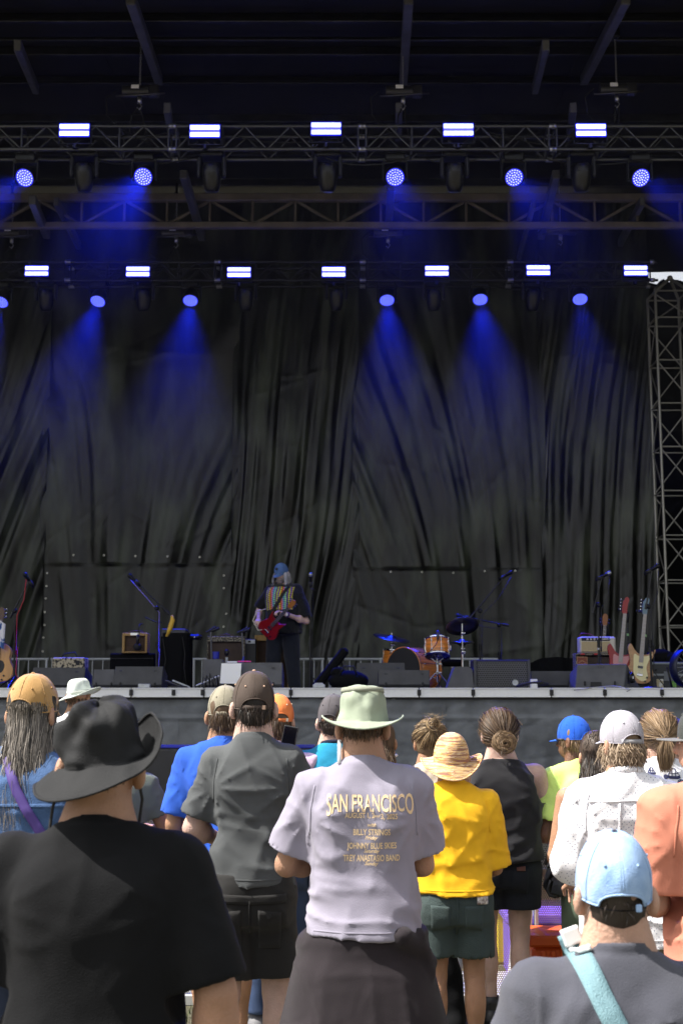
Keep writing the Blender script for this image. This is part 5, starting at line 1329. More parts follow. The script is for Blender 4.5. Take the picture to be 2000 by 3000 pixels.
    for sd in (-1, 1):
        J = p.J[sd]; ar = arm_r
        b.cap(J['sh'], J['el'], .054*s*ar, .042*s*ar, .03*s); b.cap(J['el'], J['wr'], .043*s*ar, .028*s*ar, .015*s)
        f = J['el']+(J['wr']-J['el'])*.28; b.ell(f, A3((.048, .048, .055))*s*ar, .03*s)
        b.cap(J['hip'], J['kn'], .088*s*(.5+.5*w_), .055*s, .03*s); b.cap(J['kn'], J['an'], .053*s, .036*s, .02*s)
        c = J['kn']+(J['an']-J['kn'])*.30+np.array([0, -.020*s, 0]); b.ell(c, A3((.053, .055, .12))*s, .03*s)
        b.ell(J['kn']+np.array([0, .030*s, 0]), A3((.040, .030, .045))*s, .02*s)
        b.cap(J['an']+np.array([0, -.03*s, -.04*s]), J['an']+np.array([sd*.015*s, .13*s, -.055*s]), .035*s, .032*s, .02*s)
        b.ell((sd*.070*s*w_+sk(.92)[0], -.065*s*dp+sk(.92)[1], .84*s-drop), A3((.080, .062, .085))*s, .04*s)
        b.cap(J['sh']+np.array([-sd*.02*s, 0, .005]), nb+np.array([0, -.008*s, -.01*s]), .044*s, .044*s, .04*s)
    b.cutp((0, 0, .004), (0, 0, -1))
    ms.append(b.mesh(1))
    for sd in (-1, 1):
        J = p.J[sd]; d = J['wr']-J['el']; d = d/np.linalg.norm(d)
        up = (0, 0, 1) if abs(d[2]) < .8 else (sd*1, -.2, 0)
        ms.append(hand_vol(J['wr'], d, up, s*1.0, hcurl, sd*(1 if abs(d[2]) < .8 else -1), h=.005 if hd < .0115 else .007))
    V, Q = join(ms); p.body = nmesh('body', V, Q, skinm, p.root)
    # eyes
    for sd in (-1, 1):
        e = MB(); c = Vector(Hh((sd*.032, .101, .125))); e.ball(c, .0125*hs, 10); e.build('eye', mat('eye_white', (.72, .70, .68), .2), p.root, True, world=False)
        e = MB(); c = Vector(Hh((sd*.032, .1125, .1248))); e.ball(c, .0045*hs, 8, (1, .4, 1)); e.build('iris', mat('iris_brown', (.05, .025, .012), .2), p.root, True, world=False)
    return p
def folds(p, amp, hem, seed, horiz=1.):
    s = p.s
    def fn(x, y, z):
        o = seed*7.3
        n1 = vnoise(x*6/s+o, y*6/s, z*5/s+o)
        hz = np.clip(1-np.abs(z-hem-.10*s)/(.20*s), 0, 1)
        w2 = vnoise(x*3.2/s+o, y*3/s, z*2/s)
        bun = (1-np.abs(vnoise(x*3.5/s+o+w2, y*4/s, z*20/s+w2*2.2+x*3)))**3-.35
        out = .0045*n1+.011*horiz*bun*hz
        for sd in (-1, 1):
            xa = sd*.185*s*p.w+p.sk(1.3)[0]; za = 1.31*s-p.drop
            dx, dz = x-xa, z-za; r = np.sqrt(dx*dx+dz*dz)+1e-4; a = np.arctan2(dz, -sd*dx)
            rad = np.clip(1-r/(.34*s), 0, 1)*ss(.02, .07, r)
            ph = a*5.2+.9*vnoise(x*5/s, o, z*5/s)+seed
            out = out+.0055*rad*((1-np.abs(np.sin(ph)))**2-.35)
        dr = vnoise(x*11/s+o+.6*z, y*5/s, z*2.1/s+o)
        cr1 = (1-np.abs(vnoise((x*.8+z*.5)*9/s+o+3, y*6/s, (z-x*.5)*4.5/s)))**7; cr2 = (1-np.abs(vnoise((x*.8-z*.6)*8/s+o+13, y*6/s, (z+x*.6)*4/s)))**7
        out = out+.006*(cr1-.12)*ss(-.3, .4, vnoise(x*4+o, y*4, z*4+2))+.006*(cr2-.12)*ss(-.3, .4, vnoise(x*4+o, y*4, z*4+8))
        dr2 = (1-np.abs(vnoise((x+z*.35)*7/s+o, y*3/s, (z)*2.4/s)))**4-.2
        dr3 = (1-np.abs(vnoise((x-z*.45)*6/s+o+9, y*3/s, (z)*2.0/s)))**4-.2
        out = out+.004*dr+.006*dr2+.006*dr3
        return out*amp*s
    return fn
def armpt(p, sd, t, off=0.):
    J = p.J[sd]
    return J['sh']+(J['el']-J['sh'])*t
def tee(p, m, hem=.86, sleeve=.72, w_=1.0, dp=1.0, fold=1., seed=1, collar=True, name='shirt', sl_r=.072, sl_r2=None, rows=None, hd=None, neck_z=1.50, tank=False, collar_m=None, horiz=1., sl_long=None, seams=True):
    s = p.s; hd = hd or p.hd; sk = p.sk
    T = tabscale(SHIRT, s, p.w*w_, p.dp*dp, rows=rows); T = [(z-p.drop, a, b, cx+sk(z/s)[0], cy+sk(z/s)[1]) for (z, a, b, cx, cy) in T]
    hz = hem*s-p.drop
    pts = [armpt(p, sd, t) for sd in (-1, 1) for t in (0, 1)]+([p.J[sd]['wr'] for sd in (-1, 1)] if sl_long else [])
    lo = np.minimum(np.min(pts, 0)-.11*s, (-.30*s*p.w*w_, -.24*s*p.dp*dp, 0)); hi = np.maximum(np.max(pts, 0)+.11*s, (.30*s*p.w*w_, .25*s*p.dp*dp, 0)); lo[2] = hz-.03; hi[2] = neck_z*s-p.drop+.06
    lo[:2] += np.minimum(0, sk(1.45)[:2]); hi[:2] += np.maximum(0, sk(1.45)[:2])
    v = Vol(lo, hi, hd)
    v.prof(T, 0, z0=hz)
    for sd in (-1, 1):
        J = p.J[sd]
        v.ell((sd*.080*s*p.w+sk(1.32)[0], (-.085*p.dp)*s+sk(1.32)[1], 1.33*s-p.drop), A3((.075, .045, .10))*s, .04*s)
        if tank:
            v.cap(J['sh']+np.array([-sd*.055*s, 0, .0]), p.nb+np.array([sd*.02*s, 0, -.005*s]), .050*s, .050*s, .04*s); continue
        v.cap(J['sh']+np.array([-sd*.03*s, 0, .008*s]), p.nb+np.array([0, -.010*s, -.008*s]), .058*s, .060*s, .05*s)
        r2 = sl_r2 or sl_r*1.05
        v.cap(J['sh'], J['el'], max(.064, .054*p.ar+.012)*s, r2*s/max(.5, sleeve) if sleeve < .6 else r2*s, .045*s, cut1=sleeve if sl_long is None else None)
        if sl_long: v.cap(J['el'], J['wr'], r2*s, r2*s*.85, .02*s, cut1=sl_long)
    if tank:
        for sd in (-1, 1):
            c = p.J[sd]['sh']+np.array([sd*.030*s, 0, -.06*s]); v.ell(c, A3((.062, .14, .115))*s, 0, minus=True)
    ff = folds(p, fold*1.5, hz, seed, horiz); ends = []
    if not tank:
        for sd in (-1, 1):
            J = p.J[sd]; q0, q1 = (J['el'], J['wr']) if sl_long else (J['sh'], J['el']); tt_ = sl_long or sleeve
            ends.append((q0+(q1-q0)*tt_, (q1-q0)/np.linalg.norm(q1-q0)))
    def fold_fn(x, y, z):
        o = ff(x, y, z)
        for c, d in ends:
            q = (x-c[0])*d[0]+(y-c[1])*d[1]+(z-c[2])*d[2]; r = np.sqrt((x-c[0])**2+(y-c[1])**2+(z-c[2])**2)
            o = np.where(r < .14*s, o*np.clip(-q/(.06*s), 0, 1), o)
        return o
    v.warp(fold_fn, .06)
    if not tank:
        for c, d in ends:
            def lip(X, Y, Z, c=c, d=d):
                q = (X-c[0])*d[0]+(Y-c[1])*d[1]+(Z-c[2])*d[2]; r = np.sqrt((X-c[0])**2+(Y-c[1])**2+(Z-c[2])**2)
                return np.where(r < .13*s, -q, 1.)*1.0
            sl_, P_ = v.sub(c-.12*s, c+.12*s)
            if sl_ is not None: v.F[sl_] = np.maximum(v.F[sl_], -lip(*P_)*np.where(np.isfinite(P_[0]), 1, 1))
    # hollow the hem and the sleeve ends, open the neck
    v.prof(T, 0, z0=hz-.05, z1=hz+.022*s, minus=True, grow=-.024*s)
    if not tank:
        for sd in (-1, 1):
            J = p.J[sd]
            if sl_long: a = J['el']+(J['wr']-J['el'])*sl_long; d = (J['wr']-J['el'])
            else: a = armpt(p, sd, sleeve); d = J['el']-J['sh']
            d = d/np.linalg.norm(d); r2 = (sl_r2 or sl_r*1.05)*(.9 if sl_long else 1)
            v.cap(a-d*.016*s, a+d*.10*s, (r2-.019)*s, (r2-.019)*s, 0, minus=True, cut0=0)
    cn = p.nb+np.array([0, .0, (neck_z-1.46)*s]); nr = np.array([0, .34, 1.])
    v.cutp(cn+np.array([0, 0, .004]), nr)
    if collar:
        rr = .071*s; 
        def tor(X, Y, Z):
            x = X-cn[0]; y = Y-cn[1]-.012*s; z = Z-cn[2]+.34*y*.9
            q = np.sqrt(x*x+(y*1.02)**2)-rr; return np.sqrt(q*q+(z*.62)**2)-.0085*s
        v.add(tor, cn-.09*s, cn+.09*s, .010*s)
    V, Q = v.mesh(1); o = nmesh(name, V, Q, m, p.root); p.shirt = o; p.shirtVQ = (V, Q); p.neckc = cn
    if hd < .0100 and not tank and seams:
        bv = bvh_of((V, Q)); xo = sk(1.3)[0]
        for sd in (-1, 1): ribbon(p, None, [(sd*.168*s*p.w+xo, 1.425*s-p.drop), (sd*.183*s*p.w+xo, 1.34*s-p.drop), (sd*.186*s*p.w+xo, 1.25*s-p.drop)], .005, m, 'sleeve_seam', o, bv=bv, off=.0012, thick=.0012)
        wq = .17*s*p.w
        ribbon(p, None, [(-wq, hz+.022), (0, hz+.022), (wq, hz+.022)], .004, m, 'hem_stitch', o, bv=bv, off=.001, thick=.001)
    if collar_m:
        c = MB(); c.path([(cn[0]+rr*1.02*cos(a), cn[1]+.012*s+rr*1.0*sin(a), cn[2]-.34*(rr*sin(a)+.0)*.9+.004) for a in np.linspace(0, 2*pi, 28)[:-1]], .0125*s, 8, closed=True); c.build('collar', collar_m, o, True, world=False)
    return o
def legwear(p, m, hem=.52, r0=.108, r1=.105, waist=.965, name='shorts', seed=3, fold=1., hd=None, hw=1.0, fray=0.):
    s = p.s; hd = hd or p.hd; sk = p.sk
    T = tabscale(TORSO, s, (.5+.5*p.w)*hw, p.dp*1.0); T = [(z-p.drop, a+.016*s, b+.020*s, cx+sk(z/s)[0], cy+sk(z/s)[1]) for (z, a, b, cx, cy) in T if z <= waist+.09]
    pts = [p.J[sd][k] for sd in (-1, 1) for k in ('hip', 'kn', 'an')]
    hz = hem*s
    lo = np.min(pts, 0)-.17*s; hi = np.max(pts, 0)+.17*s; lo[2] = max(0.02, hz-.03); hi[2] = waist*s-p.drop+.03
    v = Vol(lo, hi, hd); v.prof(T, 0, z1=waist*s-p.drop)
    for sd in (-1, 1):
        J = p.J[sd]
        v.ell((sd*.072*s*p.w+sk(.92)[0], -.068*s*p.dp+sk(.92)[1], .84*s-p.drop), A3((.090, .075, .095))*s, .04*s)
        if hem > .45:
            d = J['kn']-J['hip']; t = (J['hip'][2]-hz)/max(.05, -d[2])
            v.cap(J['hip']+np.array([0, 0, -.02*s]), J['kn'], r0*s*(.5+.5*p.w), r1*s*(.5+.5*p.w), .03*s)
        else:
            r1 = max(r1, .088); v.cap(J['hip'], J['kn'], r0*s, r1*s, .03*s); v.cap(J['kn'], J['an'], r1*s, r1*s*.82, .02*s)
    if not p.drop: v.cutp((0, 0, hz), (0, 0, -1))
    v.cutp((0, 0, waist*s-p.drop), (0, 0, 1))
    def fn(x, y, z):
        o = seed*5.1; n = vnoise(x*7/s+o, y*7/s, z*6/s); b = (1-np.abs(vnoise(x*5/s+o, y*5/s, z*16/s+x*4+vnoise(x*4, o, z*4)*2)))**3-.3
        cr = np.clip(1-np.abs(z-.80*s+p.drop)/(.12*s), 0, 1)
        dg = (1-np.abs(vnoise((x*np.sign(x+1e-9)+z*.8)*7/s+o, y*3, z*2.5)))**4-.2
        return (.004*n+.006*b*(.3+cr)+.006*dg)*fold*s
    v.warp(fn, .05)
    if hem > .3 and not p.drop:
        for sd in (-1, 1):
            J = p.J[sd]; f = (J['hip'][2]-hz)/(J['hip'][2]-J['kn'][2]); c = J['hip']+(J['kn']-J['hip'])*min(1, f); rr = (r0+(r1-r0)*min(1, f))*s*(.5+.5*p.w)-.012*s
            v.cap(c+np.array([0, 0, -.06]), c+np.array([0, 0, .02*s]), rr, rr, 0, minus=True)
    V, Q = v.mesh(1)
    if fray: 
        m_ = V[:, 2] < hz+.012*s; V[m_, 2] += fray*np.random.uniform(-1, 1, m_.sum())
    o = nmesh(name, V, Q, m, p.root); p.pants = o; p.pantsVQ = (V, Q); return o
def shoes(p, m, solem=None):
    s = p.s
    for sd in (-1, 1):
        a = p.J[sd]['an']; v = Vol(a+np.array([-.09, -.13, -.10])*s, a+np.array([.09, .24, .09])*s, .008)
        c = lambda x, y, z: a+np.array([sd*x, y, z])*s
        v.cap(c(0, -.035, -.035), c(.012, .135, -.050), .046*s, .040*s, 0); v.cap(c(0, -.01, -.01), c(.005, .03, .03), .048*s, .05*s, .03*s, cut1=.6); v.ell(c(.015, .13, -.052), A3((.046, .07, .032))*s, .02*s)
        v.cutp((0, 0, .006), (0, 0, -1)); V, Q = v.mesh(1); o = nmesh('shoe', V, Q, m, p.root)
        if solem:
            b = MB(); pts = [(a[0]+sd*.008*s+.050*s*cos(t)*(1+.1*sin(t)), a[1]+.045*s+.135*s*sin(t)) for t in np.linspace(0, 2*pi, 25)[:-1]]; b.prism(pts, .024*s, None, (0, 0, .001)); b.build('sole', solem, o, world=False)
# ---------------------------------------------------------------- decals that lie on cloth: pockets, straps, print
def bvh_of(VQ): return BVHTree.FromPolygons(VQ[0].tolist(), VQ[1].tolist())
def cast(bv, x, z, side=-1, far=2.):
    h = bv.ray_cast(Vector((x, side*far, z)), Vector((0, -side, 0)))
    return h[0]
def patch(p, VQ, quad, m, name, parent, side=-1, off=.002, thick=.003, n=(8, 8), bv=None, bulge=0.):
    """quad: four (x,z) corners; a thin curved plate lying on the cloth"""
    bv = bv or bvh_of(VQ); a, b, c, d = [np.array(q) for q in quad]; top = []; ok = True
    for i in range(n[0]+1):
        u = i/n[0]
        for j in range(n[1]+1):
            t = j/n[1]; q = (a*(1-u)+b*u)*(1-t)+(d*(1-u)+c*u)*t
            h = cast(bv, q[0], q[1], side)
            if h is None: h = top[-1]-Vector((0, side*0., 0)) if top else Vector((q[0], 0, q[1]))
            top.append(Vector((q[0], h.y, q[1])))
    V = [v+Vector((0, side*(off+thick), 0)) for v in top]+[v+Vector((0, side*(off-.012), 0)) for v in top]
    ny = n[1]+1; L = len(top); F = []
    for i in range(n[0]):
        for j in range(n[1]):
            k = i*ny+j; F.append((k, k+ny, k+ny+1, k+1))
    for i in range(n[0]):
        k = i*ny; F += [(k, L+k, L+k+ny, k+ny), (k+n[1], k+ny+n[1], L+k+ny+n[1], L+k+n[1])]
    for j in range(n[1]):
        k = j; F += [(k, k+1, L+k+1, L+k)]; k = n[0]*ny+j; F += [(k, L+k, L+k+1, k+1)]
    return mobj(name, V, F, m, parent, True)
def ribbon(p, VQ, pts, wd, m, name, parent, side=-1, off=.003, thick=.003, seg=6, bv=None):
    """strap along (x,z) points lying on the cloth"""
    bv = bv or bvh_of(VQ); P = []
    for i in range(len(pts)-1):
        for k in range(seg): P.append(Vector(pts[i]).lerp(Vector(pts[i+1]), k/seg))
    P.append(Vector(pts[-1])); rows = []
    last = None
    for i, q in enumerate(P):
        t = (P[min(i+1, len(P)-1)]-P[max(i-1, 0)]).normalized(); nrm = Vector((-t.y, t.x)); r = []
        for e in (-1, -.33, .33, 1):
            w_ = q+nrm*(e*wd/2); h = cast(bv, w_.x, w_.y, side); y = h.y if h is not None else (last if last is not None else 0); last = y; r.append(Vector((w_.x, y, w_.y)))
        rows.append(r)
    V = []; F = []
    for r in rows: V += [v+Vector((0, side*(off+thick), 0)) for v in r]+[v+Vector((0, side*(off-.008), 0)) for v in r]
    for i in range(len(rows)-1):
        b = i*8; c = b+8
        for k in range(3): F.append((b+k, b+k+1, c+k+1, c+k))
        F += [(b, c, c+4, b+4), (b+3, b+7, c+7, c+3)]
    F += [(0, 4, 5, 1), (1, 5, 6, 2), (2, 6, 7, 3)]; e = (len(rows)-1)*8; F += [(e, e+1, e+5, e+4), (e+1, e+2, e+6, e+5), (e+2, e+3, e+7, e+6)]
    return mobj(name, V, F, m, parent, True)
def lettering(p, VQ, rows, m, name, parent, bv=None):
    """flat print: rows of (text, centre x, z of the baseline, height, width or None, shear, extra)"""
    bv = bv or bvh_of(VQ); Vs = []; Fs = []
    for (txt, cx, cz, hgt, wid, shear, fn) in rows:
        cu = bpy.data.curves.new('t', 'FONT'); cu.body = txt; cu.align_x = 'CENTER'; cu.size = 1; cu.shear = shear; cu.offset = .020 if not fn else .013; cu.resolution_u = 3
        o = bpy.data.objects.new('t', cu); C.objects.link(o); bpy.context.view_layer.update()
        me = bpy.data.meshes.new_from_object(o.evaluated_get(bpy.context.evaluated_depsgraph_get()))
        bpy.data.objects.remove(o); bpy.data.curves.remove(cu)
        co = np.array([v.co[:] for v in me.vertices]); fs = [tuple(q.vertices) for q in me.polygons]; bpy.data.meshes.remove(me)
        if len(co) == 0: continue
        x0, x1 = co[:, 0].min(), co[:, 0].max(); capw = (x1-x0); sx = (wid/capw) if wid else hgt/.72
        b = len(Vs)
        for q in co:
            u = (q[0]-(x0+x1)/2)/(capw/2); z = q[1]/.72*hgt
            x = cx+(q[0]-(x0+x1)/2)*sx
            if fn: z = fn(u, q[1]/.72)*hgt
            zz = cz+z; h = cast(bv, x, zz); y = h.y if h is not None else -.15
            Vs.append((x, y-.0022, zz))
        Fs += [tuple(b+i for i in f) for f in fs]
    return mobj(name, Vs, Fs, m, parent, False)
# ---------------------------------------------------------------- hats (built about the cranium centre, then placed with the head)
def place(p, V, extra=None, at_=(0, .018, .150)):
    """points in head units about the cranium centre -> person frame"""
    E = np.array(extra) if extra is not None else np.eye(3)
    V = np.asarray(V, float); return p.Hh(at_)+((V*p.hsz)@E.T)@p.Mh.T
def grid_obj(name, V, nu, nv, m, parent, closed=True, solid=.003, flip=False):
    F = []
    for i in range(nu if closed else nu-1):
        for j in range(nv-1):
            a = i*nv+j; b = ((i+1) % nu)*nv+j; F.append((a, b, b+1, a+1) if not flip else (a, a+1, b+1, b))
    o = mobj(name, V, F, m, parent, True)
    if solid: md = o.modifiers.new('thick', 'SOLIDIFY'); md.thickness = solid; md.offset = -1
    return o
def ballcap(p, m, brim=None, opening=True, strap=None, button=None, eyelets=None, H=.125, rx=.086, ry=.104, zb=-.010, tilt=0., sq=2.35, brim_len=.072, bw=.078, rotz=0., name='baseball_cap', panelm=None, flat=0., arch_h=.056, arch_w=.052, seam=.010, strap_w=.020, struct=0.):
    E = np.array(RZ(rotz) @ RX(tilt)); nu, nv = 144, 30; H = max(H, .122-zb); rx *= .95; ry *= .97
    u = np.linspace(0, 2*pi, nu, endpoint=False)
    V = []
    for a in u:
        x, y = cos(a), sin(a); dph = atan2(x, -y)           # 0 at the back
        xx = dph*rx
        arch = 0.
        if opening and abs(xx) < arch_w: arch = arch_h*(1-(abs(xx)/arch_w)**2.2)**.5
        t0 = arch/H
        for j in range(nv):
            t = t0+(1-t0)*sin(j/(nv-1)*pi/2)
            r = max(0, (1-t**sq))**(1/sq)
            r *= 1+.035*sin(min(1, t*1.3)*pi)
            sd = abs(((a-pi/2+pi/6) % (pi/3))-pi/6); r *= 1-seam*exp(-(sd/.035)**2)
            fr = struct*max(0, y)*sin(min(1, t)*pi)*.25
            nz = .0022*float(vnoise(x*3+m.name.__len__(), y*3, t*3+zb*50))
            V.append((x*(rx*r+nz), y*(ry*(r+fr)+nz), zb+H*t))
    o = grid_obj(name, place(p, V, E), nu, nv, m, p.root, True, .0022)
    # trim round the lower edge and the arch
    edge = []
    for k, a in enumerate(u): edge.append(V[k*nv])
    b = MB(); b.path([Vector(q) for q in place(p, edge, E)], .0028*p.hsz, 5, closed=True); b.build('edge_trim', m, o, True, world=False)
    for k in range(6):                                   # stitched seams
        a = pi/2+k*pi/3; ln = []
        for j in range(0, 15):
            t = .97*j/14
            if opening and abs(atan2(cos(a), -sin(a))*rx) < arch_w and t < arch_h/H*1.05: continue
            r = max(0, (1-t**sq))**(1/sq)*(1+.035*sin(min(1, t*1.3)*pi))*1.004
            ln.append((cos(a)*rx*r, sin(a)*ry*r, zb+H*t))
        if len(ln) > 3: b = MB(); b.path([Vector(q) for q in place(p, ln, E)], .0013*p.hsz, 4); b.build('seam', panelm or m, o, True, world=False)
    b = MB(); b.ball(Vector(place(p, [(0, 0, zb+H+.001)], E)[0]), .0078*p.hsz, 10, (1, 1, .55)); b.build('button', button or m, o, True, world=False)
    for k in range(6):
        a = pi/2+pi/6+k*pi/3; t = .62; r = max(0, (1-t**sq))**(1/sq)*1.035
        b = MB(); c = Vector(place(p, [(cos(a)*rx*r, sin(a)*ry*r, zb+H*t)], E)[0]); b.ball(c, .0042*p.hsz, 8); b.build('eyelet', eyelets or m, o, True, world=False)
    if opening:
        sv = []
        n = 16
        for i in range(n):
            a = (i/(n-1)-.5)*2*(arch_w*1.12/rx); sv.append((sin(a)*rx*1.012, -cos(a)*ry*1.012))
        Vv = []
        for (x, y) in sv: Vv += [(x, y, zb-.002), (x, y, zb-.002+strap_w)]
        grid_obj('strap', place(p, Vv, E), n, 2, strap or m, o, False, .0025)
        if eyelets:
            b = MB(); c = place(p, [(rx*.42, -ry*.95, zb+strap_w*.45)], E)[0]; b.box(Vector(c), (.014*p.hsz, .006, .018*p.hsz), .002); b.build('buckle', eyelets, o, world=False)
    # brim
    nu2, nv2 = 25, 8; Vb = []
    for i in range(nu2):
        q = (i/(nu2-1)-.5)*2; a = pi/2-q*1.12
        for j in range(nv2):
            f = j/(nv2-1); e = (1-abs(q)**2.6)**.6
            x = cos(a)*rx*.99*(1-f)+ (q*bw*.98)*f; y = sin(a)*ry*.99+f*brim_len*e
            z = zb+.006-.030*f*(1-flat)*e-.22*(x*x)/.086*(1-flat)*(.4+.6*f)
            Vb.append((x, y, z))
    grid_obj('brim', place(p, Vb, E), nu2, nv2, brim or m, o, False, .004)
    return o
def brimhat(p, m, H=.115, rx=.088, ry=.106, R_=.150, brimz=None, tilt=0., roll=0., rotz=0., top=.82, sq=3.0, zb=-.018, name='brim_hat', rope=0., dent=0., seed=1, nb=14, nc=26, band=None, edge=.003, noise=.003, under=None, crease=0.):
    E = np.array(RZ(rotz) @ RX(tilt) @ RY(roll)); nu = 120; V = []; nv = nb+nc
    u = np.linspace(0, 2*pi, nu, endpoint=False)
    for a in u:
        x, y = cos(a), sin(a); bz = brimz(a) if brimz else (0, 0)
        for j in range(nv):
            if j < nb:                                  # brim, from the outer edge in
                f = 1-j/nb; r = 1+f*(R_/rx-1); z = zb+bz[0]*f**bz[1]
                xx, yy = x*rx*r, y*(ry+(R_-rx)*f)
                cf = bz[2]*f**2 if len(bz) > 2 else 0; xx -= x*cf; yy -= y*cf
            else:
                t = (j-nb)/(nc-1); t2 = sin(t*pi/2) if t < 1 else 1
                r = (max(0, 1-t2**(sq*2)))**(1/(sq*1.3)) if t2 > .0 else 1
                tp = 1-(1-top)*t2; xx, yy, z = x*rx*tp*r, y*ry*tp*r, zb+H*t2-(dent*(1-r)**2)
                n_ = crease*float(vnoise(x*2.2+seed*3, y*2.2, t2*3.2)); xx += x*n_; yy += y*n_; z += n_*.7
            n_ = noise*float(vnoise(x*4+seed, y*4, z*30)); xx += x*n_; yy += y*n_; z += n_*.6
            if rope: k = rope*abs(sin(j*pi/1.0*.5)); xx += x*k; yy += y*k; z += k*.3
            V.append((xx, yy, z))
    o = grid_obj(name, place(p, V, E), nu, nv, m, p.root, True, .003)
    b = MB(); b.path([Vector(q) for q in place(p, [V[k*nv] for k in range(nu)], E)], edge*p.hsz, 5, closed=True); b.build('brim_edge', m, o, True, world=False)
    if band is not None:
        Vv = []
        for a in u:
            r_ = 1.012*(1-(1-top)*band[1]); Vv += [(cos(a)*rx*(r_), sin(a)*ry*r_, zb+H*band[1]), (cos(a)*rx*(r_-.01), sin(a)*ry*(r_-.01), zb+H*(band[1]+band[2]))]
        grid_obj('hat_band', place(p, Vv, E), nu, 2, band[0], o, True, .002)
    return o
# ---------------------------------------------------------------- hair
def hair_cap(p, m, zcut, grow=.010, back=.0, name='hair', front=.05, cutn=(0, .75, -1), hd=None):
    """close hair: head shell with everything in front of / below a slanted plane removed"""
    hs = p.hsz; c = p.Hh((0, .018, .150)); v = Vol(c-.17*hs, c+.17*hs, .0062)
    v.ell(c, A3((.076+grow, .097+grow, .100+grow))*hs, 0, p.Mh)
    v.ell(p.Hh((0, .0-back, .085)), A3((.066+grow, .066+grow, .06))*hs, .03*hs, p.Mh)
    n = p.Mh@A3(cutn); v.cutp(p.Hh((0, 0, zcut)), n)
    v.cutp(p.Hh((0, front, .15)), p.Mh@A3((0, 1, -.35)))
    v.warp(lambda x, y, z: .006*vnoise(x*40, y*40, z*18)*hs, .03)
    V, Q = v.mesh(1); return nmesh(name, V, Q, m, p.root)
def strands(p, m, paths, width=.0032, name='hair_strands', parent=None, kind='stuff', taper=True):
    """paths: list of arrays of points in the person frame; flat ribbons facing away from the head"""
    V = []; F = []; c = p.hc
    for P in paths:
        P = np.array(P, float); n = len(P); b = len(V)
        if np.random.rand() < .09: P = P+np.linspace(0, 1, n)[:, None]*((P-c)/np.linalg.norm(P-c, axis=1)[:, None]*np.random.uniform(.006, .028)+np.random.uniform(-.012, .012, 3))
        T = np.gradient(P, axis=0); T /= np.linalg.norm(T, axis=1)[:, None]+1e-9
        O = P-c; O[:, 2] *= .3; S = np.cross(T, O); S /= np.linalg.norm(S, axis=1)[:, None]+1e-9
        an = np.random.uniform(-.7, .7); O2 = np.cross(S, T); S = S*cos(an)+O2*sin(an)
        for i in range(n):
            w_ = width*.5*(1-.75*(i/(n-1))**2 if taper else 1)
            V.append(P[i]-S[i]*w_); V.append(P[i]+S[i]*w_)
        F += [(b+2*i, b+2*i+1, b+2*i+3, b+2*i+2) for i in range(n-1)]
    o = mobj(name, np.array(V), F, m, parent or p.root, True)
    if kind: o['kind'] = kind
    return o
def headpt(p, a, el, k=1.0):
    """point on the cranium: a from the back (+ = right), el elevation"""
    return p.Hh((sin(a)*cos(el)*.078*k, .018-cos(a)*cos(el)*.099*k, .150+sin(el)*.102*k))
def fringe(p, m, el0=-.25, el1=-.9, n=420, L=.05, arc=1.9, jit=.3, flare=.006, curl=0., width=.0034, out=.012, name='hair_strands'):
    """short hair showing below a hat: strands growing down the back and sides of the head"""
    ps = []; rng = np.random.RandomState(int(abs(p.root.location.x)*1000)+n)
    for i in range(n):
        a = rng.uniform(-arc, arc); e = rng.uniform(el1, el0); q = headpt(p, a, e, 1.03); d = np.array([0, 0, -1.0]); o = q-p.hc; o[2] = 0; o /= np.linalg.norm(o)+1e-6
        side = np.cross(o, d); l = L*rng.uniform(.6, 1.2); pts = []; ph = rng.uniform(0, 6.3); sw = rng.uniform(-jit, jit)
        for j in range(7):
            f = j/6; pos = q+d*l*f*p.hsz+side*sw*l*f*p.hsz+o*(out*sin(f*pi*.6)+flare*f-.012*f*f)*p.hsz
            if curl: pos = pos+(side*sin(f*9+ph)+o*cos(f*9+ph))*curl*f**.5*p.hsz
            pts.append(pos)
        ps.append(pts)
    return strands(p, m, ps, width*p.hsz, name)
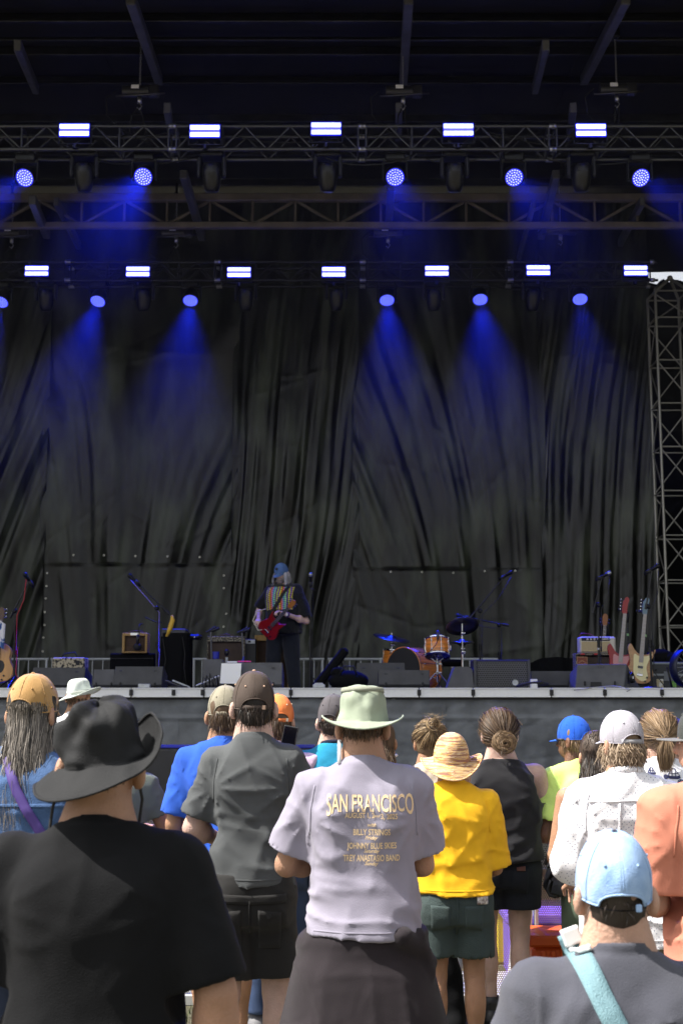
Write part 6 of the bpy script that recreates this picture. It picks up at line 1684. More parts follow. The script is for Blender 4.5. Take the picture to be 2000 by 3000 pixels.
# ================================================================ the crowd
H_BRN = hairmat('hair_brown', (.035, .020, .011), (.11, .068, .038)); H_DK = hairmat('hair_dark', (.012, .009, .007), (.05, .034, .024)); H_LT = hairmat('hair_light_brown', (.10, .062, .032), (.30, .20, .11))
H_GREY = hairmat('hair_dark_grey', (.030, .026, .023), (.24, .21, .18), .35); H_CURL = hairmat('hair_sandy', (.14, .095, .055), (.42, .32, .22)); H_STREAK = hairmat('hair_streaked', (.03, .02, .012), (.40, .28, .15)); H_WHITE = hairmat('hair_white', (.45, .44, .45), (.75, .74, .76), .5)
def longhair(p, m, n, zend, spread, fwd=.02, wav=.008, width=.0045, a0=2.1, start=(-.35, .25), out=1.10, wfreq=14, name='long_hair', bias=0.):
    rng = np.random.RandomState(n); ps = []
    for i in range(n):
        a = rng.uniform(-a0, a0); e = rng.uniform(*start); q0 = headpt(p, a, e, out*rng.uniform(.97, 1.08)); q1 = headpt(p, a*.95, -.75, (out+.10)*rng.uniform(.95, 1.12))
        ze = p.nb[2]-(1.46*p.s-zend)*rng.uniform(.72, 1.08); ex = p.nb[0]+bias+sin(a*.75)*spread*rng.uniform(.75, 1.15); ey = -.115*p.s*p.dp-.02+fwd*abs(a)+rng.uniform(-.02, .01)
        q2 = np.array([ex*.9, ey+.0, (q1[2]+ze)*.5+.05]); q3 = np.array([ex, ey-.01, ze]); ph = rng.uniform(0, 6); pts = []
        for j in range(16):
            t = j/15; b = [(1-t)**3, 3*t*(1-t)**2, 3*t*t*(1-t), t**3]; pos = b[0]*q0+b[1]*q1+b[2]*q2+b[3]*q3
            pos = pos+np.array([sin(t*wfreq+ph), cos(t*wfreq*.8+ph), 0])*wav*t; pts.append(pos)
        ps.append(pts)
    return strands(p, m, ps, width, name)
def gathered(p, m, tie, n=700, width=.0034, name='drawn_back_hair', grow=1.13, amax=2.7):
    rng = np.random.RandomState(n); tie = np.asarray(tie); ps = []
    for i in range(n):
        a = rng.uniform(-amax, amax); e = rng.uniform(-.75, 1.35) if abs(a) < 1.2 else rng.uniform(-.45, 1.2); q0 = headpt(p, a, e, grow*rng.uniform(.96, 1.03)); pts = []
        c = np.asarray(p.hc); R0 = np.linalg.norm(q0-c); R1 = np.linalg.norm(tie-c); w = rng.uniform(-.006, .006, 3)
        for j in range(12):
            t = j/11; d = (q0-c)*(1-t)+(tie-c)*t; d = d/np.linalg.norm(d)*(R0*(1-t)+R1*t)*(1+.02*sin(t*pi)); pts.append(c+d+w*sin(t*pi))
        ps.append(pts)
    return strands(p, m, ps, width, name, taper=False)
def bun(p, m, c, r, n=260, width=.0034):
    rng = np.random.RandomState(n); ps = []; c = np.asarray(c)
    for i in range(n):
        a0 = rng.uniform(0, 6.28); L = rng.uniform(1.5, 3.5); tl = rng.uniform(-.5, .5, 2); rr = r*rng.uniform(.25, 1.0); pts = []
        for j in range(14):
            a = a0+L*j/13; k = rr*(1-.35*j/13)
            pts.append(c+np.array([k*cos(a), -r*.5*sqrt(max(0, 1-(k/r)**2))-.3*r*rng.uniform(0, .25)+tl[0]*k*.4, k*sin(a)*.9+tl[1]*k*.2]))
        ps.append(pts)
    o = strands(p, m, ps, width, 'bun', taper=False)
    return o

# --- 1 black-hatted man, nearest on the guitar side
K = cloth('black_tee', (.0042, .0045, .0055), sheen=.02, bump=.2)
p = person('broad man in a plain black t-shirt and wide black sun hat, nearest the camera', 300, 3.12, 1.635, skinm=SK_WARM, hd=.0085, w_=1.20, dp=1.18, neck_r=1.12, arm_r=1.18, head_s=1.13, armL=((.28, -.03, 1.12), (.30, .06, .88)), armR=((.285, -.04, 1.10), (.30, .02, .86)), roll=.02)
tee(p, K, hem=.80, sleeve=.92, w_=1.05, dp=1.05, fold=.55, seed=1, seams=False, sl_r=.082, sl_r2=.088)
legwear(p, cloth('dark_shorts', (.02, .02, .024)), hem=.5)
BH_M = cloth('black_hat_canvas', (.012, .0125, .0135), rough=.75, bump=.25, sheen=.02)
def bz(a):
    c_, s_ = cos(a), sin(a); lobe = max(0, cos(a-.55))**2.2
    z = .092*lobe - .052*max(0, -s_)**1.3*(1-.6*max(0, c_)) - .036*max(0, -c_)
    return (z, 1.2, .035*lobe)
h_ = brimhat(p, BH_M, H=.134, rx=.097, ry=.113, R_=.160, brimz=bz, roll=-.13, tilt=.06, top=.90, sq=3.0, name='black_sun_hat', seed=3, crease=.017, noise=.003, edge=.0035, zb=-.018, dent=.0)
for q in ([(.085, .0, .10), (.095, .01, .05), (.088, .02, -.01), (.07, .03, -.06)], [(-.085, .0, .10), (-.10, -.02, .03), (-.105, -.03, -.05), (-.09, -.02, -.08)]): MB().path([Vector(p.Hh(v)) for v in q], .004, 6).build('chin_cord', M_RUBBER, h_, True, world=False)
fringe(p, hairmat('hair_stubble', (.05, .03, .02), (.12, .08, .055)), -.30, -.75, 260, .016, 1.9, out=.002, flare=0., width=.0022)

# --- 2 man with the printed lavender shirt
LAV = cloth('lavender_tee', (.262, .245, .305), bump=.22, sheen=.1)
p = person('man in lavender t-shirt printed with yellow concert lettering and a pale green wide-brim hat', 1062, 4.72, 1.725, skinm=SK_WARM, hd=.0085, w_=1.04, dp=1.12, armL=((.275, .05, 1.13), (.08, .25, 1.14)), armR=((.215, .06, 1.13), (.05, .24, 1.12)), pitch=-.10)
sh = tee(p, LAV, hem=.905, sleeve=.80, w_=1.06, dp=1.06, fold=1.0, seed=2, sl_r=.084, sl_r2=.096, horiz=.8)
YEL = mat('print_yellow', (.78, .57, .33), .8)
def arch_fn(u, z):
    top = 1.0+.06*abs(u)**2; bot = 0-.30*max(0, (abs(u)-.80)/.20)-.10*max(0, 1-abs(u))*0
    return bot+(top-bot)*z
pz = lambda y: 1.68-(y-2070)/px2m(4.6); pxx = lambda x: (x-1000)/px2m(4.6)-p.root.location.x
rows = [('SAN FRANCISCO', pxx(1083), pz(2368), (2368-2320)/px2m(4.6), 252/px2m(4.6), 0, arch_fn),
        ('AUGUST 1, 2', pxx(1052), pz(2386), 15/px2m(4.6), 84/px2m(4.6), 0, None), ('and', pxx(1102), pz(2384), 8/px2m(4.6), 20/px2m(4.6), .4, None), ('3, 2025', pxx(1137), pz(2389), 15/px2m(4.6), 48/px2m(4.6), 0, None),
        ('with', pxx(1087), pz(2410), 10/px2m(4.6), 24/px2m(4.6), .4, None),
        ('BILLY STRINGS', pxx(1087), pz(2434), 17/px2m(4.6), 106/px2m(4.6), 0, None), ('Friday', pxx(1086), pz(2446), 10/px2m(4.6), 38/px2m(4.6), .45, None),
        ('JOHNNY BLUE SKIES', pxx(1087), pz(2472), 17/px2m(4.6), 142/px2m(4.6), 0, None), ('Saturday', pxx(1087), pz(2483), 10/px2m(4.6), 46/px2m(4.6), .45, None),
        ('TREY ANASTASIO BAND', pxx(1086), pz(2507), 18/px2m(4.6), 162/px2m(4.6), 0, None), ('Sunday', pxx(1086), pz(2518), 10/px2m(4.6), 40/px2m(4.6), .45, None)]
lettering(p, p.shirtVQ, rows, YEL, 'printed_lettering', sh)
TIL = cloth('pale_green_hat', (.27, .31, .235), rough=.85, bump=.3)
def bz(a): c_ = cos(a); s_ = sin(a); return (.026*c_*c_ - .030*max(0, -s_) - .02*max(0, s_), 1.3, .0)
h_ = brimhat(p, TIL, H=.136, rx=.095, ry=.113, R_=.150, brimz=bz, tilt=.04, top=.80, sq=4.2, name='green_brim_hat', seed=5, noise=.0022, crease=.006, edge=.0035, zb=-.012, band=(cloth('hat_mesh_band', (.36, .38, .30), bump=.8, bscale=500), .80, .13))
fringe(p, H_BRN, -.25, -.62, 420, .030, 1.9, out=.004, flare=.0, width=.003)
b = MB(); b.tube(Vector(p.Hh((-.085, -.02, .07))), Vector(p.nb)+Vector((-.085, -.05, .04)), .007, 8); b.build('hat_cord', M_WHITE, h_, True, world=False)
legwear(p, cloth('hidden_shorts', (.03, .03, .035)), hem=.5, fold=.6)
# dark jacket tied round the waist like a skirt
JK = cloth('aubergine_fleece', (.020, .0155, .0185), bump=.3, bscale=420, sheen=.06, var=.15)
s = p.s; v = Vol((-.40, -.34, .10), (.40, .36, 1.0), .0095)
v.prof([(.12, .36, .27, 0, -.01), (.30, .335, .255, 0, -.01), (.55, .30, .235, 0, -.01), (.78, .245, .19, 0, -.01), (.86, .215, .165, 0, -.005), (.95, .20, .155, 0, 0)], 0, z0=.14, z1=.90)
for k, z in enumerate((.875, .842)):
    def tor(X, Y, Z, z=z): q = (np.sqrt((X/.212)**2+(Y/.165)**2)-1)*.18; return np.sqrt(q*q+((Z-z-.05*X)*.8)**2)-.020
    v.add(tor, (-.27, -.24, z-.04), (.27, .24, z+.04), .012)
v.cap((.13, -.15, .895), (.235, -.06, .80), .042, .026, .015); v.cap((.19, -.10, .89), (.235, -.08, .76), .03, .02, .015)
v.warp(lambda x, y, z: (.012*((1-np.abs(np.sin(np.arctan2(y, x)*4.5+z*1.5+1.2*vnoise(x*4, y*4, z*2))))**2-.3)*np.clip((.9-z)/.4, 0, 1)+.006*vnoise(x*6, y*6, z*5)+.008*((1-np.abs(vnoise(x*4, y*4, z*16)))**3-.3)*np.clip(1-np.abs(z-.86)/.15, 0, 1)), .06)
v.prof([(.10, .335, .245, 0, -.01), (.45, .30, .22, 0, -.01), (.7, .24, .18, 0, 0)], 0, z0=.05, z1=.6, minus=True)
nmesh('tied_jacket', *v.mesh(1), JK, p.root)

# --- 3 grey t-shirt, brown cap
GR = cloth('washed_grey_tee', (.070, .075, .077), var=.16, vscale=5)
p = person('slim man in washed grey t-shirt, dark shorts and a brown cap, left hand on hip', 744, 5.55, 1.80, skinm=SK_PALE, hd=.0085, w_=.84, armL=((.262, .01, 1.14), (.16, .16, 1.08)), armR=((.26, .05, 1.16), (.10, .25, 1.14)), yaw=.12, stance=.045, step=.05)
sh = tee(p, GR, hem=.93, sleeve=.82, w_=1.06, fold=1.15, seed=4, sl_r=.074, sl_r2=.078)
sk_ = legwear(p, cloth('charcoal_shorts', (.016, .0155, .015), bump=.3, sheen=.1), hem=.555, r0=.112, r1=.106, seed=4, hw=1.0)
bv = bvh_of(p.pantsVQ); CS = MATS['cloth_charcoal_shorts']
for sx in (-1, 1): patch(p, p.pantsVQ, [(sx*.035, .70), (sx*.125, .70), (sx*.130, .85), (sx*.035, .86)], CS, 'back_pocket', sk_, bv=bv, thick=.004, off=.001)
ribbon(p, p.pantsVQ, [(-.15, .905), (0, .90), (.15, .905)], .035, CS, 'waistband', sk_, bv=bv, off=.003)
ribbon(p, p.pantsVQ, [(.0, .90), (.0, .76)], .006, CS, 'seam', sk_, bv=bv)
b = MB(); h = cast(bv, .08, .835); b.tube(h+Vector((0, -.004, 0)), h+Vector((0, -.011, 0)), .010, 10); b.build('button', M_BLACKMETAL, sk_, world=False)
BC = cloth('brown_cap', (.060, .043, .034), rough=.75, bump=.3)
ballcap(p, BC, strap=BC, eyelets=mat('tan_eyelet', (.55, .36, .25), .5), button=mat('tan_button', (.55, .34, .24), .6), H=.132, rx=.092, ry=.108, zb=-.030, tilt=.10, arch_h=.046, arch_w=.060)
hair_cap(p, H_DK, .05, .006, .0, cutn=(0, .9, -1), front=-.01); fringe(p, H_DK, -.15, -.75, 520, .050, 1.9, out=.006)
shoes(p, mat('grey_shoe', (.12, .12, .13), .7), M_WHITE)

# --- 4 yellow t-shirt and straw hat
YT = cloth('yellow_tee', (.82, .45, .015), bump=.2)
p = person('short woman in bright yellow t-shirt, green denim shorts and striped straw hat', 1324, 6.25, 1.535, skinm=SK_TAN, hd=.0095, w_=1.0, dp=1.10, armL=((.25, .02, 1.12), (.10, .24, 1.10)), armR=((.225, .05, 1.05), (.16, .26, 1.03)), stance=.012, roll=-.05)
sh = tee(p, YT, hem=.93, sleeve=.97, w_=1.14, dp=1.06, fold=.9, seed=6, sl_r=.084, sl_r2=.094, horiz=1.5)
GD = cloth('green_denim', (.048, .068, .066), bump=.5, bscale=260, var=.14, vscale=12)
sk_ = legwear(p, GD, hem=.60, r0=.118, r1=.112, seed=5, hw=1.08, fray=.006, fold=.8); bv = bvh_of(p.pantsVQ); s = p.s
for sx in (-1, 1):
    patch(p, p.pantsVQ, [(sx*.040*s, .76*s), (sx*.135*s, .745*s), (sx*.140*s, .88*s), (sx*.038*s, .875*s)], GD, 'back_pocket', sk_, bv=bv, thick=.004, off=.001)
ribbon(p, p.pantsVQ, [(-.17*s, .955*s), (0, .945*s), (.17*s, .955*s)], .040, GD, 'waistband', sk_, bv=bv, off=.003)
for x in (-.005, .075): ribbon(p, p.pantsVQ, [(x*s, .98*s), (x*s, .915*s)], .014, GD, 'belt_loop', sk_, bv=bv, off=.006)
ribbon(p, p.pantsVQ, [(.0, .93*s), (.0, .72*s)], .007, GD, 'seam', sk_, bv=bv)
patch(p, p.pantsVQ, [(.105*s, .885*s), (.165*s, .885*s), (.165*s, .955*s), (.105*s, .95*s)], mat('pink_white_card', (.70, .25, .22), .6, var=.9, vscale=60, var2=(.8, .76, .7)), 'pocket_card', sk_, bv=bv, off=.008)
# straw: rope rings with coloured segments
ST = mat('striped_straw', (.55, .36, .16), .75); N, b_ = nodes_of(ST)
tc = N.nodes.new('ShaderNodeTexCoord'); ge = N.nodes.new('ShaderNodeNewGeometry'); mp = N.nodes.new('ShaderNodeMapping'); mp.inputs['Scale'].default_value = (9, 9, 150)
nz = N.nodes.new('ShaderNodeTexNoise'); nz.inputs['Scale'].default_value = 1.; nz.inputs['Detail'].default_value = 2; nz.inputs['Distortion'].default_value = .4
N.links.new(tc.outputs['Object'], mp.inputs[0]); N.links.new(mp.outputs[0], nz.inputs['Vector'])
rp = N.nodes.new('ShaderNodeValToRGB'); rp.color_ramp.interpolation = 'CONSTANT'; e = rp.color_ramp.elements; e[0].position = 0; e[0].color = (.30, .14, .09, 1); e[1].position = .43; e[1].color = (.60, .34, .07, 1)
for pos, c_ in ((.47, (.66, .44, .20)), (.50, (.78, .60, .38)), (.53, (.34, .15, .10)), (.56, (.72, .48, .22))): q = e.new(pos); q.color = (*c_, 1)
N.links.new(nz.outputs['Fac'], rp.inputs[0]); N.links.new(rp.outputs[0], b_.inputs['Base Color'])
def bz(a): c_ = cos(a); return (-.060+.078*abs(c_)**2.2*(1.1 if c_ > 0 else .75), 1.2, 0)
brimhat(p, ST, H=.150, rx=.098, ry=.113, R_=.166, brimz=bz, tilt=.24, roll=.06, top=.86, sq=1.7, name='straw_hat', rope=.0022, nb=34, nc=40, zb=-.035, edge=.005, noise=.001)
shoes(p, M_BLACK)

# --- 5 charcoal t-shirt with the strap and light blue cap
CH = cloth('charcoal_tee', (.058, .060, .076), bump=.22, sheen=.12)
p = person('man in charcoal t-shirt with teal shoulder strap and faded light blue cap', 1782, 2.98, 1.72, skinm=SK_FAIR, hd=.0085, w_=1.04, dp=1.08, drop=.335, head_s=.95, armL=((.275, .0, 1.12), (.20, .16, .90)), armR=((.275, .0, 1.12), (.20, .16, .90)), pitch=.03)
sh = tee(p, CH, hem=.84, sleeve=.90, w_=1.04, dp=1.03, fold=.85, seed=7, seams=False, sl_r=.080, sl_r2=.084)
legwear(p, cloth('navy_shorts', (.02, .022, .03)), hem=.30, r0=.11, r1=.10)
LB = cloth('faded_blue_cap', (.27, .43, .72), rough=.85, bump=.35, var=.16, vscale=16, var2=(.42, .58, .82))
ballcap(p, LB, strap=cloth('navy_strap', (.012, .013, .02)), eyelets=LB, button=cloth('navy_button', (.03, .035, .06)), H=.128, rx=.094, ry=.112, zb=-.030, tilt=.16, arch_h=.034, arch_w=.058, strap_w=.0, seam=.016)
o = None
hair_cap(p, H_DK, .055, .003, .0, cutn=(0, .8, -1), front=.0); fringe(p, hairmat('hair_buzz', (.02, .015, .012), (.07, .05, .04)), -.30, -.62, 700, .010, 1.9, out=.002, flare=0., width=.0024)
TEAL = mat('teal_webbing', (.17, .30, .34), .6, bump=.5, bscale=420, stretch=(1, 1, .3)); bv = bvh_of(p.shirtVQ)
pz = lambda y: 1.68-(y-2070)/px2m(2.86); pxx = lambda x: (x-1000)/px2m(2.86)-p.root.location.x
ribbon(p, p.shirtVQ, [(pxx(1672), pz(2735)), (pxx(1700), pz(2800)), (pxx(1740), pz(2895)), (pxx(1790), pz(3000)), (pxx(1850), pz(3110)), (pxx(1900), pz(3200))], .050, TEAL, 'shoulder_strap', sh, bv=bv, off=.003, thick=.003)
bk_ = patch(p, p.shirtVQ, [(pxx(1662), pz(2775)), (pxx(1715), pz(2755)), (pxx(1698), pz(2712)), (pxx(1648), pz(2730))], M_WHITE, 'buckle', sh, bv=bv, off=.010, thick=.007)
ribbon(p, p.shirtVQ, [(pxx(1672), pz(2783)), (pxx(1725), pz(2762))], .010, M_WHITE, 'buckle_bar', sh, bv=bv, off=.014, thick=.006)

# --- 6 salmon shirt at the picture edge, cap in profile
SAL = cloth('salmon_tee', (.55, .205, .135), bump=.22)
p = person('man in salmon orange t-shirt and dark grey cap, cut by the picture edge', 2128, 4.45, 1.67, skinm=SK_FAIR, lean=(-.065, 0), hd=.0095, w_=1.22, dp=1.15, yaw=.75, armL=((.25, .03, 1.08), (.16, .26, 1.06)), armR=ARM_FWD, rotz=.18)
tee(p, SAL, hem=.80, sleeve=.86, w_=1.08, fold=.9, seed=8, sl_r=.086, sl_r2=.094)
legwear(p, cloth('grey_shorts', (.05, .05, .055)), hem=.5)
ballcap(p, cloth('dark_grey_cap', (.050, .052, .050), bump=.35), brim=cloth('grey_brim', (.13, .13, .125)), strap=M_BLACK, H=.130, rx=.092, ry=.108, zb=-.022, tilt=.05, flat=.7, brim_len=.085, bw=.09)
fringe(p, H_DK, -.2, -.7, 400, .030, 1.9, out=.003)

# --- 7 white dotted shirt, light grey cap, curls
DOT = cloth('white_dotted', (.76, .76, .78), bump=.25); N, b_ = nodes_of(DOT)
tc = N.nodes.new('ShaderNodeTexCoord'); mp = N.nodes.new('ShaderNodeMapping'); mp.inputs['Rotation'].default_value = (0, R(38), 0); mp.inputs['Scale'].default_value = (72, .001, 72)
vo = N.nodes.new('ShaderNodeTexVoronoi'); vo.inputs['Randomness'].default_value = .18; vo.inputs['Scale'].default_value = 1.; lt = N.nodes.new('ShaderNodeMath'); lt.operation = 'LESS_THAN'; lt.inputs[1].default_value = .155
mx = N.nodes.new('ShaderNodeMix'); mx.data_type = 'RGBA'; mx.inputs[6].default_value = (.76, .76, .78, 1); mx.inputs[7].default_value = (.13, .15, .24, 1)
N.links.new(tc.outputs['Object'], mp.inputs[0]); N.links.new(mp.outputs[0], vo.inputs['Vector']); N.links.new(vo.outputs['Distance'], lt.inputs[0]); N.links.new(lt.outputs[0], mx.inputs[0]); N.links.new(mx.outputs[2], b_.inputs['Base Color'])
p = person('man in white dotted long-sleeved shirt with curly hair under a pale grey cap', 1822, 5.4, 1.635, skinm=SK_WARM, hd=.0092, w_=1.08, dp=1.12, yaw=.35, armL=((.245, .0, 1.12), (.20, .20, 1.02)), armR=((.285, .0, 1.12), (.14, .24, 1.06)))
sh = tee(p, DOT, hem=.80, sleeve=1.0, w_=1.08, fold=1.0, seed=9, sl_r=.080, sl_r2=.084, sl_long=.22, collar=False); bv = bvh_of(p.shirtVQ)
s = p.s; c = MB(); cn = p.neckc; c.path([(cn[0]+.074*s*cos(a), cn[1]+.012*s+.074*s*sin(a), cn[2]-.27*s*.074*sin(a)*1.+.006) for a in np.linspace(0, 2*pi, 28)[:-1]], .017*s, 8, closed=True); c.build('collar', DOT, sh, True, world=False)
ribbon(p, p.shirtVQ, [(-.17, 1.30), (0, 1.305), (.17, 1.30)], .006, DOT, 'yoke_seam', sh, bv=bv, off=.001)
for x in (-.055, .06): ribbon(p, p.shirtVQ, [(x, 1.295), (x*1.1, 1.05), (x*1.2, .90)], .008, DOT, 'back_pleat', sh, bv=bv, off=.002)
legwear(p, cloth('khaki_shorts', (.2, .17, .12)), hem=.5)
GC = cloth('pale_grey_cap', (.40, .385, .43), bump=.5, bscale=420)
ballcap(p, GC, brim=cloth('cap_brim_grey', (.5, .5, .54)), strap=cloth('grey_strap', (.30, .30, .31)), button=cloth('dark_button', (.08, .08, .09)), H=.135, rx=.094, ry=.108, zb=-.020, tilt=.02, arch_h=.040, arch_w=.052, flat=.5, brim_len=.08)
hair_cap(p, H_CURL, .045, .003, cutn=(0, .9, -1), front=.0); fringe(p, H_CURL, -.12, -.95, 1300, .065, 2.1, out=.016, flare=.012, curl=.007, width=.0042)

# --- 8 long-haired woman in denim, mustard cap
DN = cloth('blue_denim_shirt', (.055, .105, .22), bump=.4, bscale=200, var=.16, vscale=10)
p = person('person with very long grey-brown hair, mustard corduroy cap and blue denim shirt', 92, 5.0, 1.775, skinm=SK_WARM, hd=.0095, w_=1.02, dp=1.1, yaw=-.25, armL=ARM_FWD, armR=ARM_FWD)
sh = tee(p, DN, hem=.76, sleeve=1.0, w_=1.14, dp=1.12, fold=1.2, seed=10, sl_r=.080, sl_long=.9); bv = bvh_of(p.shirtVQ)
pz = lambda y: 1.68-(y-2070)/px2m(4.85); pxx = lambda x: (x-1000)/px2m(4.85)-p.root.location.x
ribbon(p, p.shirtVQ, [(pxx(20), pz(2215)), (pxx(62), pz(2310)), (pxx(105), pz(2380)), (pxx(165), pz(2470)), (pxx(200), pz(2520))], .034, mat('purple_strap', (.065, .035, .20), .7), 'shoulder_strap', sh, bv=bv, off=.006, thick=.004)
ribbon(p, p.shirtVQ, [(-.2, 1.315), (0, 1.32), (.2, 1.315)], .012, DN, 'yoke_seam', sh, bv=bv, off=.002)
legwear(p, cloth('jeans', (.03, .04, .07)), hem=.10, r0=.1, r1=.075)
MU = mat('mustard_corduroy', (.42, .23, .065), .8, bump=.9, bscale=1., sheen=.3, spec=.2); N, b_ = nodes_of(MU)
bp = [n for n in N.nodes if n.type == 'BUMP'][0]; wv = N.nodes.new('ShaderNodeTexWave'); wv.inputs['Scale'].default_value = 90; wv.bands_direction = 'X'; tc = N.nodes.new('ShaderNodeTexCoord'); N.links.new(tc.outputs['Object'], wv.inputs['Vector']); N.links.new(wv.outputs['Fac'], bp.inputs['Height']); bp.inputs['Strength'].default_value = .5; bp.inputs['Distance'].default_value = .004
ballcap(p, MU, strap=MU, H=.135, rx=.095, ry=.110, zb=-.022, tilt=.06, arch_h=.052, arch_w=.052, seam=.008)
hair_cap(p, H_GREY, .03, .012, cutn=(0, .8, -.6), front=.03); longhair(p, H_GREY, 2400, 1.235, .115, wav=.012, width=.0034, start=(-.40, .12))

# --- 9 green hat of a tall person in the photo pit, white shirt
p = person('person beyond the barrier in a pale mint wide-brim hat and white shirt', 226, 10.4, 1.885, skinm=SK_TAN, hd=.013, yaw=-.3, roll=.06)
tee(p, cloth('white_tee', (.76, .76, .78)), hem=.85, seed=11, fold=.8); legwear(p, cloth('khaki', (.15, .13, .1)), hem=.5)
def bz(a): c_ = cos(a); return (.05*max(0, c_)**1.5-.02*max(0, -c_)-.01, 1.2, 0)
brimhat(p, cloth('mint_hat', (.55, .60, .56), bump=.25), H=.120, rx=.090, ry=.108, R_=.155, brimz=bz, roll=-.14, tilt=.10, top=.80, sq=3.2, name='mint_brim_hat', edge=.0035, zb=-.012, band=(cloth('hat_band_grey', (.40, .42, .38)), .08, .20))
fringe(p, H_BRN, -.3, -.7, 200, .04)

# --- 10 blue t-shirt, khaki cap
p = person('man in royal blue t-shirt and khaki cap with an arm hanging by the barrier', 660, 6.55, 1.755, skinm=SK_TAN, hd=.0105, w_=1.0, dp=1.05, armL=((.245, -.01, 1.10), (.24, .10, .87)), armR=ARM_FWD)
tee(p, cloth('royal_blue_tee', (.022, .085, .43), bump=.2), hem=.88, sleeve=.86, w_=1.06, fold=1., seed=12, sl_r=.078, sl_r2=.084); legwear(p, cloth('tan_grey_shorts', (.03, .033, .05), bump=.3), hem=.53)
ballcap(p, cloth('khaki_cap', (.24, .22, .165), bump=.3), strap=cloth('khaki_strap', (.22, .20, .15)), H=.132, rx=.092, ry=.108, zb=-.022, tilt=.05, arch_h=.050, arch_w=.052)
hair_cap(p, H_BRN, .035, .010, cutn=(0, .8, -1), front=.02); fringe(p, H_BRN, .0, -.95, 700, .055, 2.0, out=.010)
shoes(p, mat('white_sneaker', (.62, .60, .55), .6), M_WHITE)

# --- 11 orange cap with a phone
p = person('person in lavender top and faded orange cap filming with a phone', 812, 6.95, 1.715, skinm=SK_FAIR, hd=.0115, armR=((.22, .16, 1.18), (.08, .30, 1.36)), armL=((.22, .16, 1.18), (.02, .30, 1.34)), yaw=-.15)
tee(p, cloth('pale_lilac_top', (.55, .42, .56)), seed=13); legwear(p, cloth('blue_jeans', (.05, .08, .16)), hem=.12, r0=.1, r1=.075)
ballcap(p, cloth('faded_orange_cap', (.78, .22, .065), bump=.3, var=.14), strap=cloth('orange_strap', (.70, .20, .06)), eyelets=mat('pale_brass', (.7, .6, .42), .4), H=.128, rx=.092, ry=.108, zb=-.022, tilt=.04, arch_h=.045, arch_w=.055, rotz=.35)
hair_cap(p, H_BRN, .03, .012, cutn=(0, .8, -1), front=.02); fringe(p, H_BRN, -.05, -1.0, 600, .060, 2.0, out=.012)
ph = thing('phone', 'black phone held up beside the orange cap', 'phone', W(846, 2170, 6.62)); MB().box((0, 0, 0), (.075, .009, .15), .008, RY(.2)).build('phone_body', M_BLACK, ph, world=False); MB().box((.0, -.007, .0), (.068, .004, .140), .003, RY(.2)).build('screen', mat('phone_glass', (.004, .004, .006), .08), ph, world=False)

# --- 12 teal shirt, dark grey cap
p = person('man in teal t-shirt with navy collar and dark grey cap, half behind the lavender shirt', 978, 7.0, 1.715, skinm=SK_PALE, hd=.0115, w_=1.04)
tee(p, cloth('teal_tee', (.02, .25, .42)), seed=14, collar_m=cloth('navy_collar', (.01, .016, .04)), hem=.86); legwear(p, cloth('blue_jeans'.replace('blue', 'navy'), (.02, .03, .06)), hem=.12, r0=.1, r1=.075)
ballcap(p, cloth('slate_cap', (.085, .078, .085), bump=.35), strap=cloth('brown_strap', (.10, .05, .03)), H=.128, rx=.091, ry=.106, zb=-.024, tilt=.05, arch_h=.04, arch_w=.05, rotz=-.3)
hair_cap(p, H_DK, .04, .006, cutn=(0, .8, -1), front=.0); fringe(p, H_DK, -.05, -.8, 450, .04, 1.9)

# --- 13 raised arm
p = person('woman behind the green hat shading her eyes with a raised bare arm', 1112, 7.0, 1.60, skinm=SK_TAN, hd=.0115, armR=((.075, .10, 1.34), (.062, .10, 1.61)), armL=ARM_RAIL, hcurl=.6)
tee(p, cloth('grey_top', (.25, .25, .27)), seed=15, sleeve=.5); legwear(p, cloth('black_jeans', (.012, .012, .014)), hem=.12, r0=.1, r1=.075)
hair_cap(p, H_BRN, .03, .014, cutn=(0, .8, -.8), front=.04); longhair(p, H_BRN, 500, 1.38, .07, start=(-.5, 1.2))
b = MB(); q = p.J[1]['wr']-(p.J[1]['wr']-p.J[1]['el'])*.22; b.path([(q[0]+.034*cos(a), q[1]+.034*sin(a), q[2]) for a in np.linspace(0, 2*pi, 15)[:-1]], .008, 6, closed=True); b.build('bracelet', M_WHITE, p.root, True, world=False)

# --- 14 streaked bun, beige top, white jeans
p = person('woman in beige top and white jeans with a messy streaked bun', 1258, 7.15, 1.59, skinm=SK_TAN, hd=.0115, w_=.98)
tee(p, cloth('beige_top', (.58, .49, .38)), seed=16, sleeve=.6, hem=.92); legwear(p, cloth('white_jeans', (.55, .62, .70)), hem=.16, r0=.1, r1=.070)
hair_cap(p, H_STREAK, .055, .010, cutn=(0, .75, -1), front=.05); t_ = headpt(p, .15, .55, 1.25); gathered(p, H_STREAK, t_, 1200, .0024); bun(p, H_STREAK, t_+np.array([0, -.01, .01]), .042, 420, .0024)
ps = [[t_+np.array([random.uniform(-.02, .02), -.02, .02])+np.array([random.uniform(-.05, .06), random.uniform(-.03, .02), random.uniform(.02, .06)])*f for f in np.linspace(0, 1, 5)] for _ in range(40)]; strands(p, H_STREAK, ps, .003, 'loose_strands')
shoes(p, M_BLACK)

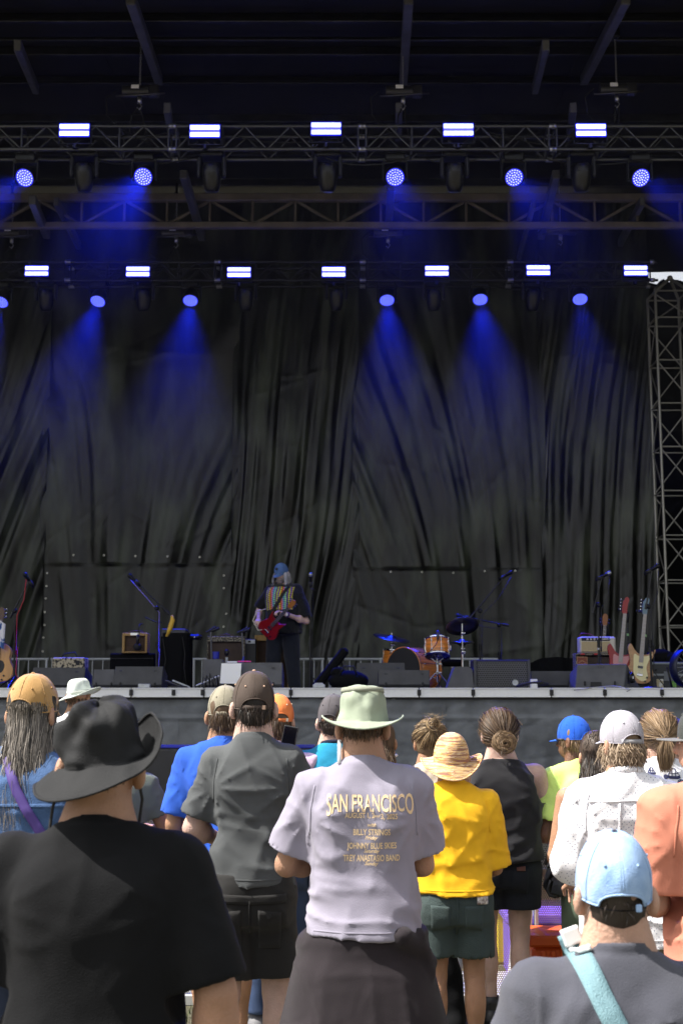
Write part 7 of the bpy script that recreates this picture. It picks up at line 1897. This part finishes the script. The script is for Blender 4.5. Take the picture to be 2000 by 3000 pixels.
# --- 15 black sleeveless top, bun
BT = cloth('black_cotton', (.0085, .0085, .011), bump=.2, sheen=.12)
p = person('woman in black sleeveless top and short dark denim shorts leaning on the barrier', 1475, 7.12, 1.635, skinm=SK_PALE, hd=.0105, w_=1.12, dp=1.12, head_s=1.08, arm_r=1.18, armL=((.25, .10, 1.12), (.10, .34, 1.12)), armR=((.275, .10, 1.12), (.12, .36, 1.12)), roll=-.03, stance=-.02, X=(1462-1000)/px2m(7.12))
p.root.location.x = (1462-1000)/px2m(7.12)
tee(p, BT, hem=.93, tank=True, w_=1.14, dp=1.12, fold=.9, seed=17, collar=False, neck_z=1.475)
DD = cloth('dark_denim', (.013, .016, .023), bump=.5, bscale=240, var=.2, vscale=12)
sk_ = legwear(p, DD, hem=.655, r0=.118, r1=.108, hw=1.02, seed=6, fold=.8); bv = bvh_of(p.pantsVQ); s = p.s
for sx in (-1, 1): patch(p, p.pantsVQ, [(sx*.035*s, .765*s), (sx*.125*s, .75*s), (sx*.130*s, .89*s), (sx*.035*s, .885*s)], DD, 'back_pocket', sk_, bv=bv, thick=.004, off=.001)
patch(p, p.pantsVQ, [(.06*s, .88*s), (.11*s, .88*s), (.11*s, .905*s), (.06*s, .90*s)], mat('brown_purse', (.10, .035, .025), .5), 'purse_corner', sk_, bv=bv, off=.006)
for sd in (-1, 1):
    J = p.J[sd]; b = MB(); f = (J['hip'][2]-.665*s)/(J['hip'][2]-J['kn'][2]); c = J['hip']+(J['kn']-J['hip'])*f; b.path([(c[0]+.108*s*cos(a), c[1]+.108*s*sin(a), c[2]) for a in np.linspace(0, 2*pi, 25)[:-1]], .011, 6, closed=True); b.build('turn_up', DD, sk_, True, world=False)
hair_cap(p, H_LT, .045, .012, cutn=(0, .75, -1), front=.05); t_ = headpt(p, .12, -.45, 1.22); gathered(p, H_BRN, t_, 1600, .0024); bun(p, H_LT, t_+np.array([.0, -.012, -.018]), .070, 900, .0024)
longhair(p, H_BRN, 90, 1.44, .03, start=(-.7, -.5), a0=.6, name='loose_strands')
shoes(p, M_BLACK)
for sd in (-1, 1):
    a = p.J[sd]['an']; b = MB(); b.lathe([(.050*s, -.01), (.052*s, .05), (.047*s, .085), (.040*s, .085)], 20, None, Vector(a)); b.build('sock', M_BLACK, p.root, True, world=False)

# --- 16 neon shirt leaning on the rail
p = person('tanned man in pale neon yellow t-shirt and bright blue cap leaning on the barrier', 1745, 7.1, 1.60, skinm=SK_DARK, hd=.0105, w_=1.08, dp=1.1, lean=(-.06, .16), yaw=.55, armL=((.29, .06, 1.08), (.06, .20, 1.06)), armR=((.26, .06, 1.08), (.05, .22, 1.06)), rotz=.25)
tee(p, cloth('neon_tee', (.58, .78, .20)), hem=.85, sleeve=.75, w_=1.06, fold=1., seed=18, sl_r=.082, sl_r2=.092); legwear(p, cloth('dark_cargo', (.03, .035, .03)), hem=.5)
ballcap(p, cloth('bright_blue_cap', (.018, .10, .52), bump=.5, bscale=380), strap=mat('sky_strap', (.06, .25, .62), .5), H=.130, rx=.092, ry=.108, zb=-.020, tilt=-.02, arch_h=.045, arch_w=.05, flat=.5)
hair_cap(p, H_LT, .03, .010, cutn=(0, .8, -1), front=.02); fringe(p, H_LT, .0, -.9, 500, .05, 2.0)
b = MB(); b.path([Vector(p.Hh(q)) for q in ((-.085, .03, .13), (-.08, .09, .13), (-.04, .118, .128), (0, .128, .128), (.04, .118, .128), (.08, .09, .13), (.085, .03, .13))], .006, 6); b.build('sunglasses', M_BLACK, p.root, True, world=False)

# --- 17 dark-haired woman, maroon strap, green shorts
p = person('woman with loose dark hair, maroon vest strap and green cargo shorts', 1742, 6.35, 1.545, skinm=SK_TAN, hd=.0105, w_=.98, armL=((.25, -.03, 1.09), (.16, .16, .98)), armR=ARM_FWD)
tee(p, cloth('maroon_vest', (.055, .018, .025)), hem=.92, tank=True, w_=.98, seed=19, collar=False, neck_z=1.45)
sk_ = legwear(p, cloth('green_cargo', (.085, .115, .075), bump=.4), hem=.56, r0=.125, r1=.12, hw=1.05)
hair_cap(p, H_DK, .03, .014, cutn=(0, .8, -.7), front=.04); longhair(p, H_DK, 1900, 1.27, .10, start=(-.5, 1.25), wav=.012, width=.003)
bg_ = thing('waist_bag', 'small black bag hanging at the hip of the woman in green shorts', 'bag', (p.root.location.x-.215, p.root.location.y-.02, .86)); m = MB(); m.box((0, 0, 0), (.11, .09, .17), .04, RY(.25)); m.box((-.01, -.05, -.03), (.08, .04, .09), .018, RY(.25)); m.build('bag_body', mat('bag_nylon', (.010, .010, .012), .5, bump=.3, bscale=90), bg_, True, world=False); m = MB(); m.path([(-.05, 0, .07), (-.02, .03, .16), (.06, .05, .20), (.14, .05, .2)], .009, 6); m.build('strap', M_RUBBER, bg_, True, world=False)

# --- 18 ponytail, ship-print shirt
SHP = cloth('white_print_shirt', (.74, .75, .79))
p = person('woman with a light brown ponytail and white shirt printed with sailing ships', 1926, 6.55, 1.645, skinm=SK_FAIR, hd=.0105, w_=1.06)
sh = tee(p, SHP, hem=.85, sleeve=.8, w_=1.06, seed=20, sl_r=.082); bv = bvh_of(p.shirtVQ); legwear(p, cloth('denim_skirt', (.04, .06, .12)), hem=.5)
INK = mat('navy_ink', (.03, .035, .10), .8)
pz = lambda y: 1.68-(y-2070)/px2m(6.42); pxx = lambda x: (x-1000)/px2m(6.42)-p.root.location.x
def line(pts, wd): ribbon(p, p.shirtVQ, [(pxx(x), pz(y)) for x, y in pts], wd, INK, 'print_line', sh, bv=bv, off=.0012, thick=.0008, seg=3)
for ox, oy, k in ((1968, 2274, 1.), (1905, 2262, .62), (1960, 2222, .4), (1988, 2330, .7)):
    line([(ox-18*k, oy-4*k), (ox-10*k, oy), (ox+10*k, oy+1*k), (ox+18*k, oy-2*k)], .012*k+.002); line([(ox-5*k, oy), (ox-4*k, oy-26*k)], .0035); line([(ox+6*k, oy), (ox+6*k, oy-26*k)], .0035); line([(ox-18*k, oy-4*k), (ox-4*k, oy-26*k), (ox+6*k, oy-24*k), (ox+18*k, oy-3*k)], .0025); line([(ox-12*k, oy-12*k), (ox+13*k, oy-11*k)], .0025)
for ox, oy, r in ((1986, 2289, 9), (1945, 2272, 6), (1908, 2290, 6)):
    for rr in (r, r*.65): line([(ox+rr*cos(a), oy+rr*sin(a)) for a in np.linspace(0, 2*pi, 13)], .0035)
    for a in (0, pi/4, pi/2, 3*pi/4): line([(ox-r*cos(a), oy-r*sin(a)), (ox+r*cos(a), oy+r*sin(a))], .002)
hair_cap(p, H_LT, .03, .012, cutn=(0, .75, -.9), front=.05); t_ = headpt(p, .05, -.25, 1.24); gathered(p, H_LT, t_, 1600, .0024)
rng = np.random.RandomState(4); ps = []
for i in range(900):
    a = rng.uniform(0, 6.28); r = sqrt(rng.uniform(0, 1)); L = .165*rng.uniform(.7, 1.05); ex = r*cos(a); pts = []
    for j in range(10): f = j/9; w_ = .012+.034*sin(min(1, f*1.5)*pi/2)*(1-.55*max(0, f-.6)/.4); pts.append(t_+np.array([ex*w_-.01*f, -.018-.01*sin(f*3)-r*sin(a)*w_*.5, -L*f]))
    ps.append(pts)
strands(p, H_LT, ps, .0026, 'ponytail'); b = MB(); b.path([(t_[0]+.017*cos(a), t_[1]-.012, t_[2]+.010*sin(a)) for a in np.linspace(0, 2*pi, 13)[:-1]], .006, 6, closed=True); b.build('hair_tie', M_RUBBER, p.root, True, world=False)

# --- 19 hidden leaner behind the black hat, 20 blue cap behind the ponytail
p = person('person leaning on the barrier behind the black hat, only a bare elbow showing', 345, 6.9, 1.58, skinm=SK_TAN, hd=.0115, w_=1.05, armR=((.29, .06, 1.12), (.10, .34, 1.14)), armL=ARM_RAIL)
tee(p, cloth('grey_green_tee', (.12, .14, .12)), seed=21, sleeve=.6); legwear(p, cloth('olive_shorts', (.07, .08, .05)), hem=.5); hair_cap(p, H_DK, .03, .012, cutn=(0, .8, -.8), front=.04); fringe(p, H_DK, .9, -.9, 500, .06, 2.2)
p = person('person in royal blue top and blue cap seen between the ponytail and dark grey cap', 1985, 7.2, 1.585, skinm=SK_TAN, hd=.0115, yaw=.5)
tee(p, cloth('deep_blue_top', (.012, .025, .40)), seed=22); legwear(p, cloth('black_shorts', (.012, .012, .014)), hem=.5); ballcap(p, cloth('navy_blue_cap', (.006, .010, .12)), H=.125, flat=.4); fringe(p, H_DK, -.1, -.9, 300, .05)
# black bag on the grass
bg_ = thing('backpack', 'black backpack standing on the grass between the tied jacket and tan leg', 'backpack', (xat(1285, 6.5, 2900), 6.6, 0))
v = Vol((-.2, -.16, -.02), (.2, .18, .62), .012); v.prof([(0, .13, .10, 0, 0), (.2, .14, .11, 0, 0), (.42, .125, .09, 0, .01), (.53, .06, .05, 0, .01)], 0, z0=0.005, z1=.52); v.cap((-.06, -.09, .14), (.06, -.09, .14), .06, .06, .03); v.warp(lambda x, y, z: .012*vnoise(x*12, y*12, z*12), .05); nmesh('bag_body', *v.mesh(1), M_DRAPE, bg_)
m = MB(); m.path([(-.03, 0, .51), (-.02, 0, .56), (.02, 0, .56), (.03, 0, .51)], .008, 6); m.build('grab_handle', M_RUBBER, bg_, True, world=False)
bt = thing('hip_pouch', 'black pouch with white outline on the ground by the barrier foot', 'pouch', (xat(1425, 7.3, 2880), 7.32, 0)); m = MB(); m.ball((0, 0, .07), .07, 14, (1.1, .6, 1)); m.ball((.03, 0, .14), .04, 10, (.6, .5, 1.4)); m.build('bag_body', M_BLACK, bt, True, world=False); m = MB(); m.box((-.01, -.045, .11), (.03, .01, .03), .004); m.build('tag', mat('red_tag', (.35, .02, .05), .5), bt, world=False)

# ================================================================ the guitarist
BLK = cloth('band_black_tee', (.008, .0085, .011), sheen=.15)
DM = 17.5
p = person('bearded guitarist in black t-shirt with rainbow checked front and blue denim cap', 828, DM, 1.735, group='musicians on the stage', skinm=skin('stage', (.70, .47, .39)), rotz=pi-.30, hd=.0115, w_=1.12, dp=1.45, z0=DECK, pitch=-.30, yaw=-.22, armR=((.345, -.02, 1.13), (.27, .25, .985)), armL=((.335, .05, .955), (.125, .35, 1.05)), stance=.05, hcurl=1.3)
sh = tee(p, BLK, hem=.80, sleeve=.93, w_=1.12, dp=1.12, fold=.8, seed=30, sl_r=.092, sl_r2=.098)
legwear(p, cloth('dark_navy_trousers', (.014, .017, .026), sheen=.15), hem=.06, r0=.125, r1=.105, hw=1.05); shoes(p, M_BLACK)
CRO = mat('crochet_squares', (.5, .5, .5), .9); N, b_ = nodes_of(CRO)
tc = N.nodes.new('ShaderNodeTexCoord'); sp = N.nodes.new('ShaderNodeSeparateXYZ'); N.links.new(tc.outputs['Object'], sp.inputs[0])
def mth(op, a, v=None, b=None):
    n = N.nodes.new('ShaderNodeMath'); n.operation = op; N.links.new(a, n.inputs[0])
    if b is not None: N.links.new(b, n.inputs[1])
    elif v is not None: n.inputs[1].default_value = v
    return n.outputs[0]
nz = N.nodes.new('ShaderNodeTexNoise'); nz.inputs['Scale'].default_value = 7; N.links.new(tc.outputs['Object'], nz.inputs['Vector'])
xx = mth('ADD', sp.outputs[0], b=mth('MULTIPLY', mth('SUBTRACT', nz.outputs['Fac'], .5), .05)); zz = mth('ADD', sp.outputs[2], b=mth('MULTIPLY', xx, .25))
fx = mth('FRACT', mth('MULTIPLY', mth('ADD', xx, 5.), 6.4)); rp = N.nodes.new('ShaderNodeValToRGB'); rp.color_ramp.interpolation = 'CONSTANT'; e = rp.color_ramp.elements
cols = [(.62, .74, .04), (.16, .07, .30), (.35, .66, .35), (.12, .42, .62), (.80, .25, .42), (.72, .16, .03), (.78, .70, .04), (.30, .12, .45)]
e[0].color = (*cols[0], 1); e[1].position = .125; e[1].color = (*cols[1], 1)
for i in range(2, 8): q = e.new(i/8); q.color = (*cols[i], 1)
N.links.new(fx, rp.inputs[0])
l1 = mth('GREATER_THAN', mth('FRACT', mth('MULTIPLY', zz, 38.)), .26); l2 = mth('GREATER_THAN', mth('FRACT', mth('MULTIPLY', mth('ADD', xx, 5.), 51.2)), .18); ll = mth('MULTIPLY', l1, b=l2)
mx = N.nodes.new('ShaderNodeMix'); mx.data_type = 'RGBA'; mx.inputs[6].default_value = (.02, .02, .03, 1); N.links.new(ll, mx.inputs[0]); N.links.new(rp.outputs[0], mx.inputs[7]); N.links.new(mx.outputs[2], b_.inputs['Base Color'])
patch(p, p.shirtVQ, [(-.19, 1.10), (.21, 1.10), (.20, 1.42), (-.19, 1.42)], CRO, 'checked_front', sh, side=1, off=.003, thick=.003, n=(20, 20))
ballcap(p, cloth('blue_denim_cap', (.10, .19, .40), bump=.3, var=.15), strap=M_BLACK, H=.135, rx=.096, ry=.112, zb=-.012, tilt=-.02, brim_len=.085)
bv = None
b = MB(); c = Vector(p.Hh((0, .128, .212))); b.ball(c, .020, 12, (1, .5, 1)); b.build('cap_badge', M_BLACK, p.root, True, world=False)
hs = p.hsz; v = Vol(p.hc-.2, p.hc+.2, .0085)                              # beard
v.ell(p.Hh((0, .060, .062)), A3((.068, .070, .072))*hs, 0, p.Mh); v.ell(p.Hh((0, .095, .040)), A3((.045, .038, .045))*hs, .02, p.Mh)
v.cutp(p.Hh((0, .09, .085)), p.Mh@A3((0, .25, 1))); v.warp(lambda x, y, z: .008*vnoise(x*60, y*60, z*30), .04); nmesh('beard', *v.mesh(1), mat('grey_beard', (.30, .25, .22), .85, var=.4, vscale=50, bump=.8, bscale=120), p.root)
rng = np.random.RandomState(9); ps = []
for i in range(700):
    a = rng.uniform(-2.2, 2.2); q0 = headpt(p, a, rng.uniform(-.35, .1), 1.06); o = q0-p.hc; o[2] = 0; o /= np.linalg.norm(o); L = rng.uniform(.10, .17)
    ps.append([q0+o*(.035*sin(f*2.2))+np.array([0, -.012*f, -L*f])+rng.uniform(-.008, .008, 3)*f for f in np.linspace(0, 1, 8)])
strands(p, H_WHITE, ps, .007, 'white_hair')
b = MB()
for sd in (-1, 1): b.path([Vector(p.Hh((sd*.033+.024*cos(a), .122, .124+.017*sin(a)))) for a in np.linspace(0, 2*pi, 13)[:-1]], .0025, 5, closed=True); b.path([Vector(p.Hh(q)) for q in ((sd*.057, .118, .126), (sd*.078, .06, .128), (sd*.082, .01, .125))], .0025, 5)
b.path([Vector(p.Hh((-.010, .128, .126))), Vector(p.Hh((.010, .128, .126)))], .0025, 5); b.build('glasses', mat('glasses_red', (.15, .03, .03), .3), p.root, True, world=False)
b = MB(); J = p.J[-1]; q = J['wr']+(J['el']-J['wr'])*.18; d = Vector(J['el']-J['wr']).normalized(); M = d.to_track_quat('Z', 'Y').to_matrix(); b.lathe([(.034, -.014), (.040, -.012), (.040, .012), (.034, .014)], 16, M, Vector(q)); b.build('watch_strap', mat('watch_purple', (.10, .05, .16), .5), p.root, True, world=False)
b = MB(); b.ball(Vector(q)+Vector((.0, .040, .0)), .022, 12, (1, .4, 1)); b.build('watch_face', M_WHITE, p.root, True, world=False)
ribbon(p, p.shirtVQ, [(-.13, 1.42), (-.02, 1.22), (.12, 1.02)], .045, M_RUBBER, 'guitar_strap', p.root, side=1, off=.012, thick=.004)
# his red guitar
SGB = [(0, 0), (.11, .01), (.165, .09), (.145, .18), (.115, .25), (.125, .33), (.135, .40), (.10, .36), (.06, .33), (-.06, .33), (-.10, .36), (-.135, .40), (-.125, .33), (-.115, .25), (-.145, .18), (-.165, .09), (-.11, .01)]
gl = W(774, 1858, DM-.36)
MG = RY(.80) @ RX(.62)
gt = guitar('red_guitar', 'glossy red electric guitar held by the bearded guitarist', gl, MG, SGB, REDM, mat('dark_neck', (.12, .06, .03), .4), .66, .044, .045, UKH, mat('amber_headstock', (.42, .16, .03), .35), None, None, 6, 'electric guitar', boards=mat('grey_fretboard', (.13, .11, .10), .4))
gt.scale = (.9, .9, .9); gq = Vector(gl); b = MB(); b.path([gq+Vector((.02, -.02, .06)), gq+Vector((-.08, -.05, .05)), gq+Vector((-.15, -.04, .18)), gq+Vector((-.10, -.03, .30)), gq+Vector((.02, .02, .34))], .008, 6); tag(b.build('guitar_lead', mat('cream_lead', (.6, .55, .42), .5), None, True), 'cream guitar lead looping beside the red guitar', 'cable')

SHM = [mat('shoe_dark', (.03, .03, .033), .6), mat('shoe_grey', (.16, .16, .17), .7), mat('shoe_white', (.6, .6, .58), .6)]
for k, p in enumerate(PEOPLE):
    if not any(c.name.startswith('shoe') for c in p.root.children): shoes(p, SHM[k % 3], M_WHITE if k % 2 else None)
